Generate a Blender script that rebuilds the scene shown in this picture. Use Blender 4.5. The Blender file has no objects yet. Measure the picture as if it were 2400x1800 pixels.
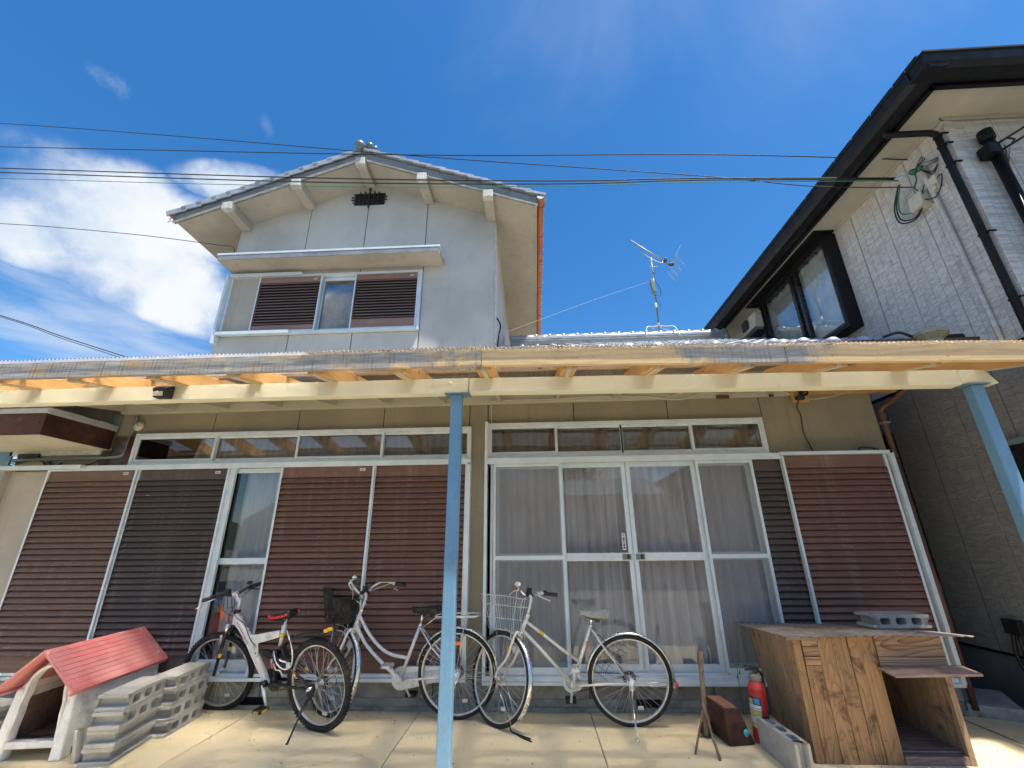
import bpy, bmesh, math, random
from mathutils import Vector, Matrix, Euler
random.seed(7)
R = math.radians
S = bpy.context.scene
COL = S.collection

# ------------------------------------------------------------------ camera
cam = bpy.data.objects.new('camera', bpy.data.cameras.new('camera'))
COL.objects.link(cam)
yaw, pit, rol = R(-2.757), R(20.349), R(-0.551)
r0 = Vector((math.cos(yaw), -math.sin(yaw), 0)); fh = Vector((math.sin(yaw), math.cos(yaw), 0))
fw = math.cos(pit)*fh + Vector((0, 0, math.sin(pit))); up0 = -math.sin(pit)*fh + Vector((0, 0, math.cos(pit)))
rt = math.cos(rol)*r0 + math.sin(rol)*up0; up = -math.sin(rol)*r0 + math.cos(rol)*up0
m = Matrix((rt, up, -fw)).transposed().to_4x4(); m.translation = Vector((0, 0, 1.4))
cam.matrix_world = m
cam.data.sensor_width = 36; cam.data.lens = 1017/2400*36
cam.data.clip_start = 0.05; cam.data.clip_end = 2000
S.camera = cam

# ------------------------------------------------------------------ light and sky
SUN = Vector((0.30, -0.23, 1.0)).normalized()
sun = bpy.data.lights.new('sun', 'SUN'); sun.energy = 5.0; sun.angle = R(1.2); sun.color = (1.0, 0.94, 0.83)
so = bpy.data.objects.new('sun', sun); COL.objects.link(so)
so.rotation_euler = SUN.to_track_quat('Z', 'Y').to_euler()
S.view_settings.view_transform = 'Standard'; S.view_settings.look = 'None'
S.view_settings.gamma = 1; S.view_settings.use_curve_mapping = False
S.view_settings.exposure = 0.82
S.render.engine = 'CYCLES'
try:
    S.cycles.max_bounces = 8; S.cycles.transparent_max_bounces = 16; S.cycles.diffuse_bounces = 5
    S.cycles.sample_clamp_indirect = 0; S.cycles.caustics_refractive = True; S.cycles.blur_glossy = 0
except Exception: pass

world = bpy.data.worlds.new('World'); S.world = world; world.use_nodes = True
W = world.node_tree; W.nodes.clear()
def wn(t, **k):
    n = W.nodes.new(t)
    for a, b in k.items(): setattr(n, a, b)
    return n
wl = W.links.new
sky = wn('ShaderNodeTexSky', sky_type='NISHITA', sun_disc=False)
sky.sun_elevation = math.asin(SUN.z); sky.sun_rotation = math.atan2(SUN.x, SUN.y)
sky.altitude = 50; sky.air_density = 1.0; sky.dust_density = 0.35; sky.ozone_density = 3.2
hs = wn('ShaderNodeHueSaturation'); hs.inputs['Saturation'].default_value = 1.32; hs.inputs['Value'].default_value = 1.06
wl(sky.outputs[0], hs.inputs['Color'])
bg = wn('ShaderNodeBackground'); bg.inputs[1].default_value = 0.108
out = wn('ShaderNodeOutputWorld'); wl(bg.outputs[0], out.inputs[0])
tc = wn('ShaderNodeTexCoord')
def wmath(op, a, b=None, c=None):
    n = wn('ShaderNodeMath', operation=op)
    for i, x in enumerate((a, b, c)):
        if x is None: continue
        if isinstance(x, (int, float)): n.inputs[i].default_value = x
        else: wl(x, n.inputs[i])
    return n.outputs[0]
def wdot(v):
    n = wn('ShaderNodeVectorMath', operation='DOT_PRODUCT'); wl(tc.outputs['Generated'], n.inputs[0]); n.inputs[1].default_value = v
    return n.outputs['Value']
def wnoise(scale, detail, rough, dist=0.0, loc=(0, 0, 0), sc=(1, 1, 1)):
    mp = wn('ShaderNodeMapping'); wl(tc.outputs['Generated'], mp.inputs[0]); mp.inputs['Location'].default_value = loc; mp.inputs['Scale'].default_value = sc
    n = wn('ShaderNodeTexNoise'); n.inputs['Scale'].default_value = scale; n.inputs['Detail'].default_value = detail
    n.inputs['Roughness'].default_value = rough; n.inputs['Distortion'].default_value = dist
    wl(mp.outputs[0], n.inputs['Vector']); return n.outputs['Fac']
n1 = wnoise(5.5, 9, 0.56, 0.15); n2 = wnoise(17, 6, 0.6, 0.3, (3, 1, 2))
nb = wmath('ADD', wmath('MULTIPLY', n1, 0.75), wmath('MULTIPLY', n2, 0.25))
def blob(az, el, a, b, tilt=0.0):
    """soft ellipse round a direction of the sky (azimuth from +Y to the right, elevation), radii a, b in radians"""
    az, el = R(az), R(el)
    h0 = Vector((math.cos(az), -math.sin(az), 0))
    v0 = Vector((-math.sin(el)*math.sin(az), -math.sin(el)*math.cos(az), math.cos(el)))
    h = math.cos(R(tilt))*h0 + math.sin(R(tilt))*v0; v = -math.sin(R(tilt))*h0 + math.cos(R(tilt))*v0
    c = Vector((math.sin(az)*math.cos(el), math.cos(az)*math.cos(el), math.sin(el)))
    u = wmath('DIVIDE', wdot(h), a); w = wmath('DIVIDE', wdot(v), b)
    d = wmath('SQRT', wmath('ADD', wmath('POWER', wmath('ABSOLUTE', u), 2), wmath('POWER', wmath('ABSOLUTE', w), 2)))
    front = wmath('GREATER_THAN', wdot(c), 0.2)
    return wmath('MULTIPLY', wmath('MAXIMUM', wmath('SUBTRACT', 1.0, d), 0.0), front)
def ramp(x, p0, p1, interp='EASE'):
    n = wn('ShaderNodeMapRange', interpolation_type='SMOOTHSTEP'); wl(x, n.inputs[0])
    n.inputs[1].default_value = p0; n.inputs[2].default_value = p1; return n.outputs[0]
CLOUDS = []
def cloud(blobs, k, lo, hi, dens=1.0, src=None):
    s = None
    for bb in blobs:
        o = blob(*bb); s = o if s is None else wmath('MAXIMUM', s, o)
    has = ramp(s, 0.0, 0.22)
    x = wmath('ADD', wmath('POWER', s, 0.6), wmath('MULTIPLY', wmath('SUBTRACT', src or nb, 0.5), k))
    CLOUDS.append(wmath('MULTIPLY', wmath('MULTIPLY', ramp(x, lo, hi), has), dens))
cloud([(-51, 28.6, .20, .12, -18), (-46, 26.2, .19, .085, -12), (-50.8, 32.4, .10, .075, 20), (-41.5, 38.4, .12, .042, 18), (-58, 26.5, .14, .06, -8), (-46, 32, .13, .07, 10)], 2.6, 0.05, 0.88)
cloud([(-55.2, 41.3, .055, .034, -20)], 3.6, 0.40, 1.25, 0.75)
cloud([(-40.4, 44.8, .018, .032, 35)], 3.0, 0.45, 1.3, 0.15)
streak = wnoise(3.2, 7, 0.62, 0.6, (1, 4, 2), (1.0, 1.0, 5.0))
cloud([(-54, 19, .25, .055, -16), (-45, 19.5, .2, .035, -14), (-50, 22, .3, .10, -10)], 1.8, 0.40, 1.25, 0.5, streak)
cir = wnoise(1.5, 6, 0.6, 0.8, (2.3, .4, .7), (1.6, 1.0, 1.6))
cloud([(50, 52, .5, .4, 0), (20, 60, .5, .3, 0)], 1.2, 0.5, 1.35, 0.22, cir)
# broken fair-weather cloud over the half of the sky behind the house-front view
back = wmath('MULTIPLY', ramp(wdot((0, -1, 0)), 0.1, 0.4), ramp(n1, 0.5, 0.62)); CLOUDS.append(wmath('MULTIPLY', back, 0.85))
cf = CLOUDS[0]
for c in CLOUDS[1:]: cf = wmath('MAXIMUM', cf, c)
shade = ramp(nb, 0.42, 0.62)
cc = wn('ShaderNodeMix', data_type='RGBA'); wl(shade, cc.inputs[0])
cc.inputs[6].default_value = (3.6, 4.15, 4.9, 1); cc.inputs[7].default_value = (4.9, 5.1, 5.3, 1)
mx = wn('ShaderNodeMix', data_type='RGBA'); wl(cf, mx.inputs[0]); wl(hs.outputs[0], mx.inputs[6]); wl(cc.outputs[2], mx.inputs[7])
wl(mx.outputs[2], bg.inputs[0])

# ------------------------------------------------------------------ materials
class NT:
    def __init__(s, name):
        s.m = bpy.data.materials.new(name); s.m.use_nodes = True; s.t = s.m.node_tree; s.t.nodes.clear()
        s.out = s.n('ShaderNodeOutputMaterial'); s.tc = s.n('ShaderNodeTexCoord')
    def n(s, t, **k):
        x = s.t.nodes.new(t)
        for a, b in k.items(): setattr(x, a, b)
        return x
    def set(s, sock, v):
        if v is None: return
        if isinstance(v, (int, float)): sock.default_value = v
        elif isinstance(v, (tuple, list)):
            sock.default_value = tuple(v) + ((1,) if len(v) == 3 and len(sock.default_value) == 4 else ())
        else: s.t.links.new(v, sock)
    def math(s, op, a, b=None, c=None, clamp=False):
        x = s.n('ShaderNodeMath', operation=op, use_clamp=clamp)
        for i, v in enumerate((a, b, c)): s.set(x.inputs[i], v)
        return x.outputs[0]
    def co(s, scale=(1, 1, 1), rot=(0, 0, 0), loc=(0, 0, 0), rnd=False, kind='Object'):
        mp = s.n('ShaderNodeMapping'); src = s.tc.outputs[kind]
        if rnd:
            oi = s.n('ShaderNodeObjectInfo'); a = s.n('ShaderNodeVectorMath', operation='MULTIPLY_ADD')
            s.set(a.inputs[0], oi.outputs['Random']); a.inputs[1].default_value = (13.7, 7.3, 9.1); s.set(a.inputs[2], src); src = a.outputs[0]
        s.set(mp.inputs[0], src); mp.inputs['Scale'].default_value = scale; mp.inputs['Rotation'].default_value = rot; mp.inputs['Location'].default_value = loc
        return mp.outputs[0]
    def noise(s, v, scale=5, det=4, rough=.55, dist=0):
        x = s.n('ShaderNodeTexNoise'); s.set(x.inputs['Vector'], v); x.inputs['Scale'].default_value = scale
        x.inputs['Detail'].default_value = det; x.inputs['Roughness'].default_value = rough; x.inputs['Distortion'].default_value = dist
        return x.outputs['Fac']
    def rng(s, x, a, b, c=0, d=1):
        n = s.n('ShaderNodeMapRange', interpolation_type='SMOOTHSTEP'); s.set(n.inputs[0], x)
        for i, v in enumerate((a, b, c, d)): n.inputs[i+1].default_value = v
        return n.outputs[0]
    def mix(s, f, a, b, bl='MIX'):
        n = s.n('ShaderNodeMix', data_type='RGBA', blend_type=bl); s.set(n.inputs[0], f); s.set(n.inputs[6], a); s.set(n.inputs[7], b); return n.outputs[2]
    def bump(s, h, strength=.3, dist=.01, nrm=None):
        n = s.n('ShaderNodeBump'); s.set(n.inputs['Height'], h); n.inputs['Strength'].default_value = strength; n.inputs['Distance'].default_value = dist
        if nrm is not None: s.set(n.inputs['Normal'], nrm)
        return n.outputs[0]
    def bsdf(s, col, rough=.6, metal=0, nrm=None, spec=.5, **k):
        b = s.n('ShaderNodeBsdfPrincipled'); s.set(b.inputs['Base Color'], col); s.set(b.inputs['Roughness'], rough); s.set(b.inputs['Metallic'], metal)
        b.inputs['Specular IOR Level'].default_value = spec
        if nrm is not None: s.set(b.inputs['Normal'], nrm)
        for a, v in k.items(): s.set(b.inputs[a.replace('_', ' ')], v)
        return b.outputs[0]
    def done(s, sh): s.t.links.new(sh, s.out.inputs[0]); return s.m
def c3(*c): return tuple(c)
def dim(c, k): return tuple(x*k for x in c)

def M_plain(name, col, rough=.5, metal=0, var=.12, vs=6, bump=0, bs=60, spec=.5, dirt=0, dcol=(.05, .045, .035), ds=3, **k):
    t = NT(name); v = t.co(rnd=True); n = t.noise(v, vs, 5)
    c = t.mix(t.rng(n, .3, .7), dim(col, 1-var), dim(col, 1+var))
    if dirt:
        d = t.math('MULTIPLY', t.noise(v, ds, 8, .68), t.noise(v, ds*7, 5, .6)); c = t.mix(t.math('MULTIPLY', t.rng(d, .22, .42), dirt), c, dcol)
    nr = t.bump(t.noise(v, bs, 4), bump, .004) if bump else None
    rr = t.rng(t.noise(v, vs*2.3, 4), .3, .7, max(rough-.08, .03), min(rough+.1, 1))
    return t.done(t.bsdf(c, rr, metal, nr, spec, **k))

def M_stucco(name, col, dark, spk=.5, bump=.5, strk=.38):
    t = NT(name); v = t.co()
    c = t.mix(t.rng(t.noise(v, 1.3, 6, .6), .3, .72), dim(col, .88), dim(col, 1.1))
    g = t.noise(v, 190, 3, .7); c = t.mix(t.math('MULTIPLY', t.rng(g, .52, .75), .35), c, dim(col, .55))
    s1 = t.noise(v, 75, 2, .5); c = t.mix(t.math('MULTIPLY', t.rng(s1, .66, .71), spk), c, dark)
    st = t.noise(t.co((9, 9, .8)), 1.0, 6, .65); c = t.mix(t.math('MULTIPLY', t.rng(st, .52, .78), strk), c, dark)
    h = t.math('ADD', t.math('MULTIPLY', g, .6), t.math('MULTIPLY', t.noise(v, 60, 4, .6), .6))
    return t.done(t.bsdf(c, .9, 0, t.bump(h, bump, .004), .25))
UPW = M_stucco('grey_render', (.53, .52, .485), (.19, .18, .155), .35, .35, .16)
LOW = M_stucco('sand_render', (.31, .275, .195), (.10, .085, .055), .55, .6)
SOF = M_stucco('soffit_render', (.47, .42, .34), (.17, .15, .12), .2, .25)

def M_ground():
    t = NT('yard_concrete'); v = t.co()
    c = t.mix(t.rng(t.noise(v, .9, 7, .62, .4), .3, .7), (.74, .60, .36), (.63, .55, .38))
    c = t.mix(t.math('MULTIPLY', t.rng(t.noise(v, 2.6, 8, .7), .5, .75), .6), c, (.42, .38, .28))
    c = t.mix(t.math('MULTIPLY', t.rng(t.noise(t.co(loc=(5, 2, 0)), 1.5, 6, .6, .8), .56, .72), .55), c, (.74, .50, .25))
    c = t.mix(t.math('MULTIPLY', t.rng(t.noise(v, 260, 2, .6), .62, .78), .35), c, (.15, .13, .1))
    vo = t.n('ShaderNodeTexVoronoi', feature='F1'); t.set(vo.inputs['Vector'], v); vo.inputs['Scale'].default_value = 9.5
    rs = t.n('ShaderNodeSeparateColor'); t.set(rs.inputs[0], vo.outputs['Color'])
    spot = t.math('MULTIPLY', t.math('LESS_THAN', vo.outputs['Distance'], .045), t.math('GREATER_THAN', rs.outputs[0], .68))
    c = t.mix(t.math('MULTIPLY', spot, .75), c, (.78, .76, .70))
    wv = t.n('ShaderNodeVectorMath', operation='ADD'); nz = t.n('ShaderNodeTexNoise'); t.set(nz.inputs['Vector'], v); nz.inputs['Scale'].default_value = 2.5; nz.inputs['Detail'].default_value = 6
    t.set(wv.inputs[0], v); sc_ = t.n('ShaderNodeVectorMath', operation='SCALE'); t.set(sc_.inputs[0], nz.outputs['Color']); sc_.inputs['Scale'].default_value = .5; t.set(wv.inputs[1], sc_.outputs[0])
    ve = t.n('ShaderNodeTexVoronoi', feature='DISTANCE_TO_EDGE'); t.set(ve.inputs['Vector'], wv.outputs[0]); ve.inputs['Scale'].default_value = .62
    ck_ = t.math('MULTIPLY', t.rng(ve.outputs['Distance'], .006, .0015), t.rng(t.noise(v, .8, 3), .5, .6)); c = t.mix(t.math('MULTIPLY', ck_, .55), c, (.20, .16, .11))
    c = t.mix(t.math('MULTIPLY', t.rng(t.noise(v, 5.5, 8, .72, .4), .57, .70), .4), c, (.36, .30, .22))
    h = t.math('ADD', t.noise(v, 12, 6, .65), t.math('MULTIPLY', t.noise(v, 160, 3), .25))
    return t.done(t.bsdf(c, t.rng(t.noise(v, 3, 5), .3, .7, .62, .85), 0, t.bump(h, .22, .01), .35))
GRND = M_ground()
def M_gravel():
    t = NT('gravel_ground'); v = t.co(); n = t.noise(v, 30, 6, .7)
    c = t.mix(n, (.15, .14, .12), (.31, .29, .25)); return t.done(t.bsdf(c, .95, 0, t.bump(t.noise(v, 50, 4), .6, .03), .2))
GRAV = M_gravel()
FOUND = M_plain('old_concrete', (.30, .285, .25), .9, 0, .25, 4, .5, 40, .2, .6, (.09, .085, .075), 2.5)
BLOCK = M_plain('block_concrete', (.43, .42, .39), .95, 0, .14, 5, .9, 160, .2, .22, (.22, .2, .17), 6)
BLOCKG = M_plain('block_concrete_grey', (.36, .36, .35), .95, 0, .16, 5, .9, 160, .2, .4, (.15, .14, .13), 4)

def M_alu(name, col, rough=.38, metal=.75):
    t = NT(name); v = t.co(); st = t.noise(t.co((60, 60, 1.5)), 1, 4)
    c = t.mix(t.rng(t.noise(v, 5, 6, .65), .3, .75), col, dim(col, .82))
    return t.done(t.bsdf(c, t.rng(st, .3, .7, rough-.06, rough+.12), metal))
ALU = M_alu('aluminium_sash', (.72, .80, .83), .42, .2)
ALU2 = M_alu('aluminium_dull', (.56, .59, .59), .5, .3)
ZINC = M_alu('zinc_steel', (.36, .385, .40), .5, .6)
CHROME = M_plain('chrome', (.8, .8, .8), .16, 1, .05)
SILV = M_plain('silver_paint', (.70, .70, .71), .34, .25, .05, 8, Coat_Weight=.4, dirt=.12)
CHAMP = M_plain('champagne_paint', (.70, .68, .62), .34, .25, .05, 8, Coat_Weight=.4, dirt=.15)
FEND = M_plain('polished_fender', (.74, .74, .75), .26, .9, .06, 8, dirt=.12)
RIM = M_plain('rim_alloy', (.68, .67, .65), .36, .8, .08, 10, dirt=.2)
TYRE = M_plain('tyre_rubber', (.022, .022, .022), .78, 0, .25, 30, .5, 120, .3, .45, (.10, .09, .075), 5)
BLK = M_plain('black_plastic', (.018, .018, .019), .45, 0, .2, 10)
BLKM = M_plain('black_gutter_paint', (.007, .0075, .009), .5, 0, .3, 4, spec=.25, dirt=.15, dcol=(.03, .028, .025))
BLKP = M_plain('black_frame_paint', (.014, .014, .015), .28, 0, .2, 8)
WHP = M_plain('white_frame_paint', (.78, .78, .76), .3, 0, .04, 6, dirt=.2, dcol=(.35, .3, .25), Coat_Weight=.3)
WHITE = M_plain('white_plastic', (.72, .72, .68), .5, 0, .08, 6, dirt=.35, dcol=(.3, .27, .22))
CREAMP = M_plain('cream_plastic', (.6, .56, .45), .5, 0, .1, 6, dirt=.4, dcol=(.25, .2, .13))
DOGW = M_plain('aged_white_plastic', (.76, .76, .74), .55, 0, .12, 4, .25, 40, .4, .5, (.36, .33, .28), 3)
REDP = M_plain('red_saddle_vinyl', (.62, .02, .025), .3)
YEL = M_plain('yellow_reflector', (.8, .45, .02), .3, var=.05, Coat_Weight=.6)
ORG = M_plain('orange_reflector', (.85, .16, .02), .3, var=.05, Coat_Weight=.6)
REDR = M_plain('red_reflector', (.6, .03, .02), .25, var=.05, Coat_Weight=.6)
BLUEP = M_plain('blue_wire', (.01, .09, .38), .35)
GREYV = M_plain('grey_saddle_vinyl', (.27, .30, .28), .38, 0, .1, 20, .3, 120)
BRNG = M_plain('brown_grip', (.17, .115, .08), .7, 0, .15, 30, .3, 200)
DGRIP = M_plain('dark_grip', (.05, .045, .042), .7)
GREEN = M_plain('green_insulator', (.03, .12, .08), .4)
GREENW = M_plain('green_wire', (.02, .22, .14), .5)
WIRE = M_plain('black_cable', (.012, .012, .013), .5)
TEALP = M_plain('teal_sticker', (.06, .42, .48), .4)
WIREW = M_plain('white_cord', (.62, .6, .53), .6)
RUST = M_plain('rusty_steel', (.075, .032, .021), .75, .1, .4, 9, .5, 120, .4, .4, (.03, .015, .01), 5)
RUSTT = M_plain('rust_pale_and_sunlit', (.25, .115, .075), .7, 0, .2, 9, .4, 120, .4)
COPPR = M_plain('orange_gutter_pvc', (.50, .155, .065), .5, 0, .14, 3, dirt=.35, dcol=(.12, .05, .03))
BRPIPE = M_plain('brown_pvc', (.125, .055, .038), .5, 0, .15, 5, dirt=.35)
PIPEG = M_plain('grey_green_conduit', (.17, .22, .20), .55, 0, .1, 5, dirt=.4)
def M_redroof():
    t = NT('faded_red_plastic'); v = t.co(); n = t.noise(v, 3.5, 4, .5, .3)
    c = t.mix(t.rng(n, .3, .75), (.58, .15, .155), (.66, .30, .29)); c = t.mix(t.math('MULTIPLY', t.rng(t.noise(v, 9, 4, .5), .5, .75), .3), c, (.66, .42, .38))
    return t.done(t.bsdf(c, .5, 0, t.bump(t.noise(v, 60, 3), .15, .004), .4))
REDROOF = M_redroof()
BROWNF = M_plain('brown_fascia_paint', (.045, .016, .011), .35, 0, .5, 2.4, .2, 30, .5, .5, (.19, .085, .045), 2.0)
def M_slat(name, col):
    t = NT(name); v = t.co(rnd=True); n = t.noise(t.co((2, 30, 60), rnd=True), 1, 5, .6)
    oi = t.n('ShaderNodeObjectInfo'); ge = t.n('ShaderNodeNewGeometry')
    c = t.mix(t.rng(n, .3, .75), dim(col, .84), dim(col, 1.18))
    c = t.mix(oi.outputs['Random'], c, t.mix(.5, c, dim(col, .72)))
    mp = t.n('ShaderNodeMapping'); t.set(mp.inputs[0], ge.outputs['Position']); mp.inputs['Scale'].default_value = (14, 14, .7)
    st = t.noise(mp.outputs[0], 1, 7, .7); c = t.mix(t.math('MULTIPLY', t.rng(st, .50, .72), .38), c, (.30, .24, .20))
    d = t.noise(v, 7, 7, .7); c = t.mix(t.math('MULTIPLY', t.rng(d, .5, .72), .25), c, dim(col, 1.7))
    fl = t.noise(v, 60, 2, .5); c = t.mix(t.math('MULTIPLY', t.rng(fl, .74, .77), .8), c, (.6, .57, .52))
    return t.done(t.bsdf(c, t.rng(d, .3, .7, .5, .7), 0, None, .3))
SLAT = M_slat('brown_shutter_enamel', (.19, .118, .088))
SLATU = M_slat('lit_upper_shutter_enamel', (.30, .185, .15))  # lighter copy of the shutter brown, with light on the blades painted in
SLATR = M_slat('red_brown_shutter_enamel', (.19, .102, .078))
SLATD = M_slat('dark_shutter_enamel', (.098, .074, .068))
POST = M_plain('blue_steel_paint', (.135, .28, .425), .42, 0, .07, 3, .10, 40, .5, .32, (.11, .16, .19), 6)
PCAP = M_plain('blue_steel_plate', (.12, .24, .30), .5, 0, .15, 8, dirt=.5, dcol=(.10, .07, .04))

def M_wood(name, light, dark, axis, ring=9.0, rough=.65, stain=None, rings=.6, dstr=1.0, knots=True):
    """sawn timber: growth-ring figure bent by knots plus long fibres along the given axis, object coordinates"""
    t = NT(name); ax = 'XYZ'.index(axis)
    sc = [1, 1, 1]; sc[ax] = .22
    v = t.co(tuple(sc), rnd=True)
    big = t.noise(v, 2.2, 3, .5, .3)
    # figure: iso-lines of a slow noise field stretched along the board
    sf = [3.2, 3.2, 3.2]; sf[ax] = .42
    fld = t.noise(t.co(tuple(sf), rnd=True), 1.0, 2.5, .45, .35*dstr)
    fr_ = t.math('FRACT', t.math('ADD', t.math('MULTIPLY', fld, ring*2.2), t.math('MULTIPLY', t.noise(v, 40, 2), .10)))
    f = t.math('POWER', fr_, 3.0)
    sc2 = [130, 130, 130]; sc2[ax] = 3.0
    fib = t.noise(t.co(tuple(sc2), rnd=True), 1, 4, .6)
    sc4 = [38, 38, 38]; sc4[ax] = 1.2
    fib2 = t.noise(t.co(tuple(sc4), rnd=True), 1, 4, .6)
    c = t.mix(t.rng(big, .3, .7), light, dim(light, .74))
    c = t.mix(t.math('MULTIPLY', f, rings), c, dark)
    c = t.mix(t.math('MULTIPLY', t.rng(fib, .42, .70), .35), c, dim(dark, 1.1))
    c = t.mix(t.math('MULTIPLY', t.rng(fib2, .45, .72), rings*.8), c, dim(dark, .9))
    if knots:
        vo = t.n('ShaderNodeTexVoronoi', feature='F1'); s3 = [3.4, 3.4, 3.4]; s3[ax] = 1.7
        t.set(vo.inputs['Vector'], t.co(tuple(s3), rnd=True)); vo.inputs['Scale'].default_value = 1
        c = t.mix(t.rng(vo.outputs['Distance'], .065, .02), c, dim(dark, .45))
    if stain:
        sn = t.noise(t.co((1, 1, 1), rnd=True), 4.6, 8, .72, .5); c = t.mix(t.math('MULTIPLY', t.rng(sn, .50, .68), stain[1]), c, stain[0])
        sn2 = t.noise(t.co((1, 1, 1), rnd=True), 30, 5, .7); c = t.mix(t.math('MULTIPLY', t.rng(sn2, .60, .70), .6), c, dim(stain[0], .8))
    return t.done(t.bsdf(c, rough, 0, t.bump(t.math('ADD', f, t.math('ADD', fib, fib2)), .4, .004), .25))
RAFT = M_wood('new_pine', (.70, .42, .17), (.50, .24, .08), 'Y', 6, .5, None, .45)
PLANKO = M_wood('old_cedar_plank', (.45, .265, .13), (.10, .05, .026), 'Z', 26, .7, ((.065, .036, .022), .9), .5, 1.6)
PLANKH = M_wood('old_cedar_board', (.54, .34, .20), (.13, .055, .03), 'X', 14, .7, ((.30, .17, .12), .5), .9, 1.5)
PLANKG = M_wood('grey_brown_plank', (.44, .30, .185), (.13, .08, .052), 'Z', 26, .75, ((.12, .085, .06), .85), .45, 1.6)
SHELFW = M_wood('purple_grey_board', (.38, .27, .22), (.10, .06, .055), 'X', 6, .7, ((.13, .085, .085), .7), .5)
STICK = M_wood('weathered_stake', (.23, .16, .11), (.07, .045, .03), 'Z', 14, .8, None, .6)
BATT = M_wood('batten_wood', (.50, .38, .25), (.28, .16, .08), 'X', 8, .7, None, .5)
def M_cream(name, col):
    t = NT(name); v = t.co(); c = t.mix(t.rng(t.noise(v, 2.5, 6, .6), .3, .7), col, dim(col, .9))
    cr = t.noise(t.co((2.2, 60, 60)), 1, 5, .65); c = t.mix(t.math('MULTIPLY', t.rng(cr, .66, .7), .5), c, dim(col, .45))
    cr2 = t.noise(v, 9, 6, .7); c = t.mix(t.math('MULTIPLY', t.rng(cr2, .66, .72), .4), c, dim(col, .6))
    return t.done(t.bsdf(c, .5, 0, t.bump(t.math('ADD', cr, t.noise(v, 30, 4)), .18, .005), .4))
CREAM = M_cream('cream_beam_paint', (.78, .74, .55))
CREAM2 = M_cream('cream_rafter_paint', (.52, .50, .39))

def M_fascia(name, w0, w1, wx0, wx1):
    """front board: pine going silver, with a drip stain under every trough of the sheet; weathering runs from w0 at wx0 to w1 at wx1"""
    t = NT(name); sep = t.n('ShaderNodeSeparateXYZ'); t.set(sep.inputs[0], t.tc.outputs['Object'])
    X = sep.outputs['X']; Z = sep.outputs['Z']
    v = t.co((.28, 1, 1)); w = t.n('ShaderNodeTexWave', wave_type='BANDS', bands_direction='Z'); t.set(w.inputs['Vector'], v)
    w.inputs['Scale'].default_value = 7; w.inputs['Distortion'].default_value = 7; w.inputs['Detail'].default_value = 4; w.inputs['Detail Scale'].default_value = 1.2
    fine = t.noise(t.co((4, 60, 90)), 1, 5, .65)
    new = t.mix(t.math('MULTIPLY', t.math('POWER', w.outputs['Fac'], 2.5), .45), (.66, .48, .26), (.46, .28, .12))
    new = t.mix(t.math('MULTIPLY', t.rng(fine, .45, .7), .3), new, (.50, .32, .16))
    old = t.mix(t.rng(fine, .3, .7), (.20, .20, .19), (.42, .40, .37))
    old = t.mix(t.math('MULTIPLY', t.rng(t.noise(t.co((1.3, 1, 6)), 3, 6, .65), .5, .68), .8), old, (.46, .29, .13))
    k = t.n('ShaderNodeMapRange'); t.set(k.inputs[0], X)
    for i, q in enumerate((wx0, wx1, w0, w1)): k.inputs[i+1].default_value = q
    edge = t.math('ADD', k.outputs[0], t.math('MULTIPLY', t.math('SUBTRACT', t.noise(t.co((2.6, 1, 4)), 1.8, 8, .72), .5), 2.3))
    wf = t.rng(edge, .30, .70)
    c = t.mix(wf, new, old)
    ph = t.math('MULTIPLY', X, 2*math.pi/.032*1.0)
    st = t.math('POWER', t.math('ABSOLUTE', t.math('SINE', t.math('MULTIPLY', ph, .5))), 5.0)
    jit = t.noise(t.co((17, 1, 4.5)), 1, 4, .65)
    st = t.math('MULTIPLY', st, t.rng(jit, .42, .66))
    c = t.mix(t.math('MULTIPLY', st, t.math('ADD', .04, t.math('MULTIPLY', wf, .55))), c, (.07, .075, .08))
    blot = t.noise(t.co((1, 1, 1)), 28, 6, .7); c = t.mix(t.math('MULTIPLY', t.rng(blot, .6, .72), .55), c, (.06, .055, .05))
    return t.done(t.bsdf(c, .8, 0, t.bump(fine, .3, .004), .2))
FA1 = M_fascia('weathered_board', 1.1, 1.0, -4, 0)
FA2 = M_fascia('half_weathered_board', .78, .52, -2.3, -.36)
FA3 = M_fascia('pine_board_greying_at_end', -.15, 1.0, .6, 1.5)
FA4 = M_fascia('pine_board_greying_at_start', 1.0, -.05, 1.75, 2.25)

def M_sheet():
    t = NT('clear_corrugated_pvc'); v = t.co()
    tr = t.n('ShaderNodeBsdfTransparent'); tr.inputs[0].default_value = (.93, .90, .86, 1)
    tl = t.n('ShaderNodeBsdfTranslucent'); tl.inputs[0].default_value = (.97, .90, .83, 1)
    df = t.n('ShaderNodeBsdfDiffuse'); d = t.noise(v, 8, 6, .7); t.set(df.inputs[0], t.mix(d, (.30, .25, .2), (.62, .56, .5)))
    gl = t.n('ShaderNodeBsdfGlossy'); gl.inputs['Roughness'].default_value = .12
    def ms(f, a, b):
        m_ = t.n('ShaderNodeMixShader'); t.set(m_.inputs[0], f); t.t.links.new(a, m_.inputs[1]); t.t.links.new(b, m_.inputs[2]); return m_.outputs[0]
    rf = t.n('ShaderNodeBsdfRefraction'); rf.inputs['IOR'].default_value = 1.45; rf.inputs['Roughness'].default_value = .5; rf.inputs['Color'].default_value = (1, .97, .92, 1)
    s = ms(.82, tr.outputs[0], rf.outputs[0]); s = ms(t.rng(d, .35, .7, .22, .34), s, tl.outputs[0]); s = ms(.05, s, df.outputs[0])
    fr = t.n('ShaderNodeFresnel'); fr.inputs[0].default_value = 1.45
    return t.done(ms(t.math('MULTIPLY', fr.outputs[0], .7), s, gl.outputs[0]))
SHEET = M_sheet()
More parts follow.
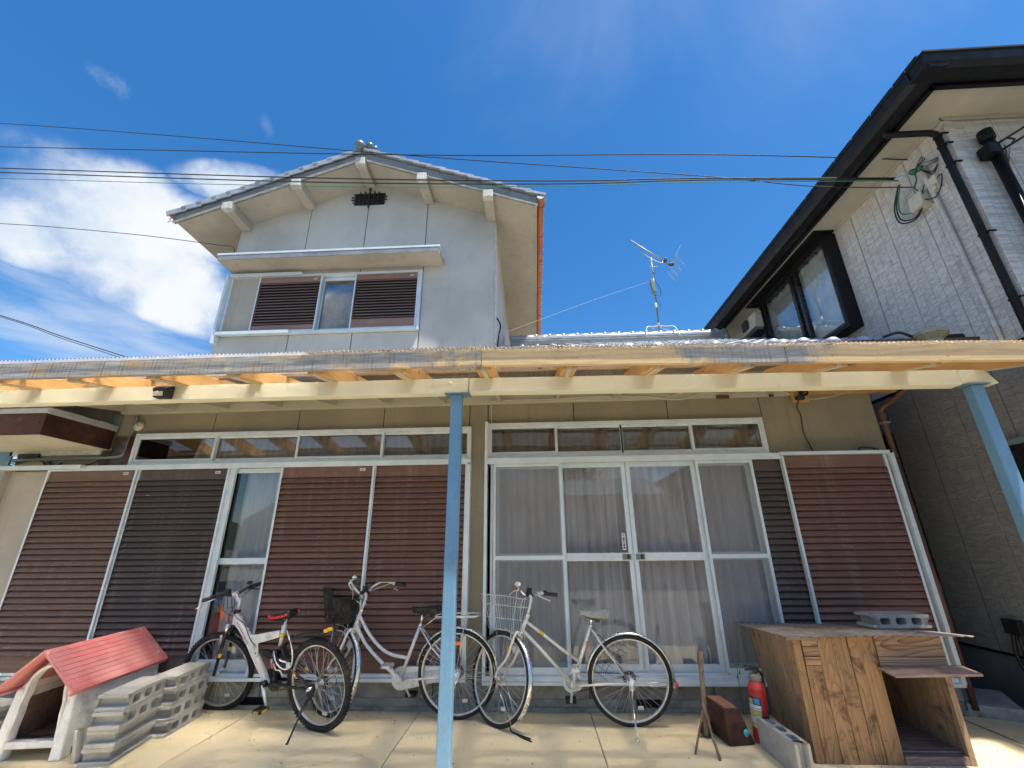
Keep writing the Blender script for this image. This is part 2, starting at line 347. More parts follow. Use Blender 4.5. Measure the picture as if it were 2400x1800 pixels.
def M_glass(name, tint, refl=1.0):
    t = NT(name); tr = t.n('ShaderNodeBsdfTransparent'); tr.inputs[0].default_value = tint + (1,)
    gl = t.n('ShaderNodeBsdfGlossy'); gl.inputs['Roughness'].default_value = .012
    n = t.bump(t.noise(t.co(), 1.6, 2), .035, .05); t.set(gl.inputs['Normal'], n)
    fr = t.n('ShaderNodeFresnel'); fr.inputs[0].default_value = 1.55
    m_ = t.n('ShaderNodeMixShader'); t.set(m_.inputs[0], t.math('MULTIPLY', t.math('ADD', fr.outputs[0], .05), refl, clamp=True))
    t.t.links.new(tr.outputs[0], m_.inputs[1]); t.t.links.new(gl.outputs[0], m_.inputs[2]); return t.done(m_.outputs[0])
GLASS = M_glass('window_glass', (.94, .95, .95), .62)
GLASSD = M_glass('transom_glass', (.8, .82, .8), 1.0)
def M_screen():
    t = NT('insect_screen_mesh'); tr = t.n('ShaderNodeBsdfTransparent'); d = t.n('ShaderNodeBsdfDiffuse'); d.inputs[0].default_value = (.36, .36, .37, 1)
    m_ = t.n('ShaderNodeMixShader'); m_.inputs[0].default_value = .27; t.t.links.new(tr.outputs[0], m_.inputs[1]); t.t.links.new(d.outputs[0], m_.inputs[2]); return t.done(m_.outputs[0])
SCREEN = M_screen()
def M_curtain(name, col, lace=True):
    t = NT(name); v = t.co(); sep = t.n('ShaderNodeSeparateXYZ'); t.set(sep.inputs[0], v); X = sep.outputs['X']; Z = sep.outputs['Z']
    c = col
    if lace:
        band = t.math('GREATER_THAN', t.math('FRACT', t.math('MULTIPLY', X, 11.5)), .52)
        hb = t.math('SINE', t.math('MULTIPLY', t.math('ADD', Z, t.math('MULTIPLY', t.math('PINGPONG', X, .022), 1.2)), 330))
        k = t.math('MULTIPLY', band, t.rng(hb, -.3, .4, 0, .5)); c = t.mix(k, c, dim(col, 1.5))
    c = t.mix(t.rng(t.noise(t.co((1, 1, .3)), 4, 4), .35, .65), c, t.mix(.22, c, (.05, .05, .05)))
    b = t.bsdf(c, .9, 0, None, .1)
    tl = t.n('ShaderNodeBsdfTranslucent'); t.set(tl.inputs[0], c)
    m_ = t.n('ShaderNodeMixShader'); m_.inputs[0].default_value = .25; t.t.links.new(b, m_.inputs[1]); t.t.links.new(tl.outputs[0], m_.inputs[2]); return t.done(m_.outputs[0])
CURT = M_curtain('lace_curtain', (.86, .80, .79))
CURT2 = M_curtain('plain_curtain', (.78, .80, .82), False)
ROOM = M_plain('dark_room', (.06, .055, .05), .9)
def M_tile(name, col, rough=.32):
    t = NT(name); v = t.co(rnd=True); n = t.noise(v, 5, 5, .6)
    c = t.mix(t.rng(n, .3, .7), dim(col, .85), dim(col, 1.12)); c = t.mix(t.math('MULTIPLY', t.rng(t.noise(v, 25, 6, .7), .55, .75), .25), c, (.12, .12, .11))
    return t.done(t.bsdf(c, t.rng(n, .3, .7, rough-.06, rough+.14), .25, t.bump(t.noise(v, 90, 3), .08, .003), .5))
TILE = M_tile('smoked_clay_tile', (.40, .43, .46)); TILEG = M_tile('green_grey_tile', (.16, .20, .20), .3)
BARGE = M_plain('barge_render', (.23, .25, .27), .85, 0, .25, 4, .4, 60, .3, .45, (.12, .12, .12), 4)
PLAST = M_plain('flaking_plaster', (.60, .58, .53), .9, 0, .15, 10, .6, 60, .2, .5, (.2, .18, .15), 9)
OLIVE = M_plain('olive_cap_paint', (.29, .285, .20), .5, 0, .1, 6, dirt=.4)
def M_siding(name='stone_face_siding', k=1.0):
    t = NT(name); sep = t.n('ShaderNodeSeparateXYZ'); t.set(sep.inputs[0], t.tc.outputs['Object'])
    cmb = t.n('ShaderNodeCombineXYZ'); t.set(cmb.inputs[0], sep.outputs['Z']); t.set(cmb.inputs[1], t.math('ADD', sep.outputs['Y'], sep.outputs['X']))
    br = t.n('ShaderNodeTexBrick'); t.set(br.inputs['Vector'], cmb.outputs[0]); br.inputs['Scale'].default_value = 1
    br.inputs['Brick Width'].default_value = .30; br.inputs['Row Height'].default_value = .112; br.inputs['Mortar Size'].default_value = .004; br.inputs['Mortar Smooth'].default_value = .3
    h1 = t.noise(t.co((1, 7, 24)), 1.0, 6, .6, .5); h2 = t.noise(t.co((1, 3, 9)), 1.6, 5, .6, .4)
    ridg = t.rng(t.math('ABSOLUTE', t.math('SUBTRACT', h1, .5)), 0, .05)
    h = t.math('ADD', t.math('MULTIPLY', ridg, .5), h2)
    h = t.math('SUBTRACT', h, t.math('MULTIPLY', br.outputs['Fac'], .7))
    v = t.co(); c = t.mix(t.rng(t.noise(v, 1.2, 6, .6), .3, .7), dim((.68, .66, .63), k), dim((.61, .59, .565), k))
    c = t.mix(t.math('MULTIPLY', br.outputs['Fac'], .22), c, (.22, .215, .2))
    c = t.mix(t.math('MULTIPLY', t.rng(t.noise(t.co((1, 5, .7)), 1, 7, .7), .56, .76), .35), c, (.2, .19, .13))
    return t.done(t.bsdf(c, .8, 0, t.bump(h, .75, .012), .3))
SIDE = M_siding(); SIDEL = M_siding('shaded_lower_siding', .42)  # lower copy is darkened: the shade between the houses is in its colour
NSOF = M_plain('neighbour_soffit', (.50, .47, .38), .85, 0, .06, 2)
NFND = M_plain('neighbour_plinth', (.16, .17, .18), .9, 0, .15, 3, .3, 40)
STICKER = M_plain('sticker_white', (.7, .7, .68), .5, var=.06)
INK = M_plain('sticker_ink', (.03, .03, .035), .6)
REDINK = M_plain('red_lettering', (.42, .03, .06), .5)
GREYINK = M_plain('grey_lettering', (.22, .27, .30), .5)
EXTR = M_plain('extinguisher_red', (.50, .028, .03), .42, 0, .1, 6, dirt=.4, dcol=(.35, .12, .1))
LBLUE = M_plain('label_blue', (.02, .22, .50), .5); LYEL = M_plain('label_yellow', (.55, .50, .16), .5, dirt=.4)
BLKBSK = M_plain('grimy_black_basket_panel', (.030, .029, .026), .8, 0, .5, 14, .5, 80, .3, .7, (.10, .095, .08), 7)

# ------------------------------------------------------------------ mesh helpers
def link(o, parent=None):
    COL.objects.link(o)
    if parent is not None: o.parent = parent
    return o
def tag(o, label=None, cat=None, group=None, kind=None):
    if label: o['label'] = label
    if cat: o['category'] = cat
    if group: o['group'] = group
    if kind: o['kind'] = kind
    return o
def empty(name, loc=(0, 0, 0), rot=(0, 0, 0), **k):
    o = bpy.data.objects.new(name, None); o.location = loc; o.rotation_euler = rot; o.empty_display_size = .1; link(o)
    return tag(o, **k)
class MB:
    def __init__(s): s.v = []; s.f = []; s.sm = []; s.T = None; s.mi = []; s.cur = 0
    def add(s, vs, fs, smooth=False):
        b = len(s.v)
        s.v += [tuple(s.T @ Vector(p)) if s.T is not None else tuple(p) for p in vs]
        s.f += [tuple(b+i for i in f) for f in fs]; s.sm += [smooth]*len(fs); s.mi += [s.cur]*len(fs); return s
    def box(s, x0, x1, y0, y1, z0, z1):
        return s.add([(x0, y0, z0), (x1, y0, z0), (x1, y1, z0), (x0, y1, z0), (x0, y0, z1), (x1, y0, z1), (x1, y1, z1), (x0, y1, z1)],
                     [(0, 3, 2, 1), (4, 5, 6, 7), (0, 1, 5, 4), (1, 2, 6, 5), (2, 3, 7, 6), (3, 0, 4, 7)])
    def hexa(s, p): return s.add(p, [(0, 3, 2, 1), (4, 5, 6, 7), (0, 1, 5, 4), (1, 2, 6, 5), (2, 3, 7, 6), (3, 0, 4, 7)])
    def bar(s, a, b, w, h, upv=(0, 0, 1)):
        a, b = Vector(a), Vector(b); d = (b-a).normalized(); u = Vector(upv); r = d.cross(u)
        if r.length < 1e-4: r = d.cross(Vector((0, 1, 0)))
        r.normalize(); u = r.cross(d).normalized(); r *= w/2; u *= h/2
        return s.hexa([a-r-u, a+r-u, b+r-u, b-r-u, a-r+u, a+r+u, b+r+u, b-r+u])
    def tube(s, pts, r, n=8, closed=False, cap=True, flat=1.0):
        pts = [Vector(p) for p in pts]; k = len(pts); rs = r if isinstance(r, (list, tuple)) else [r]*k
        vs = []; prev = None
        for i, p in enumerate(pts):
            if closed: d = (pts[(i+1) % k]-pts[i-1])
            else: d = pts[min(i+1, k-1)]-pts[max(i-1, 0)]
            d.normalize()
            if prev is None:
                a = Vector((0, 0, 1)) if abs(d.z) < .9 else Vector((1, 0, 0)); n1_ = d.cross(a).normalized()
            else:
                n1_ = (prev-d*prev.dot(d));
                if n1_.length < 1e-5: n1_ = d.cross(Vector((0, 0, 1)))
                n1_.normalize()
            prev = n1_; n2_ = d.cross(n1_)
            for j in range(n):
                t_ = 2*math.pi*j/n; vs.append(p+rs[i]*(math.cos(t_)*n1_+flat*math.sin(t_)*n2_))
        fs = []
        for i in range(k if closed else k-1):
            for j in range(n):
                a = i*n+j; b = i*n+(j+1) % n; c = ((i+1) % k)*n+(j+1) % n; d = ((i+1) % k)*n+j; fs.append((a, b, c, d))
        if cap and not closed: fs += [tuple(range(n-1, -1, -1)), tuple(range((k-1)*n, k*n))]
        return s.add(vs, fs, n > 4)
    def lathe(s, prof, n=20, T=None, smooth=True):
        """prof: (radius, z) pairs about z"""
        vs = []; k = len(prof)
        for (r_, z_) in prof:
            for j in range(n):
                t_ = 2*math.pi*j/n; p = Vector((r_*math.cos(t_), r_*math.sin(t_), z_)); vs.append(T @ p if T is not None else p)
        fs = [(i*n+j, i*n+(j+1) % n, (i+1)*n+(j+1) % n, (i+1)*n+j) for i in range(k-1) for j in range(n)]
        if prof[0][0] > 1e-5: fs.append(tuple(range(n-1, -1, -1)))
        if prof[-1][0] > 1e-5: fs.append(tuple(range((k-1)*n, k*n)))
        return s.add(vs, fs, smooth)
    def prism(s, pts, a0, a1, axis='Y', smooth=False):
        """2D outline extruded along axis; pts are the other two coordinates in order"""
        def P(p, a): return {'Y': (p[0], a, p[1]), 'X': (a, p[0], p[1]), 'Z': (p[0], p[1], a)}[axis]
        k = len(pts); vs = [P(p, a0) for p in pts]+[P(p, a1) for p in pts]
        fs = [(i, (i+1) % k, k+(i+1) % k, k+i) for i in range(k)]+[tuple(range(k-1, -1, -1)), tuple(range(k, 2*k))]
        s.add(vs, fs, False)
        if smooth:
            for q in range(k): s.sm[-(k+2)+q] = True
        return s
    def grid(s, fn, nu, nv, smooth=True):
        vs = [fn(i/nu, j/nv) for j in range(nv+1) for i in range(nu+1)]
        fs = [(j*(nu+1)+i, j*(nu+1)+i+1, (j+1)*(nu+1)+i+1, (j+1)*(nu+1)+i) for j in range(nv) for i in range(nu)]
        return s.add(vs, fs, smooth)
    def ball(s, c, r, n=12, sq=(1, 1, 1)):
        c = Vector(c); prof = [(math.sin(math.pi*i/n)*r, -math.cos(math.pi*i/n)*r) for i in range(n+1)]
        prof[0] = (0, -r); prof[-1] = (0, r)
        T = Matrix.Translation(c) @ Matrix.Diagonal((*sq, 1)); return s.lathe(prof, n+4, T)
    def mesh(s, name, mats):
        me = bpy.data.meshes.new(name); me.from_pydata(s.v, [], s.f)
        for m_ in (mats if isinstance(mats, (list, tuple)) else [mats]): me.materials.append(m_)
        me.polygons.foreach_set('use_smooth', s.sm); me.polygons.foreach_set('material_index', s.mi)
        bm = bmesh.new(); bm.from_mesh(me); bmesh.ops.recalc_face_normals(bm, faces=bm.faces); bm.to_mesh(me); bm.free()
        me.update(); return me
    def build(s, name, mats, parent=None, bev=0, **k):
        o = bpy.data.objects.new(name, s.mesh(name, mats)); link(o, parent)
        if bev:
            b = o.modifiers.new('bevel', 'BEVEL'); b.width = bev; b.segments = 2; b.limit_method = 'ANGLE'; b.angle_limit = R(40)
        return tag(o, **k)
def inst(name, me, parent=None, loc=(0, 0, 0), rot=(0, 0, 0), scale=(1, 1, 1)):
    o = bpy.data.objects.new(name, me); o.location = loc; o.rotation_euler = rot; o.scale = scale; return link(o, parent)
def smooth_path(pts, n=6):
    pts = [Vector(p) for p in pts]; o = []
    for i in range(len(pts)-1):
        p0 = pts[max(i-1, 0)]; p1 = pts[i]; p2 = pts[i+1]; p3 = pts[min(i+2, len(pts)-1)]
        for k in range(n):
            t_ = k/n; o.append(.5*((2*p1)+(-p0+p2)*t_+(2*p0-5*p1+4*p2-p3)*t_*t_+(-p0+3*p1-3*p2+p3)*t_**3))
    o.append(pts[-1]); return o
def arc(cx, cy, r, a0, a1, n):
    return [(cx+r*math.cos(R(a0+(a1-a0)*i/n)), cy+r*math.sin(R(a0+(a1-a0)*i/n))) for i in range(n+1)]

# ------------------------------------------------------------------ ground
g = MB(); g.add([(-400, -400, -.03), (400, -400, -.03), (400, 600, -.03), (-400, 600, -.03)], [(0, 1, 2, 3)])
ground = g.build('ground', GRAV, kind='structure')
yard = MB().box(-9, 4.36, 1.9, 4.72, -.028, -.012).build('yard_pavement', FOUND, kind='structure')
jx = [-9, -6.6, -4.25, -2.61, -1.085, .442, 2.05, 3.52]
for i in range(len(jx)-1):
    for (ya, yb) in ((1.9, 4.66),):
        a, b = jx[i]+.004, jx[i+1]-.004
        s_ = MB().box(a, b, ya, yb, -.011, random.uniform(-.001, .001)); s_.build('concrete_slab', GRND, yard, bev=.003)
MB().box(3.528, 4.33, 1.9, 4.7, -.011, .0).build('concrete_slab', GRND, yard)
MB().box(3.514, 3.526, 1.9, 4.62, .0, .004).build('kerb_joint', FOUND, yard)
side = MB().box(3.7, 4.3, 4.71, 12, -.02, .0).build('side_passage', GRAV, kind='structure')

# ------------------------------------------------------------------ the house
house = empty('house', (0, 4.65, 0), label='two storey house with grey gable wall, brown shutters and silver tiled roofs', cat='house')
def hp(mb, name, mats, parent=None, **k):
    o = mb.build(name, mats, None, **k); o.parent = parent or house
    o.matrix_parent_inverse = Matrix.Translation((0, -4.65, 0))if parent is None else Matrix(); return o
Y1, Y2 = 4.65, 5.9
# --- lower storey wall
def low(x0, x1, z0, z1, m_=LOW, name='wall_panel'): return hp(MB().box(x0+.004, x1-.004, Y1, Y1+.12, z0, z1), name, m_, bev=.004)
lx = [-4.9, -3.65, -2.66, -1.675, -.70]
for a, b in zip(lx[:-1], lx[1:]): low(a, b, 2.625, 3.06)
low(-.70, -.495, .25, 3.06)
rx_ = [-.495, .458, 1.481, 2.476, 3.66]
for a, b in zip(rx_[:3], rx_[1:4]): low(a, b, 2.655, 3.06)
low(2.476, 3.66, 2.27, 3.06)
low(3.585, 3.66, .25, 2.262)
low(-5.9, -4.9, 2.26, 3.06)
low(-5.98, -5.86, .25, 2.25)
MB_ = MB().box(-5.98, 3.66, Y1+.125, Y1+.15, 2.2, 3.06); hp(MB_, 'wall_backing', FOUND)
kx = [-5.98, -4.3, -2.6, -.98, .45, 1.55, 2.6, 3.66]
for a, b in zip(kx[:-1], kx[1:]): low(a, b, .10, .246, FOUND, 'base_panel')
# footing with vents
def foot(x0, x1): hp(MB().box(x0, x1, Y1+.012, Y1+.2, 0, .097), 'footing', FOUND, bev=.004)
fx = [-5.98, -2.83, -2.55, .86, 1.09, 3.66]
for i in (0, 2, 4): foot(fx[i], fx[i+1])
for i in (1, 3):
    hp(MB().box(fx[i], fx[i+1], Y1+.1, Y1+.12, 0, .098), 'foundation_vent', BLK)
    hp(MB().box(fx[i]+.01, fx[i+1]-.01, Y1+.02, Y1+.1, 0, .012), 'vent_sill', FOUND)
hp(MB().box(-5.98, 3.66, Y1-.006, Y1+.01, 0, .035), 'footing_toe', FOUND, bev=.004)
# end wall and rear shell
hp(MB().box(3.60, 3.66, Y1+.125, 11.9, 0, 3.06), 'end_wall', LOW)
hp(MB().box(-5.98, -5.92, Y1+.16, 11.9, 0, 3.06), 'end_wall', LOW)
hp(MB().box(-5.98, 3.66, 11.9, 12, 0, 3.06), 'rear_wall', LOW)
hp(MB().box(-5.9, 3.58, 6.4, 6.45, .1, 3.0).box(-5.9, 3.58, 4.85, 6.4, .12, .16).box(-5.9, 3.58, 4.85, 6.4, 2.9, 2.95), 'room_interior', ROOM)

# --- sliding sashes
def leaf(x0, x1, y, z0, z1, st=.045, mid=None, bot=.075, top=.05, glass=GLASS, name='sliding_door', screen=False):
    b = MB(); t_ = .028
    b.box(x0, x0+st, y, y+t_, z0, z1); b.box(x1-st, x1, y, y+t_, z0, z1)
    b.box(x0+st, x1-st, y+.002, y+t_-.002, z1-top, z1-.001); b.box(x0+st, x1-st, y+.002, y+t_-.002, z0+.001, z0+bot)
    if mid: b.box(x0+st, x1-st, y+.001, y+t_-.001, mid[0], mid[1])
    o = hp(b, name, ALU, bev=.0025)
    zs = [(z0+bot, mid[0]), (mid[1], z1-top)] if mid else [(z0+bot, z1-top)]
    for a, c in zs: MB().box(x0+st, x1-st, y+.012, y+.016, a, c).build('pane', glass, o)
    return o
def screen(x0, x1, y, z0, z1, mid):
    b = MB(); st = .026; t_ = .016
    b.box(x0, x0+st, y, y+t_, z0, z1); b.box(x1-st, x1, y, y+t_, z0, z1)
    for a, c in ((z1-.03, z1-.001), (z0+.001, z0+.05), mid): b.box(x0+st, x1-st, y+.001, y+t_-.001, a, c)
    o = hp(b, 'insect_screen', ALU, bev=.002)
    MB().box(x0+st, x1-st, y+.008, y+.009, z0+.05, z1-.03).build('mesh_panel', SCREEN, o); return o
slatc = {}
def slat_mesh(w, h, mt, open_=False):
    k = (round(w, 3), round(h, 4), mt.name, open_)
    if k not in slatc:
        pr = [(.013, h), (.009, h*.92), (-.004, h*.78), (-.019, h*.34), (-.0245, h*.16), (-.022, h*.07), (.012, .002)]
        if open_: pr = [(.012, h*1.0), (-.004, h*.74), (-.018, h*.36), (-.019, h*.26), (.0, h*.55), (.012, h*.86)]
        b = MB(); vs = [(x, p[0], p[1]) for x in (0, w) for p in pr]; n = len(pr)
        b.add(vs, [(i, i+1, n+i+1, n+i) for i in range(n-1)]+[tuple(range(n)), tuple(range(2*n-1, n-1, -1))])
        slatc[k] = b.mesh('slat', mt)
    return slatc[k]
def shutter(x0, x1, y, z0, z1, mt, zs0, zs1, n, sticker=None, label=None, open_=False):
    """sliding storm shutter: top and bottom panels, stiles and n louvre slats"""
    b = MB(); st = .022
    b.cur = 1; b.box(x0, x0+st, y-.0165, y+.03, z0, z1); b.box(x1-st, x1, y-.0165, y+.03, z0, z1)
    b.cur = 0; b.box(x0+st, x1-st, y, y+.02, zs1, z1); b.box(x0+st, x1-st, y, y+.02, z0, zs0)
    b.box(x0+st, x0+st+.0015, y-.0155, y+.024, zs0, zs1); b.box(x1-st-.0015, x1-st, y-.0155, y+.024, zs0, zs1)
    b.cur = 2 if open_ else 0; b.box(x0+st, x1-st, y+.0245, y+.027, zs0, zs1)
    b.cur = 1; b.box(x0+st, x1-st, y-.003, y+.02, z0-.002, z0+.022)
    o = hp(b, 'shutter', [mt, ALU, BLK], bev=0, label=label)
    h = (zs1-zs0)/n; me = slat_mesh(x1-x0-2*st, h, mt, open_)
    for i in range(n): inst('slat', me, o, (x0+st, y+.010+random.uniform(-.0006, .0006), zs0+i*h), (random.uniform(-.006, .006), 0, 0))
    if sticker:
        sx = x0+(x1-x0)*sticker; MB().box(sx, sx+.058, y-.0025, y-.001, z1-.062, z1-.036).build('maker_sticker', STICKER, o)
        q = MB()
        for j in range(4): q.box(sx+.008+j*.011, sx+.015+j*.011, y-.004, y-.003, z1-.055+.003*(j % 2), z1-.045)
        q.build('sticker_print', INK, o)
    return o
# left bay: frame
def frame(name, x0, x1, z0, z1, w=.035, y0=None, y1=None, m_=ALU):
    y0 = Y1-.055 if y0 is None else y0; y1 = Y1+.06 if y1 is None else y1
    b = MB().box(x0, x0+w, y0, y1, z0, z1).box(x1-w, x1, y0, y1, z0, z1).box(x0+w, x1-w, y0+.001, y1-.001, z1-w, z1).box(x0+w, x1-w, y0+.001, y1-.001, z0, z0+w)
    return hp(b, name, m_, bev=.002)
frame('transom_frame', -4.50, -.672, 2.262, 2.623)
frame('transom_frame', -.495, 2.447, 2.268, 2.653)
def transom(xs, y, ovr, z0, z1):
    for i in range(4):
        yy = y if ovr[i] else y+.03
        o = leaf(xs[i]-.012, xs[i+1]+.012, yy, z0, z1, .026, None, .03, .028, GLASSD, 'transom_window')
transom([-4.46, -3.557, -2.607, -1.653, -.71], Y1-.04, (1, 0, 1, 0), 2.30, 2.588)
transom([-.46, .25, .953, 1.69, 2.412], Y1-.04, (1, 0, 0, 1), 2.306, 2.618)
hp(MB().box(-4.585, -4.502, Y1-.045, Y1+.0, 2.262, 2.60), 'wood_infill', BROWNF)
# left bay: tracks
hp(MB().box(-5.35, -.665, Y1-.095, Y1+.06, 2.222, 2.258).box(-5.35, -.665, Y1-.10, Y1-.09, 2.205, 2.262), 'top_track', ALU, bev=.002)
hp(MB().box(-5.9, -.665, Y1-.11, Y1+.06, .247, .275).box(-5.9, -.665, Y1-.075, Y1-.07, .275, .30).box(-5.9, -.665, Y1-.03, Y1-.025, .275, .30), 'bottom_track', ALU, bev=.002)
hp(MB().box(-.70, -.665, Y1-.10, Y1+.06, .276, 2.221), 'jamb', ALU, bev=.002)
hp(MB().box(-5.85, -4.92, Y1-.165, Y1-.10, 2.218, 2.262), 'box_rail', ALU, bev=.002)
hp(MB().box(-5.90, -5.862, Y1-.17, Y1-.10, .25, 2.275), 'box_post', ALU, bev=.002)
hp(MB().box(-5.86, -5.34, Y1-.035, Y1-.02, .28, 2.218), 'box_back_panel', SOF)
hp(MB().box(-5.858, -5.845, Y1-.10, Y1-.02, .28, 2.218), 'box_side_panel', SOF)
zb, zt = .282, 2.218
shutter(-5.345, -4.315, Y1-.088, zb, zt, SLAT, .44, 2.095, 29, .84, 'brown shutter, leftmost of four on the ground floor')
shutter(-4.325, -3.295, Y1-.06, zb, zt, SLATD, .44, 2.095, 29, .84, 'near-black brown shutter left of the narrow glass door')
leaf(-3.42, -2.68, Y1-.02, zb, zt-.005, .04, (1.24, 1.30), .12, .05)
shutter(-2.705, -1.685, Y1-.088, zb, zt, SLATR, .44, 2.095, 29, .84, 'red-brown shutter between the glass door and its right neighbour')
shutter(-1.70, -.70, Y1-.06, zb, zt, SLATR, .44, 2.095, 29, None, 'red-brown shutter behind the central blue post')
hp(MB().box(-3.30, -3.235, Y1-.058, Y1-.025, zb, zt), 'shutter_stile', ALU, bev=.002)
# right bay
hp(MB().box(-.485, 2.53, Y1-.10, Y1+.06, 2.218, 2.258).box(-.485, 2.53, Y1-.105, Y1-.095, 2.198, 2.262), 'top_track', ALU, bev=.002)
hp(MB().box(-.51, 3.6, Y1-.12, Y1+.06, .247, .30).box(-.51, 3.6, Y1-.14, Y1-.12, .235, .262).box(-.45, 3.5, Y1-.085, Y1-.08, .30, .322).box(-.45, 3.5, Y1-.04, Y1-.035, .30, .322), 'bottom_track', ALU, bev=.002)
hp(MB().box(-.515, -.485, Y1-.11, Y1+.02, .25, 2.66), 'jamb', ALU, bev=.002)
hp(MB().box(-.45, -.428, Y1-.1, Y1+.0, .30, 2.21), 'jamb', ALU2, bev=.002)
md = (1.245, 1.319)
leaf(-.42, .30, Y1-.008, .305, 2.205, .05, md)
leaf(.25, .955, Y1-.045, .305, 2.205, .05, md); d2 = leaf(.945, 1.67, Y1-.045, .305, 2.205, .05, md)
leaf(1.62, 2.24, Y1-.008, .305, 2.205, .05, md)
screen(-.425, .285, Y1-.085, .31, 2.20, (1.262, 1.30)); screen(1.66, 2.235, Y1-.085, .31, 2.20, (1.262, 1.30))
for hx in (.842, .972):
    o = hp(MB().box(hx, hx+.085, Y1-.050, Y1-.044, 1.255, 1.308), 'door_pull', PIPEG); q = MB().box(hx+.045, hx+.068, Y1-.053, Y1-.050, 1.264, 1.30); q.build('finger_recess', BLK, o)
# sticker strip beside the meeting stile
so_ = hp(MB().box(.853, .888, Y1-.0355, Y1-.0345, 1.345, 1.50), 'door_sticker', STICKER)
q = MB(); q.T = None; cx = .8705; yy = Y1-.0372
q.tube([(cx+.0085*math.cos(R(a)), yy, 1.484+.0085*math.sin(R(a))) for a in range(0, 360, 30)], .0013, 4, closed=True); q.box(cx-.001, cx+.001, yy, yy+.001, 1.477, 1.491)
for (z_, g_) in ((1.455, 'h'), (1.438, 'h'), (1.422, 'c'), (1.407, 'n'), (1.389, 'b'), (1.364, 'b')):
    if g_ == 'b': q.box(cx-.009, cx+.009, yy, yy+.001, z_-.009, z_+.009)
    elif g_ == 'h':
        for k_ in (-.006, 0, .006): q.box(cx-.009, cx+.009, yy, yy+.001, z_+k_-.0016, z_+k_+.0016)
        q.box(cx-.008, cx-.005, yy-.0005, yy, z_-.008, z_+.008); q.box(cx+.004, cx+.007, yy-.0005, yy, z_-.008, z_+.008)
    elif g_ == 'c': q.bar((cx-.006, yy, z_), (cx+.006, yy, z_+.006), .001, .003); q.bar((cx-.006, yy, z_), (cx+.006, yy, z_-.007), .001, .003)
    else: q.bar((cx-.007, yy, z_+.005), (cx+.007, yy, z_+.005), .001, .0025); q.bar((cx-.005, yy, z_+.005), (cx+.005, yy, z_-.006), .001, .003)
q.build('sticker_print', INK, so_)
shutter(2.215, 2.60, Y1-.055, .31, 2.20, SLATD, .44, 2.085, 28, None, 'dark narrow strip of shutter beside the glass doors')
shutter(2.515, 3.54, Y1-.105, .305, 2.225, SLATR, .44, 2.105, 28, None, 'wide red-brown shutter at the right end of the house')
hp(MB().box(2.50, 3.60, Y1-.15, Y1-.0, 2.229, 2.262), 'box_rail', ALU, bev=.002)
hp(MB().box(3.565, 3.602, Y1-.15, Y1-.0, .26, 2.262), 'box_post', ALU, bev=.002)
hp(MB().box(3.541, 3.563, Y1-.08, Y1-.07, .3, 2.22), 'box_back_panel', BLK)
# curtains
def curtain(x0, x1, y, z0, z1, mt, amp=.022, pitch=.13, seed=0):
    rn = random.Random(seed); ph = [rn.uniform(0, 6.28) for _ in range(4)]
    n = int((x1-x0)/.014)
    def f(u, v):
        x = x0+u*(x1-x0); a = amp*(.35+.65*(1-v*.3))
        w = math.sin(2*math.pi*x/pitch+ph[0]+1.3*math.sin(x*4.1+ph[1]))+.45*math.sin(2*math.pi*x/(pitch*.43)+ph[2]+.8*math.sin(v*2+x*3))
        return (x+.006*math.sin(v*5+x*9), y+a*w, z0+v*(z1-z0))
    return hp(MB().grid(f, n, 8), 'curtain', mt)
curtain(-.42, .96, Y1+.10, .34, 2.20, CURT, .03, seed=1); curtain(.94, 2.2, Y1+.105, .34, 2.20, CURT, .03, seed=2)
curtain(-3.22, -2.68, Y1+.12, .34, 2.20, CURT2, .018, .17, seed=3)
curtain(-4.45, -.72, Y1+.085, 2.28, 2.60, CURT, .014, .15, seed=4); curtain(-.45, 2.41, Y1+.085, 2.28, 2.63, CURT, .014, .15, seed=5)

# --- upper storey wall
def ztop(x): return 7.60-.387*abs(x+2.735)      # underside of the verge boards is .14 lower
def zs(x): return ztop(x)-.13
def upanel(x0, x1, z0, z1=None):
    a, b = x0+.007, x1-.007
    if z1 is None:
        if a < -2.735 < b: pts = [(a, z0), (b, z0), (b, zs(b)), (-2.735, zs(-2.735)), (a, zs(a))]
        else: pts = [(a, z0), (b, z0), (b, zs(b)), (a, zs(a))]
    else: pts = [(a, z0), (b, z0), (b, z1), (a, z1)]
    return hp(MB().prism(pts, Y2, Y2+.1, 'Y'), 'wall_panel', UPW, bev=.003)
hp(MB().prism([(-4.96, 3.4), (-.55, 3.4), (-.55, zs(-.55)), (-2.735, zs(-2.735)), (-4.96, zs(-4.96))], Y2+.104, Y2+.12, 'Y'), 'wall_backing', FOUND)
ux = [-4.97, -3.77, -2.76, -1.712, -.54]
for a, b in zip(ux[:3], ux[1:4]):
    upanel(a, b, 3.4, 4.50); upanel(a, b, 5.60)
upanel(-1.712, -.54, 3.4)
hp(MB().box(-.64, -.54, Y2+.13, 10.5, 3.4, 6.75), 'side_wall', UPW)
hp(MB().box(-.545, -.522, Y2-.006, Y2+.10, 3.4, 6.5), 'corner_trim', PLAST, bev=.003)
hp(MB().box(-4.97, -4.87, Y2+.13, 10.5, 3.4, 6.75), 'side_wall', UPW)
hp(MB().box(-4.97, -.54, 10.5, 10.6, 3.4, 7.3), 'rear_wall', UPW)
hp(MB().box(-4.9, -1.6, 7.4, 7.45, 4.2, 5.9).box(-4.9, -1.6, Y2+.14, 7.4, 5.8, 5.85), 'room_interior', ROOM)
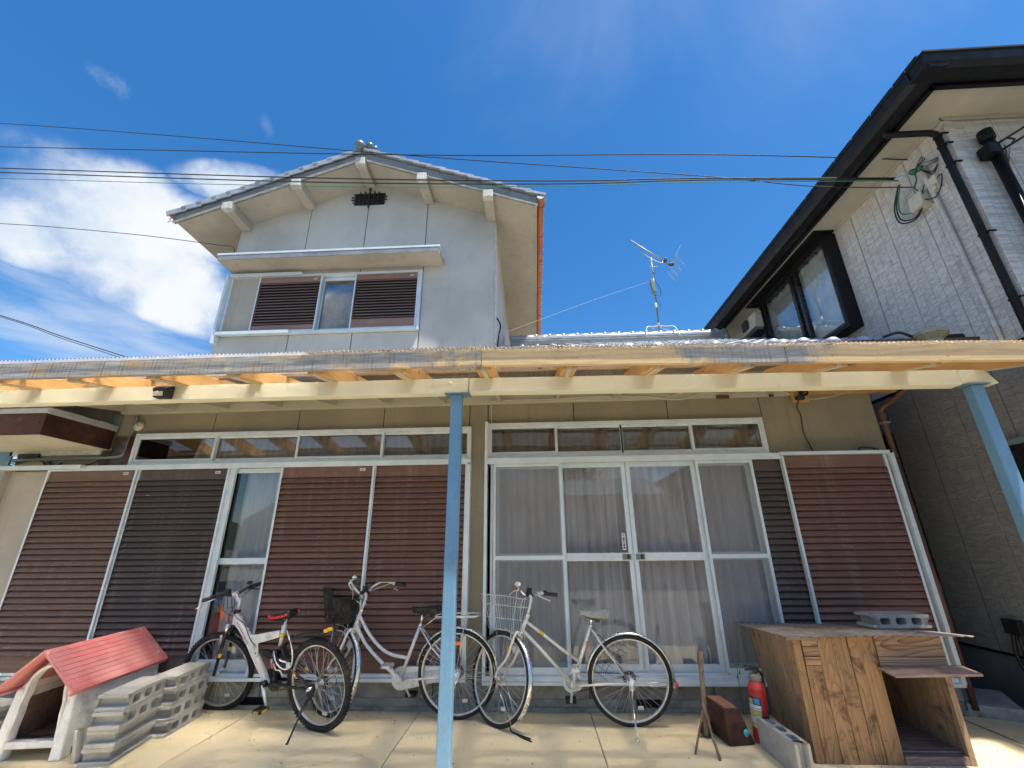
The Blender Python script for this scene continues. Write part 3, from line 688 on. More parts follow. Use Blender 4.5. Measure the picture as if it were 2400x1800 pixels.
# upper window
hp(MB().box(-4.90, -1.71, Y2-.055, Y2+.06, 5.545, 5.585).box(-4.86, -1.71, Y2-.07, Y2+.06, 4.505, 4.545).box(-4.88, -4.845, Y2-.05, Y2+.02, 4.546, 5.544).box(-1.755, -1.713, Y2-.055, Y2+.06, 4.546, 5.544), 'window_frame', ALU, bev=.002)
hp(MB().box(-4.88, -3.68, Y2-.105, Y2-.072, 5.548, 5.60).box(-4.90, -3.72, Y2-.12, Y2-.075, 4.49, 4.54), 'box_rail', ALU, bev=.002)
hp(MB().box(-4.925, -4.885, Y2-.12, Y2+.05, 4.35, 5.58), 'box_post', ALU, bev=.002)
hp(MB().box(-4.845, -4.39, Y2-.03, Y2-.015, 4.546, 5.544), 'box_back_panel', SOF)
shutter(-4.395, -3.345, Y2-.045, 4.55, 5.54, SLATU, 4.66, 5.44, 15, .86, 'upper left louvred shutter, half open to the light', True)
shutter(-2.80, -1.757, Y2-.045, 4.55, 5.54, SLATU, 4.72, 5.44, 14, .86, 'upper right louvred shutter', True)
leaf(-3.36, -2.78, Y2+.01, 4.55, 5.54, .035, None, .05, .06, GLASS, 'sliding_window')
curtain(-3.3, -2.80, Y2+.15, 4.56, 5.5, CURT2, .008, .2, seed=8)
# awning
aw = MB().box(-4.93, -1.385, 5.53, Y2+.0, 5.674, 5.77); hp(aw, 'window_hood', SOF, bev=.006)
hp(MB().box(-4.945, -1.37, 5.515, 5.528, 5.765, 5.80).box(-4.945, -1.37, 5.528, Y2, 5.773, 5.795), 'hood_flashing', ALU, bev=.002)
hp(MB().box(-4.93, -3.1, 5.520, 5.529, 5.674, 5.763).box(-3.09, -1.385, 5.520, 5.529, 5.674, 5.763), 'hood_edge', BARGE, bev=.003)
hp(MB().box(-5.34, -4.975, 6.3, 8.2, 5.62, 5.70), 'window_hood', SOF, bev=.006)
# vent grille
vg = MB().box(-3.02, -2.49, Y2-.012, Y2+.0, 7.0, 7.25); vo_ = hp(vg, 'gable_vent', BLK)
q = MB()
for z_ in (7.03, 7.09, 7.15, 7.21): q.box(-3.04-.03*(z_ < 7.2 and z_ > 7.05), -2.47+.03*(z_ < 7.2 and z_ > 7.05), Y2-.038, Y2-.022, z_-.009, z_+.009)
for x_ in (-2.92, -2.84, -2.755, -2.67, -2.59): q.box(x_-.009, x_+.009, Y2-.045, Y2-.018, 6.96+.02*abs(x_+2.755)/.09, 7.29-.02*abs(x_+2.755)/.09)
q.box(-2.765, -2.745, Y2-.05, Y2-.02, 6.92, 7.34); q.build('grille_bars', BLK, vo_)

# --- upper roof
VY = 5.35
upr = MB()
for sgn, xe in ((-1, -5.64), (1, .13)):
    xs_ = [xe, -2.735]
    pts = [(xe, zs(xe)), (-2.735, zs(-2.735)), (-2.735, zs(-2.735)+.03), (xe, zs(xe)+.03)]
    upr.prism(pts, VY+.06, 10.9, 'Y')
up_roof = hp(upr, 'upper_roof', SOF)
b = MB()
for xe in (-5.74, .22): b.prism([(xe, ztop(xe)-.005), (-2.735, ztop(-2.735)-.005), (-2.735, ztop(-2.735)+.02), (xe, ztop(xe)+.02)], VY+.01, 11, 'Y')
b.build('roof_deck', BARGE, up_roof)
for xe, nm in ((-5.70, 'l'), (.17, 'r')):
    MB().prism([(xe, zs(xe)), (-2.735, zs(-2.735)+.0), (-2.735, ztop(-2.735)-.006), (xe, ztop(xe)-.006)], VY, VY+.06, 'Y').build('barge_board', BARGE, up_roof, bev=.004)
    # flaking plaster edge under the barge board
    n = 26; vs_ = []
    for i in range(n+1):
        x = xe+(-2.735-xe)*(i/n)*.97+(0 if nm == 'l' else 0); d = random.uniform(.006, .03)
        vs_.append((x, zs(x)+.004)); 
    low_ = [(x, z-random.uniform(.004, .022)) for x, z in vs_]
    MB().prism(vs_+low_[::-1], VY-.008, VY+.02, 'Y').build('plaster_edge', PLAST, up_roof)
# purlins
for xc, dz in ((-4.855, .0), (-3.785, 0), (-2.75, .02), (-1.69, 0), (-.61, 0)):
    w = .078; zt_ = zs(xc)+.02
    zb_ = zs(xc)-.115+dz*-.2
    hp(MB().box(xc-w, xc+w, VY+.02, Y2, zb_, zt_), 'purlin', SOF, bev=.008)
    hp(MB().box(xc-w-.004, xc+w+.004, VY-.022, VY+.075, zb_-.006, zt_+.0), 'purlin_cap', PLAST, bev=.012)
# eaves fascia + gutters
hp(MB().box(.13, .155, VY+.02, 10.9, 6.34, 6.49), 'eaves_board', SOF, bev=.003)
hp(MB().box(-5.665, -5.64, VY+.02, 10.9, 6.34, 6.49), 'eaves_board', SOF, bev=.003)
def gutter(x, y0, y1, z, r, mt, n=8, th=.004):
    pr = [(x+r*math.cos(R(a)), z+r*math.sin(R(a))) for a in range(180, 361, 15)]; pi_ = [(x+(r-th)*math.cos(R(a)), z+(r-th)*math.sin(R(a))) for a in range(360, 179, -15)]
    return hp(MB().prism(pr+pi_, y0, y1, 'Y', True), 'gutter', mt)
gu = gutter(.215, VY-.03, 11, 6.475, .055, COPPR); gutter(-5.725, VY-.03, 11, 6.455, .05, COPPR)
for yy in (5.5, 6.2, 6.9, 7.8, 9, 10): MB().tube([(.155, yy, 6.50), (.20, yy, 6.415), (.25, yy, 6.42), (.275, yy, 6.49)], .005, 5).build('gutter_hook', BLK, gu)
MB().prism(arc(.215, 6.475, .056, 180, 360, 10), VY-.036, VY-.03, 'Y').build('gutter_end', ALU, gu)
hp(MB().tube(smooth_path([(-5.70, VY, 6.43), (-5.74, VY-.02, 6.36), (-5.70, VY-.02, 6.33), (-5.76, VY-.02, 6.30)]), .006, 5), 'gutter_wire', ZINC)

# roof tiles: an S-profile clay tile, about .27 wide and .28 long
def tile_mesh(name, mt, w=.268, L=.285, th=.016, verge=False):
    def prof(u):   # u across 0..1
        return .038*math.exp(-((u-.16)/.13)**2)-.014*math.sin(math.pi*min(max((u-.3)/.7, 0), 1))
    n = 10; b = MB(); vs = []
    for y, dz in ((0, .022), (L, 0)):
        for t_ in (0, -th):
            for i in range(n+1): u = i/n; vs.append((u*w*1.03, y, prof(u)+dz+t_+.016))
    k = n+1
    fs = [(i, i+1, 2*k+i+1, 2*k+i) for i in range(n)]+[(k+i+1, k+i, 3*k+i, 3*k+i+1) for i in range(n)]+[(i+1, i, k+i, k+i+1) for i in range(n)]
    fs += [(0, 2*k, 3*k, k), (n, k+n, 3*k+n, 2*k+n)]
    b.add(vs, fs, True); return b
tl_mb = tile_mesh('roof_tile', TILE); TL = tl_mb.mesh('roof_tile', TILE)
# eave tile: the same with a round end disc
te = tile_mesh('eave_tile', TILE)
te.ball((.16*.268+.005, .018, .046), .062, 12, (1.05, .9, .85)); te.box(.09, .276, -.004, .012, -.025, .018)
TE = te.mesh('eave_tile', TILE)
SL = math.atan(.49)
low_roof = hp(MB().hexa([(-6.1, 3.86, 3.10), (3.82, 3.86, 3.10), (3.82, 8.0, 5.13), (-6.1, 8.0, 5.13), (-6.1, 3.86, 3.16), (3.82, 3.86, 3.16), (3.82, 8.0, 5.19), (-6.1, 8.0, 5.19)])
              .hexa([(-6.1, 8.0, 5.13), (3.82, 8.0, 5.13), (3.82, 12.3, 3.05), (-6.1, 12.3, 3.05), (-6.1, 8.0, 5.19), (3.82, 8.0, 5.19), (3.82, 12.3, 3.11), (-6.1, 12.3, 3.11)]), 'lower_roof', SOF)
ncol = 36; x_right = 3.83; rows = 17; st_ = .245
stuff = MB(); cnt = 0
for j in range(rows):
    for i in range(ncol):
        x = x_right-.268*(i+1); d = j*st_; y = 3.80+d*math.cos(SL); z = 3.088+d*math.sin(SL)
        if x > -.6 or (j == 0):
            if -5.2 < x < -.5 and y > 5.75: continue
            inst('eave_tile' if j == 0 else 'roof_tile', TE if j == 0 else TL, low_roof, (x, y, z+random.uniform(0, .003)), (SL, 0, random.uniform(-.006, .006))); cnt += 1
        else:
            if y > 5.75 and -5.2 < x < -.5: continue
            stuff.T = Matrix.Translation((x, y, z)) @ Matrix.Rotation(SL, 4, 'X'); stuff.add(tl_mb.v, tl_mb.f, True)
stuff.T = None; stuff.build('roof_tiles', TILE, low_roof, kind='stuff')
# ridge with collars
rz = 5.24
MB().box(-.4, 3.74, 7.90, 8.10, 5.16, 5.35).build('ridge_base', TILE, low_roof, bev=.01)
MB().box(-.4, 3.76, 7.86, 8.14, 5.235, 5.25).box(-.4, 3.76, 7.87, 8.13, 5.275, 5.29).build('ridge_course', TILE, low_roof)
rc = MB(); rc.prism(arc(0, 0, .075, 0, 180, 10), 0, .275, 'X', True); rc.prism(arc(0, 0, .094, 0, 180, 10), .235, .29, 'X', True); RC = rc.mesh('ridge_tile', TILE)
for i in range(15): inst('ridge_tile', RC, low_roof, (-.42+.277*i, 8.0, 5.345))
re_ = MB().ball((3.86, 7.98, 5.34), .085, 10).box(3.74, 3.86, 7.88, 8.12, 5.10, 5.36); re_.ball((3.87, 7.93, 5.22), .07, 10); re_.build('ridge_end', TILE, low_roof)
# verge boards of the lower roof, brown gutter along its eave
hp(MB().hexa([(3.80, 3.82, 3.04), (3.84, 3.82, 3.04), (3.84, 8.0, 5.08), (3.80, 8.0, 5.08), (3.80, 3.82, 3.15), (3.84, 3.82, 3.15), (3.84, 8.0, 5.18), (3.80, 8.0, 5.18)]), 'verge_board', BRPIPE)
g2 = MB().prism([(3.74+.05*math.cos(R(a)), 3.105+.05*math.sin(R(a))) for a in range(180, 361, 15)]+[(3.74+.046*math.cos(R(a)), 3.105+.046*math.sin(R(a))) for a in range(360, 179, -15)], -6.1, 4.0, 'X', True)
hp(g2, 'gutter', BRPIPE)
hp(MB().hexa([(-6.1, 3.84, 3.02), (3.8, 3.84, 3.02), (3.8, 4.64, 3.02), (-6.1, 4.64, 3.02), (-6.1, 3.84, 3.04), (3.8, 3.84, 3.04), (3.8, 4.64, 3.04), (-6.1, 4.64, 3.04)]), 'soffit', SOF)
hp(MB().box(-6.1, 3.8, 3.80, 3.838, 3.02, 3.13), 'eaves_board', BRPIPE)
hp(MB().tube(smooth_path([(3.80, 3.78, 3.06), (3.80, 4.0, 2.98), (3.74, 4.45, 2.78), (3.70, 4.60, 2.72), (3.70, 4.62, 2.6), (3.70, 4.62, 2.2)]), .026, 10), 'downpipe', BRPIPE)
hp(MB().tube([(3.70, 4.62, 2.2), (3.70, 4.62, .05)], .026, 10), 'downpipe', BRPIPE)
MB_ = MB().box(3.66, 3.735, 4.58, 4.66, 2.56, 2.575); hp(MB_, 'pipe_bracket', ZINC)

# upper roof tiles: verge tiles seen edge-on, ridge, the rest as one
SU = math.atan(.387)
vt = MB(); L = .30
for (y0, y1, z0, z1) in ((0, .27, .030, .072), (0, .022, -.018, .030)): vt.hexa([(-.02, y0, z0), (L, y0, z0-.026), (L, y1, z0-.026), (-.02, y1, z0), (-.02, y0, z1), (L, y0, z1-.028), (L, y1, z1-.028), (-.02, y1, z1)])
VT = vt.mesh('verge_tile', TILE)
ust = MB()
for sgn in (-1, 1):
    xe = .26 if sgn > 0 else -5.78
    nrow = 13
    for j in range(nrow):
        d = j*.245
        x = xe-sgn*d*math.cos(SU); z = ztop(xe)+.018+d*math.sin(SU)
        rot = (0, SU, math.pi) if False else None
        Mx = Matrix.Translation((x, VY-.045, z)) @ (Matrix.Rotation(SU, 4, 'Y') @ Matrix.Rotation(math.pi, 4, 'Z') @ Matrix.Translation((0, -.27, 0)) if sgn > 0 else Matrix.Rotation(-SU, 4, 'Y'))
        o = inst('verge_tile', VT, up_roof); o.matrix_basis = Mx
        for i in range(20):
            ust.T = Matrix.Translation((x, VY+.22+i*.268, z-.01)) @ (Matrix.Rotation(SU, 4, 'Y') @ Matrix.Rotation(math.pi/2, 4, 'Z') if sgn > 0 else Matrix.Rotation(-SU, 4, 'Y') @ Matrix.Rotation(-math.pi/2, 4, 'Z') @ Matrix.Translation((-.268, 0, 0)))
            ust.add(tl_mb.v, tl_mb.f, True)
ust.T = None; ust.build('roof_tiles', TILE, up_roof, kind='stuff')
MB().prism([(-2.735-.12, ztop(-2.735)), (-2.735+.12, ztop(-2.735)), (-2.735+.09, ztop(-2.735)+.10), (-2.735-.09, ztop(-2.735)+.10)], VY-.02, 11, 'Y').build('ridge_base', TILE, up_roof, bev=.01)
r2 = MB(); r2.prism(arc(0, 0, .08, 0, 180, 10), 0, .275, 'Y', True); r2.prism(arc(0, 0, .098, 0, 180, 10), 0, .05, 'Y', True); RC2 = r2.mesh('ridge_tile', TILEG)
for i in range(20): inst('ridge_tile', RC2, up_roof, (-2.735+.004*math.sin(i), VY+.02+.277*i, ztop(-2.735)+.10))
MB().ball((-2.76, VY-.07, ztop(-2.735)+.085), .085, 12).build('ridge_end_ball', TILEG, up_roof)
MB().ball((-2.62, VY+.0, ztop(-2.735)+.13), .07, 10).ball((-2.54, VY+.03, ztop(-2.735)+.10), .055, 10).build('ridge_scroll', TILEG, up_roof)

# --- side porch roof at the left
pr_ = hp(MB().box(-7.2, -4.79, 3.885, Y1-.002, 2.452, 2.47), 'porch_soffit', NSOF)
MB().box(-7.2, -4.765, 3.862, 3.884, 2.446, 2.69).box(-4.787, -4.765, 3.886, Y1-.05, 2.446, 2.69).build('porch_fascia', BROWNF, pr_)
MB().box(-7.2, -4.755, 3.850, 3.861, 2.66, 2.70).box(-7.2, -4.745, 3.862, Y1-.05, 2.692, 2.715).box(-4.762, -4.745, 3.862, Y1-.05, 2.655, 2.69).build('porch_flashing', ALU2, pr_)
hp(MB().box(-7.2, -5.95, Y1-.02, Y1+.0, 1.5, 2.45), 'porch_door_panel', POST)
for k in range(4):
    MB().box(-7.0+.001, -4.80, 3.95+k*.16, 4.08+k*.16, 2.716, 2.724+.014*(k % 2)).build('porch_roof_sheet', TILE, pr_)
hp(MB().box(-5.98, -4.9, Y1-.02, Y1-.001, 2.40, 2.452), 'wall_band', PLAST)
# pipes, vents and cables on the wall
hp(MB().tube(smooth_path([(-5.9, Y1-.03, 2.352), (-5.2, Y1-.03, 2.355), (-4.72, Y1-.03, 2.365), (-4.60, Y1-.03, 2.40), (-4.585, Y1-.03, 2.47), (-4.58, Y1-.03, 2.62), (-4.575, Y1-.03, 2.84)]), .017, 8), 'conduit', PIPEG)
hp(MB().box(-4.87, -4.77, Y1-.05, Y1-.001, 2.66, 2.85), 'gutter_box', PIPEG, bev=.005)
hp(MB().lathe([(.0, .05), (.035, .048), (.055, .03), (.057, 0)], 20, Matrix.Translation((-4.53, Y1, 2.72)) @ Matrix.Rotation(R(90), 4, 'X')).lathe([(.018, .048), (.026, .058), (.0, .062)], 16, Matrix.Translation((-4.53, Y1, 2.72)) @ Matrix.Rotation(R(90), 4, 'X')), 'round_vent', CREAMP)
q = MB()
for s_ in (0, .02, .045): q.tube(smooth_path([(-5.95, Y1-.02, 2.33-s_), (-5.6, Y1-.03, 2.34+s_*.3), (-5.45, Y1-.025, 2.30-s_), (-5.3, Y1-.025, 2.27+s_)]), .006, 5)
q.tube(smooth_path([(-5.5, Y1-.02, 2.35), (-5.42, Y1-.02, 2.29), (-5.37, Y1-.02, 2.265)]), .008, 5).tube(smooth_path([(-5.45, Y1-.02, 2.275), (-5.15, Y1-.02, 2.27), (-4.95, Y1-.02, 2.30), (-4.85, Y1-.02, 2.36)]), .006, 5).box(-5.85, -5.6, Y1-.04, Y1-.02, 2.375, 2.42)
hp(q, 'wall_cables', WIRE)

# ------------------------------------------------------------------ lean-to canopy
can = empty('canopy', (-.6, 3.25, 0), label='timber and steel lean-to canopy with clear corrugated roofing over the yard', cat='canopy')
def cp(mb, name, mats, **k):
    o = mb.build(name, mats, None, **k); o.parent = can; o.matrix_parent_inverse = Matrix.Translation((.6, -3.25, 0)); return o
def dz(x, y):
    if x < -.4: return 0
    k = -.0197+(y-2.9)/.35*.0084 if y < 3.25 else -.0113+(y-3.25)/1.35*.021
    return (x+.4)*k
def rb(x, y): return 2.655+.178*(y-3.25)+dz(x, y)          # rafter underside
def fasc(x0, x1, mt):
    z0a, z1a = 2.622+dz(x0, 2.9), 2.75+dz(x0, 2.9); z0b, z1b = 2.622+dz(x1, 2.9), 2.75+dz(x1, 2.9)
    return cp(MB().hexa([(x0, 2.885, z0a), (x1, 2.885, z0b), (x1, 2.92, z0b), (x0, 2.92, z0a), (x0, 2.885, z1a), (x1, 2.885, z1b), (x1, 2.92, z1b), (x0, 2.92, z1a)]), 'fascia_board', mt, bev=.003)
fasc(-5.6, -2.302, FA1); fasc(-2.298, -.362, FA2); fasc(-.358, 1.79, FA3); fasc(1.794, 3.60, FA4)
# beams
cp(MB().box(-6.2, -.500, 3.2, 3.29, 2.528, 2.650), 'beam', CREAM, bev=.004)
x0, x1 = -.495, 3.49
def zz(x, z): return z+dz(x, 3.25)
b = MB().hexa([(x0, 3.2, 2.529), (3.2, 3.2, zz(3.2, 2.529)), (3.2, 3.29, zz(3.2, 2.529)), (x0, 3.29, 2.529), (x0, 3.2, 2.649), (3.2, 3.2, zz(3.2, 2.649)), (3.2, 3.29, zz(3.2, 2.649)), (x0, 3.29, 2.649)])
cp(b, 'beam', CREAM, bev=.004)
b = MB().hexa([(3.202, 3.2, 2.505), (3.47, 3.2, 2.495), (3.47, 3.29, 2.495), (3.202, 3.29, 2.505), (3.202, 3.2, zz(3.2, 2.649)), (3.40, 3.2, zz(3.4, 2.649)), (3.44, 3.29, zz(3.4, 2.647)), (3.202, 3.29, zz(3.2, 2.649))])
cp(b, 'beam_end', CREAM, bev=.006)
for bx in (-.775, -.645): cp(MB().ball((bx, 3.198, 2.607), .013, 8, (1, .6, 1)), 'bolt_head', CREAM)
cp(MB().ball((.13, 3.198, 2.60), .008, 8, (1, .5, 1)), 'bolt_head', CREAM)
# ledger
cp(MB().hexa([(-4.76, 4.585, 2.862), (2.95, 4.585, 2.862+dz(2.95, 4.6)), (2.95, 4.645, 2.862+dz(2.95, 4.6)), (-4.76, 4.645, 2.862), (-4.76, 4.585, 2.968), (2.95, 4.585, 2.968+dz(2.95, 4.6)), (2.95, 4.645, 2.968+dz(2.95, 4.6)), (-4.76, 4.645, 2.968)]), 'ledger', CREAM2, bev=.003)
cp(MB().box(2.955, 3.9, 4.59, 4.645, 2.905, 3.0), 'ledger', RAFT)
cp(MB().box(2.0, 2.13, 4.56, 4.584, 2.868, 2.90).box(2.56, 2.60, 4.56, 4.584, 2.872, 2.90), 'wood_cleat', BRPIPE)
# rafters
xr = [-.98+.628*k for k in range(-8, 8)]
for i, x in enumerate(xr):
    if x < 3.6:
        b = MB(); a, c = x-.018, x+.018; ya, yb = 2.922, 4.58
        b.hexa([(a, ya, rb(x, ya)), (c, ya, rb(x, ya)), (c, yb, rb(x, yb)), (a, yb, rb(x, yb)), (a, ya, rb(x, ya)+.125), (c, ya, rb(x, ya)+.125), (c, yb, rb(x, yb)+.125), (a, yb, rb(x, yb)+.125)])
        cp(b, 'rafter', CREAM2, bev=.002)
    for s_ in (-1, 1):
        a = x+s_*.0375-.0185; c = a+.037; ya, yb = 2.923, 3.9 if s_ > 0 else 3.75; e = .006
        b = MB().hexa([(a, ya, rb(x, ya)+e), (c, ya, rb(x, ya)+e), (c, yb, rb(x, yb)+e), (a, yb, rb(x, yb)+e), (a, ya, rb(x, ya)+.127), (c, ya, rb(x, ya)+.127), (c, yb, rb(x, yb)+.127), (a, yb, rb(x, yb)+.127)])
        cp(b, 'splice_rafter', RAFT, bev=.002)
for yb_ in (3.00, 3.50, 3.95, 4.38):
    for (xa, xb) in ((-6.2, -2.0), (-1.995, 1.6), (1.605, 3.58)):
        za, zb_ = rb(xa, yb_)+.129, rb(xb, yb_)+.129
        cp(MB().hexa([(xa, yb_, za), (xb, yb_, zb_), (xb, yb_+.035, zb_+.005), (xa, yb_+.035, za+.005), (xa, yb_, za+.026), (xb, yb_, zb_+.026), (xb, yb_+.035, zb_+.031), (xa, yb_+.035, za+.031)]), 'batten', BATT)
# corrugated sheets
def sheetmesh(xa, xb, lift):
    n = int(round((xb-xa)/.032*10)); am = .0055
    def f(u, v):
        x = xa+u*(xb-xa); y = 2.862+v*(4.63-2.862)
        return (x, y, rb(x, y)+.176+lift+am*math.cos(2*math.pi*x/.032)+.002*math.sin(x*7+v*5))
    return MB().grid(f, n, 6)
xa = -6.2; k = 0
while xa < 3.55:
    xb = min(xa+.64, 3.616)
    if 3.616-xb < .2: xb = 3.616
    cp(sheetmesh(xa, xb+.032 if xb < 3.6 else xb, .0015*(k % 2)), 'corrugated_sheet', SHEET); xa = xb; k += 1
# posts
p = MB().box(-.637, -.550, 3.208, 3.288, -.01, 2.518); cp(p, 'post', POST, bev=.008)
cp(MB().box(-.685, -.488, 3.19, 3.30, 2.519, 2.5265), 'post_plate', PCAP, bev=.001)
cp(MB().box(3.275, 3.362, 3.208, 3.288, -.01, 2.49), 'post', POST, bev=.008)
cp(MB().box(3.24, 3.40, 3.19, 3.30, 2.491, 2.498), 'post_plate', PCAP, bev=.001)
# cord along the ledger
cord = MB().tube(smooth_path([(-.44, 4.63, 2.2), (-.45, 4.63, 2.6), (-.455, 4.62, 2.86), (-.42, 4.57, 2.90), (.2, 4.57, 2.905), (.66, 4.575, 2.925), (1.2, 4.575, 2.915), (1.45, 4.575, 2.88), (1.60, 4.575, 2.865), (1.72, 4.575, 2.89), (1.86, 4.575, 2.935), (2.1, 4.57, 2.92), (2.35, 4.57, 2.915), (2.62, 4.57, 2.945), (2.74, 4.57, 2.91), (2.84, 4.575, 2.87)]), .0045, 5)
cord.tube(smooth_path([(2.9, 4.575, 2.835), (3.05, 4.58, 2.84), (3.25, 4.58, 2.87), (3.4, 4.585, 2.93)]), .0045, 5)
tag(cord.build('lighting_cord', WIREW), 'pale electrical cord sagging along the ledger over the glass doors', 'cord')

# lamp on the beam (left)
lp = empty('solar_lamp', (-2.97, 3.2, 2.585), label='small black solar wall lamp on the cream beam at the left', cat='lamp')
def sub(root, mb, name, mats, **k):
    o = mb.build(name, mats, None, **k); o.parent = root; o.matrix_parent_inverse = Matrix.Translation(root.location).inverted(); return o
sub(lp, MB().prism([(3.199, 2.535), (3.199, 2.64), (3.185, 2.642), (3.115, 2.605), (3.135, 2.535)], -3.03, -2.915, 'X'), 'lamp_housing', BLK, bev=.004)
sub(lp, MB().hexa([(-3.022, 3.126, 2.541), (-2.94, 3.126, 2.541), (-2.94, 3.127, 2.542), (-3.022, 3.127, 2.542), (-3.022, 3.118, 2.575), (-2.94, 3.118, 2.575), (-2.94, 3.119, 2.576), (-3.022, 3.119, 2.576)]), 'lamp_lens', CREAMP)
sub(lp, MB().ball((-2.981, 3.116, 2.567), .012, 10), 'motion_sensor', WHITE)
sub(lp, MB().hexa([(-3.02, 3.12, 2.612), (-2.945, 3.12, 2.612), (-2.945, 3.18, 2.643), (-3.02, 3.18, 2.643), (-3.02, 3.12, 2.615), (-2.945, 3.12, 2.615), (-2.945, 3.18, 2.646), (-3.02, 3.18, 2.646)]), 'solar_panel', BLKP)
# spotlight on a board (right)
sp = empty('spot_lamp', (2.88, 4.58, 2.86), label='black spotlight on a plywood board above the right shutter', cat='lamp')
sub(sp, MB().box(2.785, 2.955, 4.55, 4.58, 2.80, 2.92), 'mounting_board', RAFT, bev=.003)
sub(sp, MB().box(2.80, 2.885, 4.50, 4.549, 2.815, 2.86), 'lamp_base', BLK, bev=.01)
Tm = Matrix.Translation((2.885, 4.50, 2.89)) @ Vector((.35, -.8, -.25)).to_track_quat('Z', 'Y').to_matrix().to_4x4()
sub(sp, MB().lathe([(.0, -.05), (.022, -.045), (.036, -.005), (.038, .02), (.034, .02), (.03, .006), (0, .0)], 18, Tm), 'lamp_head', BLK)
sub(sp, MB().lathe([(.029, .008), (.02, .004), (.0, .003)], 16, Tm @ Matrix.Translation((0, 0, .006))), 'reflector_bowl', CHROME)
sub(sp, MB().tube(smooth_path([(2.83, 4.52, 2.82), (2.835, 4.60, 2.76), (2.865, 4.62, 2.66), (2.85, 4.62, 2.50), (2.875, 4.62, 2.38), (2.885, 4.60, 2.27)]), .006, 6), 'power_cord', WIRE)
q = MB().tube(smooth_path([(3.33, 4.60, 2.268), (3.37, 4.60, 2.31), (3.47, 4.60, 2.305), (3.52, 4.60, 2.285), (3.42, 4.58, 2.27)]), .006, 6).box(3.49, 3.535, 4.58, 4.61, 2.265, 2.292)
tag(q.build('coiled_cable', WIRE), 'short loop of black cable lying on the right shutter rail', 'cable')

# ------------------------------------------------------------------ neighbouring house
nb_ = empty('neighbour_house', (5.5, 6, 0), label='neighbouring house with pale stone-look siding and black gutters at the right', cat='house')
NX = 4.35
wy0, wy1, wz0, wz1 = 5.32, 7.10, 4.10, 5.45
ys = [3.53]+[4.05+.443*i for i in range(0, 20)]
for i in range(len(ys)-1):
    a, c = ys[i]+.004, ys[i+1]-.004
    segs = [(.42, 3.045), (3.08, 5.53)]
    for (z0, z1) in segs:
        parts_ = [(a, c, z0, z1)]
        holes = [(wy0, wy1, wz0, wz1)] if z0 > 3 else [(5.36, 6.9, 1.0, 2.63)]
        for (h0, h1, h2, h3) in holes:
            np_ = []
            for (p0, p1, q0, q1) in parts_:
                if p1 <= h0 or p0 >= h1 or q1 <= h2 or q0 >= h3: np_.append((p0, p1, q0, q1)); continue
                if p0 < h0: np_.append((p0, h0, q0, q1))
                if p1 > h1: np_.append((h1, p1, q0, q1))
                m0, m1 = max(p0, h0), min(p1, h1)
                if q0 < h2: np_.append((m0, m1, q0, h2))
                if q1 > h3: np_.append((m0, m1, h3, q1))
            parts_ = np_
        for (p0, p1, q0, q1) in parts_:
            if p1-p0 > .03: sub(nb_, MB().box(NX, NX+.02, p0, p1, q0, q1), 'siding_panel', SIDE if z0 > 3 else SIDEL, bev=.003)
sub(nb_, MB().box(NX+.021, NX+.1, 3.54, 12.5, .4, 5.53), 'wall_core', NFND)
sub(nb_, MB().box(NX-.006, NX+.03, 3.53, 12.5, 3.046, 3.079), 'belt_trim', BLKM)
sub(nb_, MB().box(NX+.02, NX+.1, 3.5, 12.5, -.02, .40), 'plinth', NFND)
sub(nb_, MB().box(NX-.01, NX+.02, 3.5, 12.5, .40, .418), 'plinth_flashing', BLKM)
# front wall
for i in range(9):
    xa = NX+.03+.455*i; sub(nb_, MB().box(xa+.004, xa+.451, 3.53, 3.55, .42, 5.53), 'siding_panel', SIDE, bev=.003)
sub(nb_, MB().box(NX-.016, NX+.10, 3.515, 3.529, .42, 5.5).box(NX-.016, NX-.001, 3.53, 3.62, .42, 5.5), 'corner_trim', SIDE, bev=.004)
sub(nb_, MB().box(NX+.101, 9, 3.551, 3.6, -.02, 5.53), 'wall_core', NFND)
# soffit with joints
EX, EY = 3.93, 3.13
for k in range(8):
    y0 = EY+1.25*k; sub(nb_, MB().box(EX, NX-.001, y0+.003, y0+1.247, 5.535, 5.55), 'soffit_panel', NSOF)
sub(nb_, MB().box(NX, 9.5, EY, 3.527, 5.535, 5.55), 'soffit_panel', NSOF)
sub(nb_, MB().box(NX-.03, NX-.001, 3.5, 12.5, 5.505, 5.534).box(NX-.03, 9, 3.495, 3.514, 5.505, 5.534), 'soffit_bead', NSOF)
# fascia and box gutter
sub(nb_, MB().box(3.89, 3.929, 3.10, 13, 5.45, 5.70).box(3.89, 10, 3.09, 3.129, 5.45, 5.70), 'eaves_board', BLKM)
pr = [(3.885, 5.66), (3.885, 5.50), (3.87, 5.47), (3.80, 5.455), (3.73, 5.47), (3.69, 5.52), (3.675, 5.60), (3.66, 5.605), (3.66, 5.625), (3.70, 5.625), (3.71, 5.53), (3.75, 5.49), (3.86, 5.495), (3.87, 5.66)]
sub(nb_, MB().prism(pr, 2.90, 13, 'Y'), 'gutter', BLKM)
pf = [(3.085-(3.885-x_), z_) for x_, z_ in pr]
sub(nb_, MB().prism(pf, 3.665, 10, 'X'), 'gutter', BLKM)
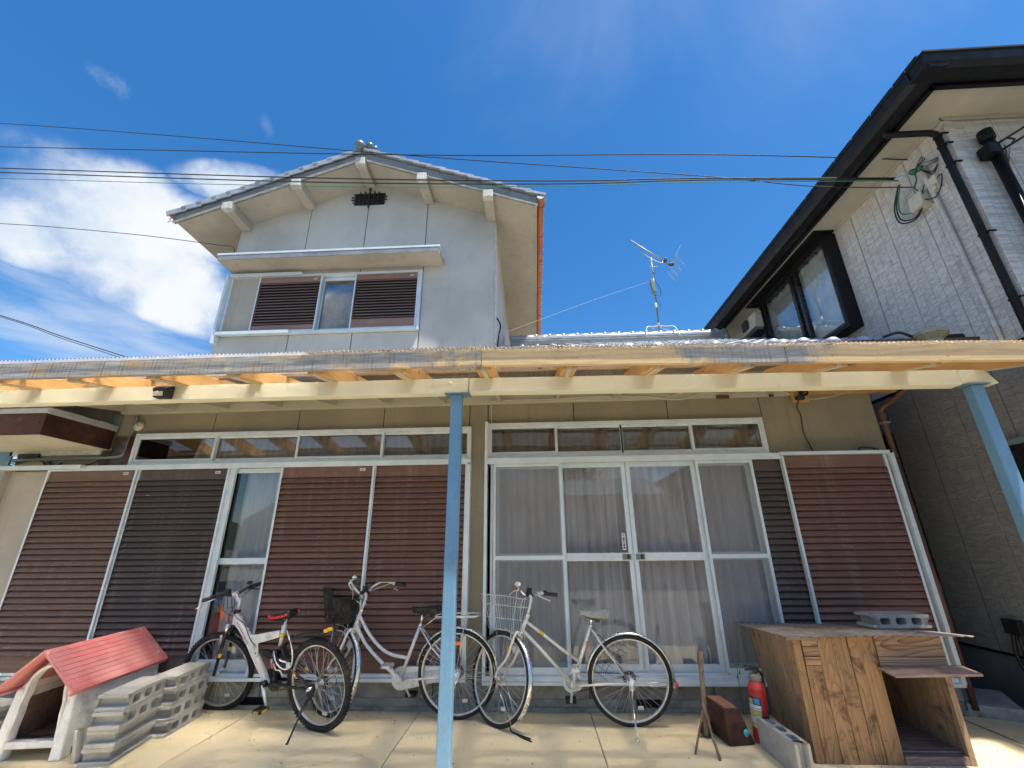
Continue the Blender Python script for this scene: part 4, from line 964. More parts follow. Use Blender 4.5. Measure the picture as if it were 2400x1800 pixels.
# roof (hipped) of the neighbour
rf = MB(); zE = 5.66; sl = .42
rf.add([(3.72, 2.92, zE), (3.72, 13, zE), (7.2, 9.5, zE+sl*3.48), (7.2, 6.4, zE+sl*3.48), (12, 2.92, zE), (12, 13, zE)], [(0, 1, 2, 3), (0, 3, 4), (4, 3, 2, 5), (1, 5, 2)])
rf.add([(3.72, 2.92, zE-.02), (3.72, 13, zE-.02), (12, 13, zE-.02), (12, 2.92, zE-.02)], [(0, 1, 2, 3)])
nroof = sub(nb_, rf, 'roof', BLKM)
rt_ = MB()
for k in range(34): rt_.box(3.69, 3.80, 2.95+.3*k, 3.235+.3*k, zE+.0, zE+.028)
rt_.build('roof_edge_tiles', BLKM, nroof)
# projecting window with black frame
wf = MB(); X0 = 4.17
wf.box(X0, NX, wy0-.06, wy0, wz0-.06, wz1+.06).box(X0, NX, wy1, wy1+.06, wz0-.06, wz1+.06).box(X0, NX, wy0, wy1, wz1, wz1+.06).box(X0, NX, wy0, wy1, wz0-.06, wz0)
win = sub(nb_, wf, 'window_surround', BLKM, bev=.004)
MB().box(4.04, NX, wy0-.10, wy1+.25, wz1+.062, 5.534).build('window_head', BLKM, win)
fr = MB(); XG = 4.225
for (a, c) in ((wy0, wy0+.05), (6.18, 6.24), (6.05, 6.10), (wy1-.05, wy1)): fr.box(XG-.03, XG+.03, a, c, wz0, wz1)
fr.box(XG-.029, XG+.029, wy0+.051, wy1-.051, wz1-.05, wz1).box(XG-.029, XG+.029, wy0+.051, wy1-.051, wz0, wz0+.05); fr.build('window_frame', BLKP, win)
GLN = M_glass('neighbour_glass', (.92, .94, .95), .4); MB().box(XG-.003, XG+.003, wy0+.05, 6.12, wz0+.05, wz1-.05).build('pane', GLN, win); MB().box(XG+.01, XG+.016, 6.24, wy1-.05, wz0+.05, wz1-.05).build('pane', GLASS, win)
MB().grid(lambda u, v: (XG+.06+.02*math.sin(u*48)+.01*math.sin(u*91+v), wy0+.03+u*(wy1-wy0-.06), wz0+.02+v*(wz1-wz0-.04)), 120, 3).build('curtain', WHITE, win)
sub(nb_, MB().box(NX+.12, NX+1.2, wy0, wy1, wz0-.1, wz0-.05).box(NX+1.2, NX+1.25, wy0-.2, wy1+.2, wz0-.1, wz1+.1), 'room_interior', ROOM)
# lower opening, dark
lw = sub(nb_, MB().box(NX-.03, NX+.02, 5.36, 5.42, 1.0, 2.63).box(NX-.03, NX+.02, 6.84, 6.9, 1.0, 2.63).box(NX-.03, NX+.02, 5.42, 6.84, 2.57, 2.63).box(NX-.03, NX+.02, 5.42, 6.84, 1.0, 1.06), 'window_frame', BLKP)
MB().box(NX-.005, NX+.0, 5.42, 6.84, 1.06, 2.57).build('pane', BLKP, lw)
# window at the far right edge, rounded grey frame
ra = sub(nb_, MB().box(NX-.05, NX-.001, 3.66, 4.16, 1.55, 2.27), 'window_frame', PIPEG, bev=.04)
MB().box(NX-.056, NX-.051, 3.72, 4.10, 1.61, 2.20).build('pane', BLKP, ra)
# downpipes
dp = MB().tube([(3.80, 3.60, 5.50), (3.82, 3.60, 5.44), (4.22, 3.565, 5.40), (4.275, 3.56, 5.37), (4.28, 3.56, 5.30), (4.28, 3.56, .1)], .032, 10)
dpo = sub(nb_, dp, 'downpipe', BLKM)
for z_ in (5.33, 5.2, 4.95, 4.1, 3.4, 2.6): MB().box(4.27, 4.345, 3.50, 3.515, z_-.006, z_+.006).tube([(4.28+.037*math.cos(R(a)), 3.56+.037*math.sin(R(a)), z_) for a in range(0, 360, 40)], .006, 4, closed=True).build('pipe_bracket', BLKM, dpo)
sub(nb_, MB().tube(smooth_path([(4.315, 3.86, 5.26), (4.315, 3.85, 5.0), (4.315, 3.83, 4.3), (4.315, 3.82, 3.12)]), .022, 8), 'conduit', SIDE)
sub(nb_, MB().tube([(4.62, 3.46, 5.22), (4.62, 3.46, 1.0)], .045, 12).lathe([(.055, 0), (.062, .02), (.06, .12), (.0, .13)], 12, Matrix.Translation((4.62, 3.46, 5.14))).box(4.50, 4.60, 3.38, 3.50, 4.92, 5.04), 'downpipe', BLKM)
# vent hood on the wall
vh = sub(nb_, MB().hexa([(4.02, 7.12, 5.03), (4.34, 7.12, 5.0), (4.34, 7.62, 5.0), (4.02, 7.62, 5.03), (4.06, 7.12, 5.33), (4.34, 7.12, 5.38), (4.34, 7.62, 5.38), (4.06, 7.62, 5.33)]), 'vent_hood', CREAMP, bev=.008)
MB().box(4.00, 4.018, 7.35, 7.55, 5.10, 5.28).box(4.08, 4.28, 7.2, 7.5, 4.985, 4.999).build('vent_opening', BLK, vh)
# small black outlet box with two pipes, low on the wall
q = sub(nb_, MB().box(NX-.06, NX-.001, 4.62, 4.77, .60, .72), 'outlet_box', BLK, bev=.005)
MB().tube(smooth_path([(NX-.035, 4.72, .60), (NX-.05, 4.74, .42), (NX-.06, 4.66, .22), (NX-.08, 4.50, .05), (NX-.1, 4.3, .0)]), .016, 7).tube(smooth_path([(NX-.03, 4.67, .60), (NX-.03, 4.68, .42), (NX-.04, 4.60, .22), (NX-.06, 4.42, .06), (NX-.08, 4.2, .0)]), .016, 7).build('drain_pipes', BLK, q)
# balcony at the front right
bal = sub(nb_, MB().box(4.70, 8.5, 2.45, 3.5, 3.25, 3.42), 'balcony', BLKM, bev=.01)
MB().bar((4.70, 3.38, 4.20), (4.70, 2.4, 4.20), .05, .06).bar((4.70, 2.45, 4.20), (8.5, 2.45, 4.20), .05, .06).bar((4.70, 3.40, 4.0), (4.70, 2.45, 4.0), .045, .05).box(4.68, 4.73, 2.44, 2.48, 3.42, 4.2).box(4.68, 4.73, 3.40, 3.44, 3.42, 4.2).build('railing', BLKM, bal)
MB().tube([(4.68, 3.36, 4.33), (4.66, 2.5, 4.36)], .022, 8).build('hand_rail', BRPIPE, bal)
q = MB()
for s_ in (0, .09): q.tube([(4.60, 3.44, 4.95+s_), (5.1, 2.9, 5.12+s_)], .011, 6)
for t_ in (.15, .4, .65, .9): q.tube(smooth_path([(4.60+.5*t_, 3.44-.54*t_, 4.95+.17*t_), (4.62+.5*t_, 3.42-.54*t_, 4.99+.17*t_), (4.59+.5*t_, 3.45-.54*t_, 5.04+.17*t_)]), .010, 5)
sub(nb_, q, 'laundry_arm', BLK)
sub(nb_, MB().tube([(4.70+.02*k, 3.50, 5.22-.02*k) if k % 2 else (4.74, 3.50, 4.80+.01*k) for k in range(8)], .008, 5), 'cable_bundle', WIREW)

# meter box and service head
mb_ = empty('meter_box', (4.27, 3.97, 4.86), label='cream meter box below the wire bracket on the neighbour wall', cat='box')
sub(mb_, MB().hexa([(4.23, 3.90, 4.80), (4.35, 3.90, 4.80), (4.35, 4.06, 4.80), (4.23, 4.06, 4.80), (4.25, 3.90, 4.965), (4.35, 3.90, 4.975), (4.35, 4.06, 4.975), (4.25, 4.06, 4.965)]), 'meter_case', CREAMP, bev=.004)
sub(mb_, MB().box(4.235, 4.345, 3.91, 4.05, 4.786, 4.799), 'meter_base', CREAMP)
sub(mb_, MB().box(4.30, 4.35, 3.75, 3.83, 4.86, 5.03).tube([(4.29, 3.79, 4.86), (4.29, 3.78, 4.92)], .018, 8), 'junction_box', CREAMP)
br = empty('wire_bracket', (4.3, 3.85, 5.15), label='wire bracket with green insulators and looped cables under the neighbour eave', cat='bracket')
sub(br, MB().tube([(4.35, 3.70, 5.20), (4.20, 3.84, 5.17), (4.10, 3.93, 5.16)], .014, 7).tube([(4.33, 3.70, 5.17), (4.24, 3.76, 5.17)], .02, 8), 'bracket_arm', ZINC)
sub(br, MB().ball((4.19, 3.83, 5.15), .035, 10, (1.2, 1, 1)).ball((4.23, 3.80, 5.16), .03, 10), 'insulator', GREEN)
q = MB()
for k in range(5): q.tube([(4.13-.012*k, 3.90+.01*k, 5.20-.008*k), (4.17-.012*k, 3.86+.01*k, 5.165-.008*k)], .008, 5)
sub(br, q, 'wire_grip', ALU)
q = MB()
for k, (w_, d_) in enumerate(((.0, .42), (.03, .40), (.06, .33))):
    q.cur = 1 if k == 2 else 0
    q.tube(smooth_path([(4.20, 4.04-w_*.3, 5.17), (4.26, 4.24-w_, 5.02), (4.28, 4.26-w_, 5.17-d_*.8), (4.28, 4.10-w_*.4, 5.17-d_*1.05), (4.28, 3.97, 5.17-d_*.9), (4.28, 3.94, 4.97), (4.26, 3.95, 5.04), (4.24, 3.88, 5.08), (4.20, 3.83, 5.14)]), .008, 5)
q.cur = 0
for k in range(3): q.tube(smooth_path([(4.20, 3.80, 5.17), (4.30, 3.83-.02*k, 5.30-.02*k), (4.31, 3.80-.015*k, 5.33-.02*k)]), .005, 5); q.tube(smooth_path([(4.23, 3.79, 5.14), (4.30, 3.76, 5.08-.02*k), (4.33, 3.70, 5.12)]), .005, 5)
q.tube(smooth_path([(4.28, 3.86, 5.0), (4.27, 3.90, 4.92), (4.27, 3.90, 4.84), (4.28, 3.80, 4.78), (4.27, 3.70, 4.84), (4.27, 3.66, 4.94), (4.28, 3.72, 4.95)]), .006, 5)
sub(br, q, 'cable_loops', [WIRE, GREENW])

# wires across the sky
def wire(pts, r, mt, label, n=10, name='power_line', group='wires crossing the sky'):
    return tag(MB().tube(smooth_path(pts, n), r, 5).build(name, mt), label, 'wire', group)
def ext(p0, p1, k=.9): return tuple(Vector(p0)+(Vector(p0)-Vector(p1))*k)
wire([(-14.352, 5.35, 9.438), (-9.228, 5.1, 8.443), (-5.729, 4.9, 7.661), (-2.593, 4.69, 6.89), (-0.784, 4.55, 6.435), (2.159, 4.28, 5.687), (3.337, 4.15, 5.324), (4.28, 3.95, 5.05)], .006, WIRE, 'topmost thin wire at the left, falling to the right past the ridge')
wire([(-13.831, 5.35, 8.598), (-8.986, 5.1, 7.873), (-1.728, 4.625, 6.676), (2.213, 4.28, 6.036), (4.34, 3.97, 5.47)], .007, WIRE, 'level black wire just below the ridge ball')
wire([(-13.531, 5.35, 8.115), (-8.778, 5.1, 7.382), (-3.333, 4.75, 6.482), (0.206, 4.465, 5.912), (2.152, 4.28, 5.647), (4.14, 3.95, 5.19)], .0085, WIRE, 'upper of the three close wires crossing the gable')
wire([(-13.465, 5.35, 8.008), (-8.737, 5.1, 7.287), (-3.319, 4.75, 6.401), (0.205, 4.465, 5.861), (2.148, 4.28, 5.62), (4.13, 3.95, 5.17)], .0085, WIRE, 'middle of the three close wires crossing the gable')
wire([(-13.361, 5.35, 7.839), (-8.681, 5.1, 7.154), (-3.306, 4.75, 6.32), (0.203, 4.465, 5.818), (2.143, 4.28, 5.586), (4.13, 3.95, 5.15)], .005, GREENW, 'green wire, lowest of the three crossing the gable')
wire([(-13, 6.1, 7.4), (-9.741, 6.0, 7.058), (-7.158, 6.0, 6.694), (-5.241, 5.8, 6.202), (-4.98, 5.82, 6.162), (-4.97, 5.88, 6.04)], .006, WIRE, 'sagging wire from the left fixed under the left eave')
wire([(-12, 5.8, 6.0), (-8.318, 5.6, 4.857), (-7.106, 5.6, 4.435), (-5.881, 5.6, 4.028), (-5.3, 5.6, 3.82)], .007, WIRE, 'upper of two low wires sloping down at the far left')
wire([(-12, 5.8, 5.95), (-8.318, 5.6, 4.835), (-7.106, 5.6, 4.405), (-5.881, 5.6, 3.99), (-5.3, 5.6, 3.77)], .005, WIRE, 'lower of two low wires sloping down at the far left')
wire([(-.52, 5.92, 4.40), (-.341, 5.9, 4.444), (1.176, 6.6, 5.385), (2.15, 7.6, 6.25), (2.6, 8.0, 6.62)], .0016, WIREW, 'thin pale guy wire from the gable corner to the antenna mast', group=None)
wire([(-.52, 6.02, 4.75), (-.46, 6.0, 4.6), (-.49, 6.0, 4.4), (-.52, 6.02, 4.1)], .012, WIRE, 'short black cable looped on the gable corner', group=None)

# antenna
an = empty('tv_antenna', (2.60, 8.0, 5.38), label='rooftop TV antenna on a mast above the tiled ridge', cat='antenna')
sub(an, MB().tube([(2.60, 8.0, 5.40), (2.655, 8.0, 7.20)], .017, 8), 'mast', ZINC)
q = MB()
for sx, sy in ((-1, -1), (1, -1), (-1, 1), (1, 1)): q.tube(smooth_path([(2.605, 8.0, 5.55), (2.605+.12*sx, 8+.06*sy, 5.50), (2.605+.27*sx, 8+.12*sy, 5.46), (2.605+.33*sx, 8+.20*sy, 5.22)]), .009, 6)
q.lathe([(.03, 0), (.03, .05), (.022, .12)], 10, Matrix.Translation((2.605, 8, 5.52))); sub(an, q, 'roof_mount', ALU2)
boom0, boom1 = Vector((2.25, 7.95, 7.633)), Vector((3.05, 8.05, 7.02))
sub(an, MB().tube([boom0, boom1], .017, 6), 'boom', ZINC)
q = MB().tube(smooth_path([boom0.lerp(boom1, .27), (2.50, 8, 7.33), (2.65, 8.0, 7.17), (2.86, 8, 7.05), boom0.lerp(boom1, .80)]), .011, 6); sub(an, q, 'boom_support', ZINC)
q = MB(); ex = Vector((0, 0, 1))
for k in range(14):
    c_ = boom0.lerp(boom1, .05+k*.062); q.tube([c_-Vector((0, .055, .075)), c_+Vector((0, .055, .075))], .0022, 4)
sub(an, q, 'director_rods', ZINC)
q = MB()
for s_ in (-1, 1):
    for k in range(5): q.tube([(3.06+.035*k, 8.0-s_*.0, 7.02+s_*.06*k), (3.06+.035*k+.0, 8.30, 7.03+s_*.06*k), ], .003, 4).tube([(3.06+.035*k, 7.7, 7.03+s_*.06*k), (3.06+.035*k, 8.0, 7.02+s_*.06*k)], .003, 4)
    for yy in (7.7, 7.9, 8.1, 8.3): q.tube([(3.06, yy, 7.02), (3.06+.035*4, yy, 7.02+s_*.24)], .0035, 4)
sub(an, q, 'reflector_grid', ALU2)
sub(an, MB().box(2.93, 2.98, 7.98, 8.03, 7.10, 7.18).box(3.02, 3.12, 7.97, 8.02, 6.98, 7.04), 'feed_box', BLK, bev=.006)
sub(an, MB().hexa([(2.56, 7.88, 6.30), (2.63, 7.88, 6.27), (2.63, 7.97, 6.24), (2.56, 7.97, 6.27), (2.53, 7.88, 6.58), (2.60, 7.88, 6.60), (2.60, 7.97, 6.60), (2.53, 7.97, 6.58)]), 'booster_box', PIPEG, bev=.006)
sub(an, MB().box(2.575, 2.62, 7.93, 7.98, 5.94, 6.04), 'splitter_box', ALU2, bev=.004)
q = MB().tube(smooth_path([(2.65, 7.97, 7.1), (2.66, 7.97, 6.8), (2.65, 7.96, 6.62), (2.73, 7.96, 6.4), (2.72, 7.96, 6.22), (2.63, 7.97, 6.25), (2.635, 7.97, 6.1), (2.69, 7.97, 5.98), (2.62, 7.97, 5.92), (2.61, 7.97, 5.6)]), .006, 5)
sub(an, q, 'coaxial_cable', WIRE)
sub(an, MB().bar((2.57, 7.95, 6.92), (2.75, 7.95, 6.93), .02, .012), 'guy_collar', ZINC)

# olive post-cap vent on the eave, with its dark pipe
fc = empty('roof_vent_cap', (3.62, 3.68, 3.0), label='olive green moulded cap standing at the right end of the tiled eave', cat='vent cap')
def oct_(r, n=8): return [(r*math.cos(R(22.5+45*k)), r*math.sin(R(22.5+45*k))) for k in range(n)]
q = MB(); z = 2.90
for (r_, h_) in ((.075, .17), (.085, .012), (.10, .012), (.115, .014), (.13, .035)):
    q.prism([(3.56+a, 3.66+b_) for a, b_ in oct_(r_)], z, z+h_-.0005, 'Z'); z += h_
sub(fc, q, 'cap_body', OLIVE)
tag(MB().tube([(3.66, 3.80, 3.145), (4.00, 3.84, 3.175)], .035, 8).build('dark_drain_pipe', BLKM), 'short dark pipe stub sticking out right of the olive cap', 'pipe')
tag(MB().tube(smooth_path([(3.22, 3.74, 3.15), (3.33, 3.70, 3.17), (3.43, 3.70, 3.13), (3.52, 3.78, 3.14)]), .012, 6).build('eave_cable', WIRE), 'dark cable draped over the last eave tiles', 'cable')

# ------------------------------------------------------------------ bicycles
def bike_root(name, O, f, lean, **k):
    f = Vector((f[0], f[1], 0)).normalized(); l = Vector((-f.y, f.x, 0)); z = Vector((0, 0, 1)); p = R(lean)
    u = math.cos(p)*z+math.sin(p)*l; lp_ = math.cos(p)*l-math.sin(p)*z
    o = empty(name, **k); m_ = Matrix((f, lp_, u)).transposed().to_4x4(); m_.translation = Vector((O[0], O[1], 0)); o.matrix_world = m_
    return o
def on(root, mb, name, mats, **k): return mb.build(name, mats, root, **k)
def torus_prof(mb, c, prof, T=None, n=56):
    """ring about the lateral axis: prof = closed list of (radius, lateral)"""
    k = len(prof); vs = []
    for i in range(n):
        a = 2*math.pi*i/n
        for (r_, y_) in prof:
            p = Vector((c[0]+r_*math.cos(a), y_, c[1]+r_*math.sin(a))); vs.append(T @ p if T else p)
    fs = [(i*k+j, i*k+(j+1) % k, ((i+1) % n)*k+(j+1) % k, ((i+1) % n)*k+j) for i in range(n) for j in range(k)]
    mb.add(vs, fs, True)
def wheel(root, c, Rw, tr, T=None, nsp=32, knob=False, cog=False):
    Tm = T or Matrix()
    b = MB(); r_in = Rw-tr*2+.004
    torus_prof(b, c, [(r_in+.006, -.011), (r_in-.008, -.011), (r_in-.014, -.006), (r_in-.014, .006), (r_in-.008, .011), (r_in+.006, .011)], Tm)
    w_ = on(root, b, 'wheel', RIM)
    b = MB(); rc_ = Rw-tr; prof = [(rc_+tr*math.cos(R(a))*(1.0), tr*.95*math.sin(R(a))) for a in range(0, 360, 30)]
    torus_prof(b, c, prof, Tm, 72)
    if knob:
        for i in range(72):
            a = 2*math.pi*i/72
            for s_ in (-1, 1):
                a2 = a+s_*.012; p0 = Vector((c[0]+(Rw-.004)*math.cos(a2), s_*.010, c[1]+(Rw-.004)*math.sin(a2))); p1 = p0+Vector((.007*math.cos(a2), 0, .007*math.sin(a2)))
                b.T = Tm; b.bar(p0-Vector((.006*math.cos(a2), 0, .006*math.sin(a2))), p1, .012, .014, (0, 1, .2)); b.T = None
    b.build('tyre', TYRE, w_)
    b = MB(); b.T = Tm
    for i in range(nsp):
        s_ = 1 if i % 2 else -1; a = 2*math.pi*i/nsp; h = a+(.95 if (i//2) % 2 else -.95)
        b.tube([(c[0]+.022*math.cos(h), s_*.028, c[1]+.022*math.sin(h)), (c[0]+r_in*math.cos(a), s_*.003, c[1]+r_in*math.sin(a))], .0012, 4, cap=False)
    b.build('spokes', RIM, w_)
    b = MB(); Th = Tm @ Matrix.Translation((c[0], 0, c[1])) @ Matrix.Rotation(R(90), 4, 'X')
    b.lathe([(.005, -.06), (.008, -.055), (.008, -.036), (.026, -.033), (.026, -.027), (.014, -.022), (.014, .022), (.026, .027), (.026, .033), (.008, .036), (.008, .055), (.005, .06)], 14, Th)
    b.build('hub', RIM, w_)
    if cog:
        b = MB()
        for k_, r_ in enumerate((.055, .047, .04, .033)): b.lathe([(r_, .034+.005*k_), (r_, .037+.005*k_)], 24, Th, False)
        b.build('sprocket', RUST, w_)
    # spoke reflector
    b = MB(); b.T = Tm; a = R(250); b.box(c[0]+.22*math.cos(a)-.02, c[0]+.22*math.cos(a)+.025, -.006, .006, c[1]+.22*math.sin(a)-.012, c[1]+.22*math.sin(a)+.012); b.build('spoke_reflector', WHITE, w_)
    return w_
def fender(root, c, r_, a0, a1, T=None, w_=.026, mt=FEND, name='fender'):
    def f(u, v):
        a = R(a0+(a1-a0)*u); q_ = (v-.5)*2; rr = r_-.014*abs(q_)**2.2
        p = Vector((c[0]+rr*math.cos(a), q_*w_, c[1]+rr*math.sin(a))); return T @ p if T else p
    b = MB().grid(f, 40, 8); o = on(root, b, name, mt); s_ = o.modifiers.new('thick', 'SOLIDIFY'); s_.thickness = .0015; return o
def saddle(root, nose, rear, top, bot, w_, mats, trim=None, sag=.02):
    """top surface swept from nose to rear; mats: cover, trim, base"""
    N, M_ = 26, 18; L = rear[0]-nose[0]
    def hw(u): return w_*(.17+.15*u+.68*max(0, (u-.35)/.65)**1.3*(1 if u < .88 else math.sqrt(max(0, 1-((u-.88)/.125)**2))*.85+.15)) if u < .999 else w_*.25
    def f(u, v):
        a = math.pi*v; h = hw(u); x = nose[0]+L*u; zt_ = nose[1]+(rear[1]-nose[1])*u-sag*math.sin(math.pi*min(u*1.15, 1))*1.0
        ends = min(1, (u/.06)**.5 if u < .06 else 1, ((1-u)/.05)**.5 if u > .95 else 1)
        dth = .028+.026*u
        return (x, h*math.cos(a)*ends, zt_-.02+(.02*ends)*math.sin(a) if 0 <= v <= 1 else 0)
    b = MB(); vs = []; 
    for i in range(N+1):
        u = i/N; h = hw(u); x = nose[0]+L*u; e = min(1, (u/.05)**.5 if u < .05 else 1, ((1-u)/.05)**.5 if u > .95 else 1)
        zt_ = nose[1]+(rear[1]-nose[1])*u-sag*math.sin(math.pi*min(u*1.15, 1))
        for j in range(M_):
            a = 2*math.pi*j/M_; y = h*e*math.cos(a); s_ = math.sin(a)
            z_ = zt_-.022+(.022*s_**.8 if s_ > 0 else -(.03+.02*u)*e*abs(s_)**.6*(1))
            vs.append((x, y, z_))
    fs = [(i*M_+j, i*M_+(j+1) % M_, (i+1)*M_+(j+1) % M_, (i+1)*M_+j) for i in range(N) for j in range(M_)]+[tuple(range(M_)), tuple(range(N*M_+M_-1, N*M_-1, -1))]
    b.add(vs, fs, True); o = on(root, b, 'saddle', mats[0])
    mid = (nose[0]+L*.6, (nose[1]+rear[1])/2-.045)
    q_ = MB()
    for s_ in (-1, 1): q_.tube([(nose[0]+L*.12, s_*.015, nose[1]-.04), (nose[0]+L*.4, s_*.022, mid[1]-.025), (nose[0]+L*.75, s_*.022, mid[1]-.025), (nose[0]+L*.9, s_*.04, rear[1]-.045)], .004, 6)
    q_.box(mid[0]-.02, mid[0]+.02, -.03, .03, mid[1]-.05, mid[1]-.015); q_.build('saddle_rails', BLK, o)
    return o
def pedal(root_part, p, T=None, mt=BLK, rf=ORG, fs=.045):
    b = MB(); x, y, z = p
    b.box(x-.045, x+.045, y, y+.012, z-.012, z+.012).box(x-.045, x+.045, y+.072, y+.084, z-.012, z+.012).box(x-.045, x-.034, y, y+.084, z-.012, z+.012).box(x+.034, x+.045, y, y+.084, z-.012, z+.012).tube([(x, y-.01, z), (x, y+.08, z)], .009, 8)
    o = b.build('pedal', mt, root_part)
    return o
def tubes(root, name, mt, items, n=12, **k):
    b = MB()
    for pts, r_ in items: b.tube(pts if len(pts) == 2 else smooth_path(pts, 7), r_, n)
    return on(root, b, name, mt, **k)
def steerT(A, B, deg):
    """turn about the head axis A(bottom)-B(top), to the rider's right for positive deg"""
    A = Vector((A[0], 0, A[1])); B = Vector((B[0], 0, B[1])); ax = (B-A).normalized()
    return Matrix.Translation(A) @ Matrix.Rotation(-R(deg), 4, ax) @ Matrix.Translation(-A)
def V3(a, y, b_): return (a, y, b_)

def TB(T):
    b = MB(); b.T = T; return b
def city_bike(root, P, mt):
    hT, hB, bb, sT, ax, fa, Rw = P['headT'], P['headB'], P['bb'], P['seatT'], (0, P['R']-.004), P['fax'], P['R']
    T = steerT(hB, hT, P['steer'])
    def F(mb, name, mats, parent=None, **k): return on(parent or root, mb, name, mats, **k)
    # main frame
    b = MB(); b.tube([(hB[0], 0, hB[1]), (hT[0], 0, hT[1])], .0175, 14)
    for path, r_ in P['tubes']: b.tube(smooth_path([(p[0], 0, p[1]) for p in path], 8) if len(path) > 2 else [(p[0], 0, p[1]) for p in path], r_, 12)
    b.tube([(bb[0], 0, bb[1]), (sT[0], 0, sT[1])], .0155, 12)
    b.tube([(bb[0], -.036, bb[1]), (bb[0], .036, bb[1])], .022, 14)
    for s_ in (-1, 1):
        b.tube([(bb[0]-.02, s_*.022, bb[1]), (bb[0]-.12, s_*.034, bb[1]+(ax[1]-bb[1])*.25), (0, s_*.058, ax[1])], .0095, 8)
        b.tube([(sT[0]-.005, s_*.018, sT[1]-.03), (sT[0]-.12, s_*.045, sT[1]-.03-(sT[1]-ax[1])*.38), (0, s_*.058, ax[1])], .0075, 8)
        b.box(-.02, .03, s_*.058-.003, s_*.058+.003, ax[1]-.022, ax[1]+.022)
    fr = F(b, 'frame', mt)
    MB().tube([(sT[0]+.002, 0, sT[1]-.01), P['post']], .0125, 12).lathe([(.019, 0), (.019, .018)], 14, Matrix.Translation((sT[0], 0, sT[1]-.012))).build('seat_post', CHROME, fr)
    b = MB().lathe([(.021, 0), (.023, .006), (.021, .018), (.017, .024)], 14, Matrix.Translation((hT[0], 0, hT[1])) @ (Vector((hT[0]-hB[0], 0, hT[1]-hB[1]))).to_track_quat('Z', 'Y').to_matrix().to_4x4())
    b.build('headset', CHROME, fr)
    MB().lathe([(.021, 0), (.023, -.01), (.019, -.016)], 14, Matrix.Translation((hB[0], 0, hB[1]))).build('headset', CHROME, fr)
    # steered assembly
    b = MB(); b.T = T; st = P['stem']
    b.tube([(hB[0]+.012, 0, hB[1]-.02), (hB[0]+.02, 0, hB[1]-.035)], .02, 10)
    cr = P['crown']
    for s_ in (-1, 1): b.tube(smooth_path([(cr[0]-.008, s_*.012, cr[1]+.012), (cr[0]+.004, s_*.045, cr[1]-.01), (cr[0]+(fa[0]-cr[0])*.5-.02, s_*.05, cr[1]+(fa[1]-cr[1])*.55), (fa[0]-.03, s_*.053, fa[1]+.07), (fa[0], s_*.056, fa[1])], 6), [.0135]*6+[.0125]*6+[.011]*6+[.0095]*6+[.009], 10)
    F(b, 'fork', mt)
    b = MB(); b.T = T
    b.tube([(hT[0], 0, hT[1]), (st[0]+.012, 0, st[1]-.05)], .0115, 12).tube(smooth_path([(st[0]+.012, 0, st[1]-.05), (st[0]+.012, 0, st[1]-.01), (st[0]+.035, 0, st[1]+.008)], 5), .0135, 12)
    F(b, 'stem', P.get('stem_mt', mt))
    hb = F(MB(), 'handlebar', CHROME) if False else None
    b = MB(); b.T = T; hx, hz = st[0]+.04, st[1]+.008
    bars = {}
    for s_ in (-1, 1):
        pth = [(hx+p[0], s_*p[1], hz+p[2]) for p in P['bar']]; bars[s_] = pth; b.tube(smooth_path(pth, 6), .011, 10)
    hb = F(b, 'handlebar', P.get('bar_mt', CHROME))
    for s_ in (-1, 1):
        p1 = Vector(bars[s_][-1]); p0 = Vector(bars[s_][-2]); d = (p1-p0).normalized()
        g_ = MB(); g_.T = T; g_.tube([p1-d*.005, p1+d*.004, p1+d*.105, p1+d*.108], [.012, .016, .0165, .011], 12); g_.build('grip', P['grips'][0 if s_ > 0 else 1], hb)
        lv = MB(); lv.T = T; q0 = p1-d*.05
        side_ = Vector((.2, 0, -1)).normalized()
        lv.tube([q0-d*.012, q0+d*.014], .016, 10).tube(smooth_path([q0+side_*.015, q0+Vector((.04, 0, -.02)), q0+d*.06+Vector((.045, 0, -.038)), q0+d*.13+Vector((.045, 0, -.055))], 5), [.009]*5+[.007]*10+[.006], 8, flat=.7)
        lv.build('brake_lever', P['lever'], hb)
    # bell / shifter
    bp = Vector(bars[1][-2]).lerp(Vector(bars[1][-1]), .75)
    bl = MB(); bl.T = T; bl.ball(bp+Vector((0, -.01, .036)), .026, 10, (1, 1, .8)); bl.tube([bp, bp+Vector((0, -.01, .03))], .007, 6); bl.build('bell', P['bell'], hb)
    sp_ = Vector(bars[-1][-2]).lerp(Vector(bars[-1][-1]), .8)
    sh = MB(); sh.T = T; sh.ball(sp_+Vector((0, .0, .004)), .024, 8, (1, .7, 1)); sh.build('shifter', P.get('shift', BLK), hb)
    if P.get('mount'):
        lm = MB(); lm.T = T; lm.box(hx-.018, hx+.018, -.02, .02, hz+.005, hz+.06); lm.tube([(hx, -.05, hz), (hx, .05, hz)], .018, 8); lm.build('lamp_mount', BLK, hb, bev=.006)
    # front wheel, fender, stays
    wheel(root, fa, Rw, P['tr'], T)
    fender(root, fa, Rw+.022, P['ff'][0], P['ff'][1], T, name='front_fender')
    b = MB(); b.T = T
    a = R(P['ff'][1]+12); e = (fa[0]+(Rw+.02)*math.cos(a), fa[1]+(Rw+.02)*math.sin(a))
    for s_ in (-1, 1): b.tube([(fa[0], s_*.062, fa[1]), (e[0], s_*.028, e[1])], .0022, 5)
    F(b, 'fender_stay', CHROME)
    # front brake
    b = MB(); b.T = T; a_ = (cr[0]+.03, cr[1]-.02)
    for s_ in (-1, 1): b.tube(smooth_path([(a_[0], s_*.008, a_[1]+.03), (a_[0]+.02, s_*.045, a_[1]+.02), (a_[0]+.005, s_*.04, a_[1]-.045)], 4), .006, 6)
    F(b, 'front_brake', ALU2)
    # basket
    k = P['basket']
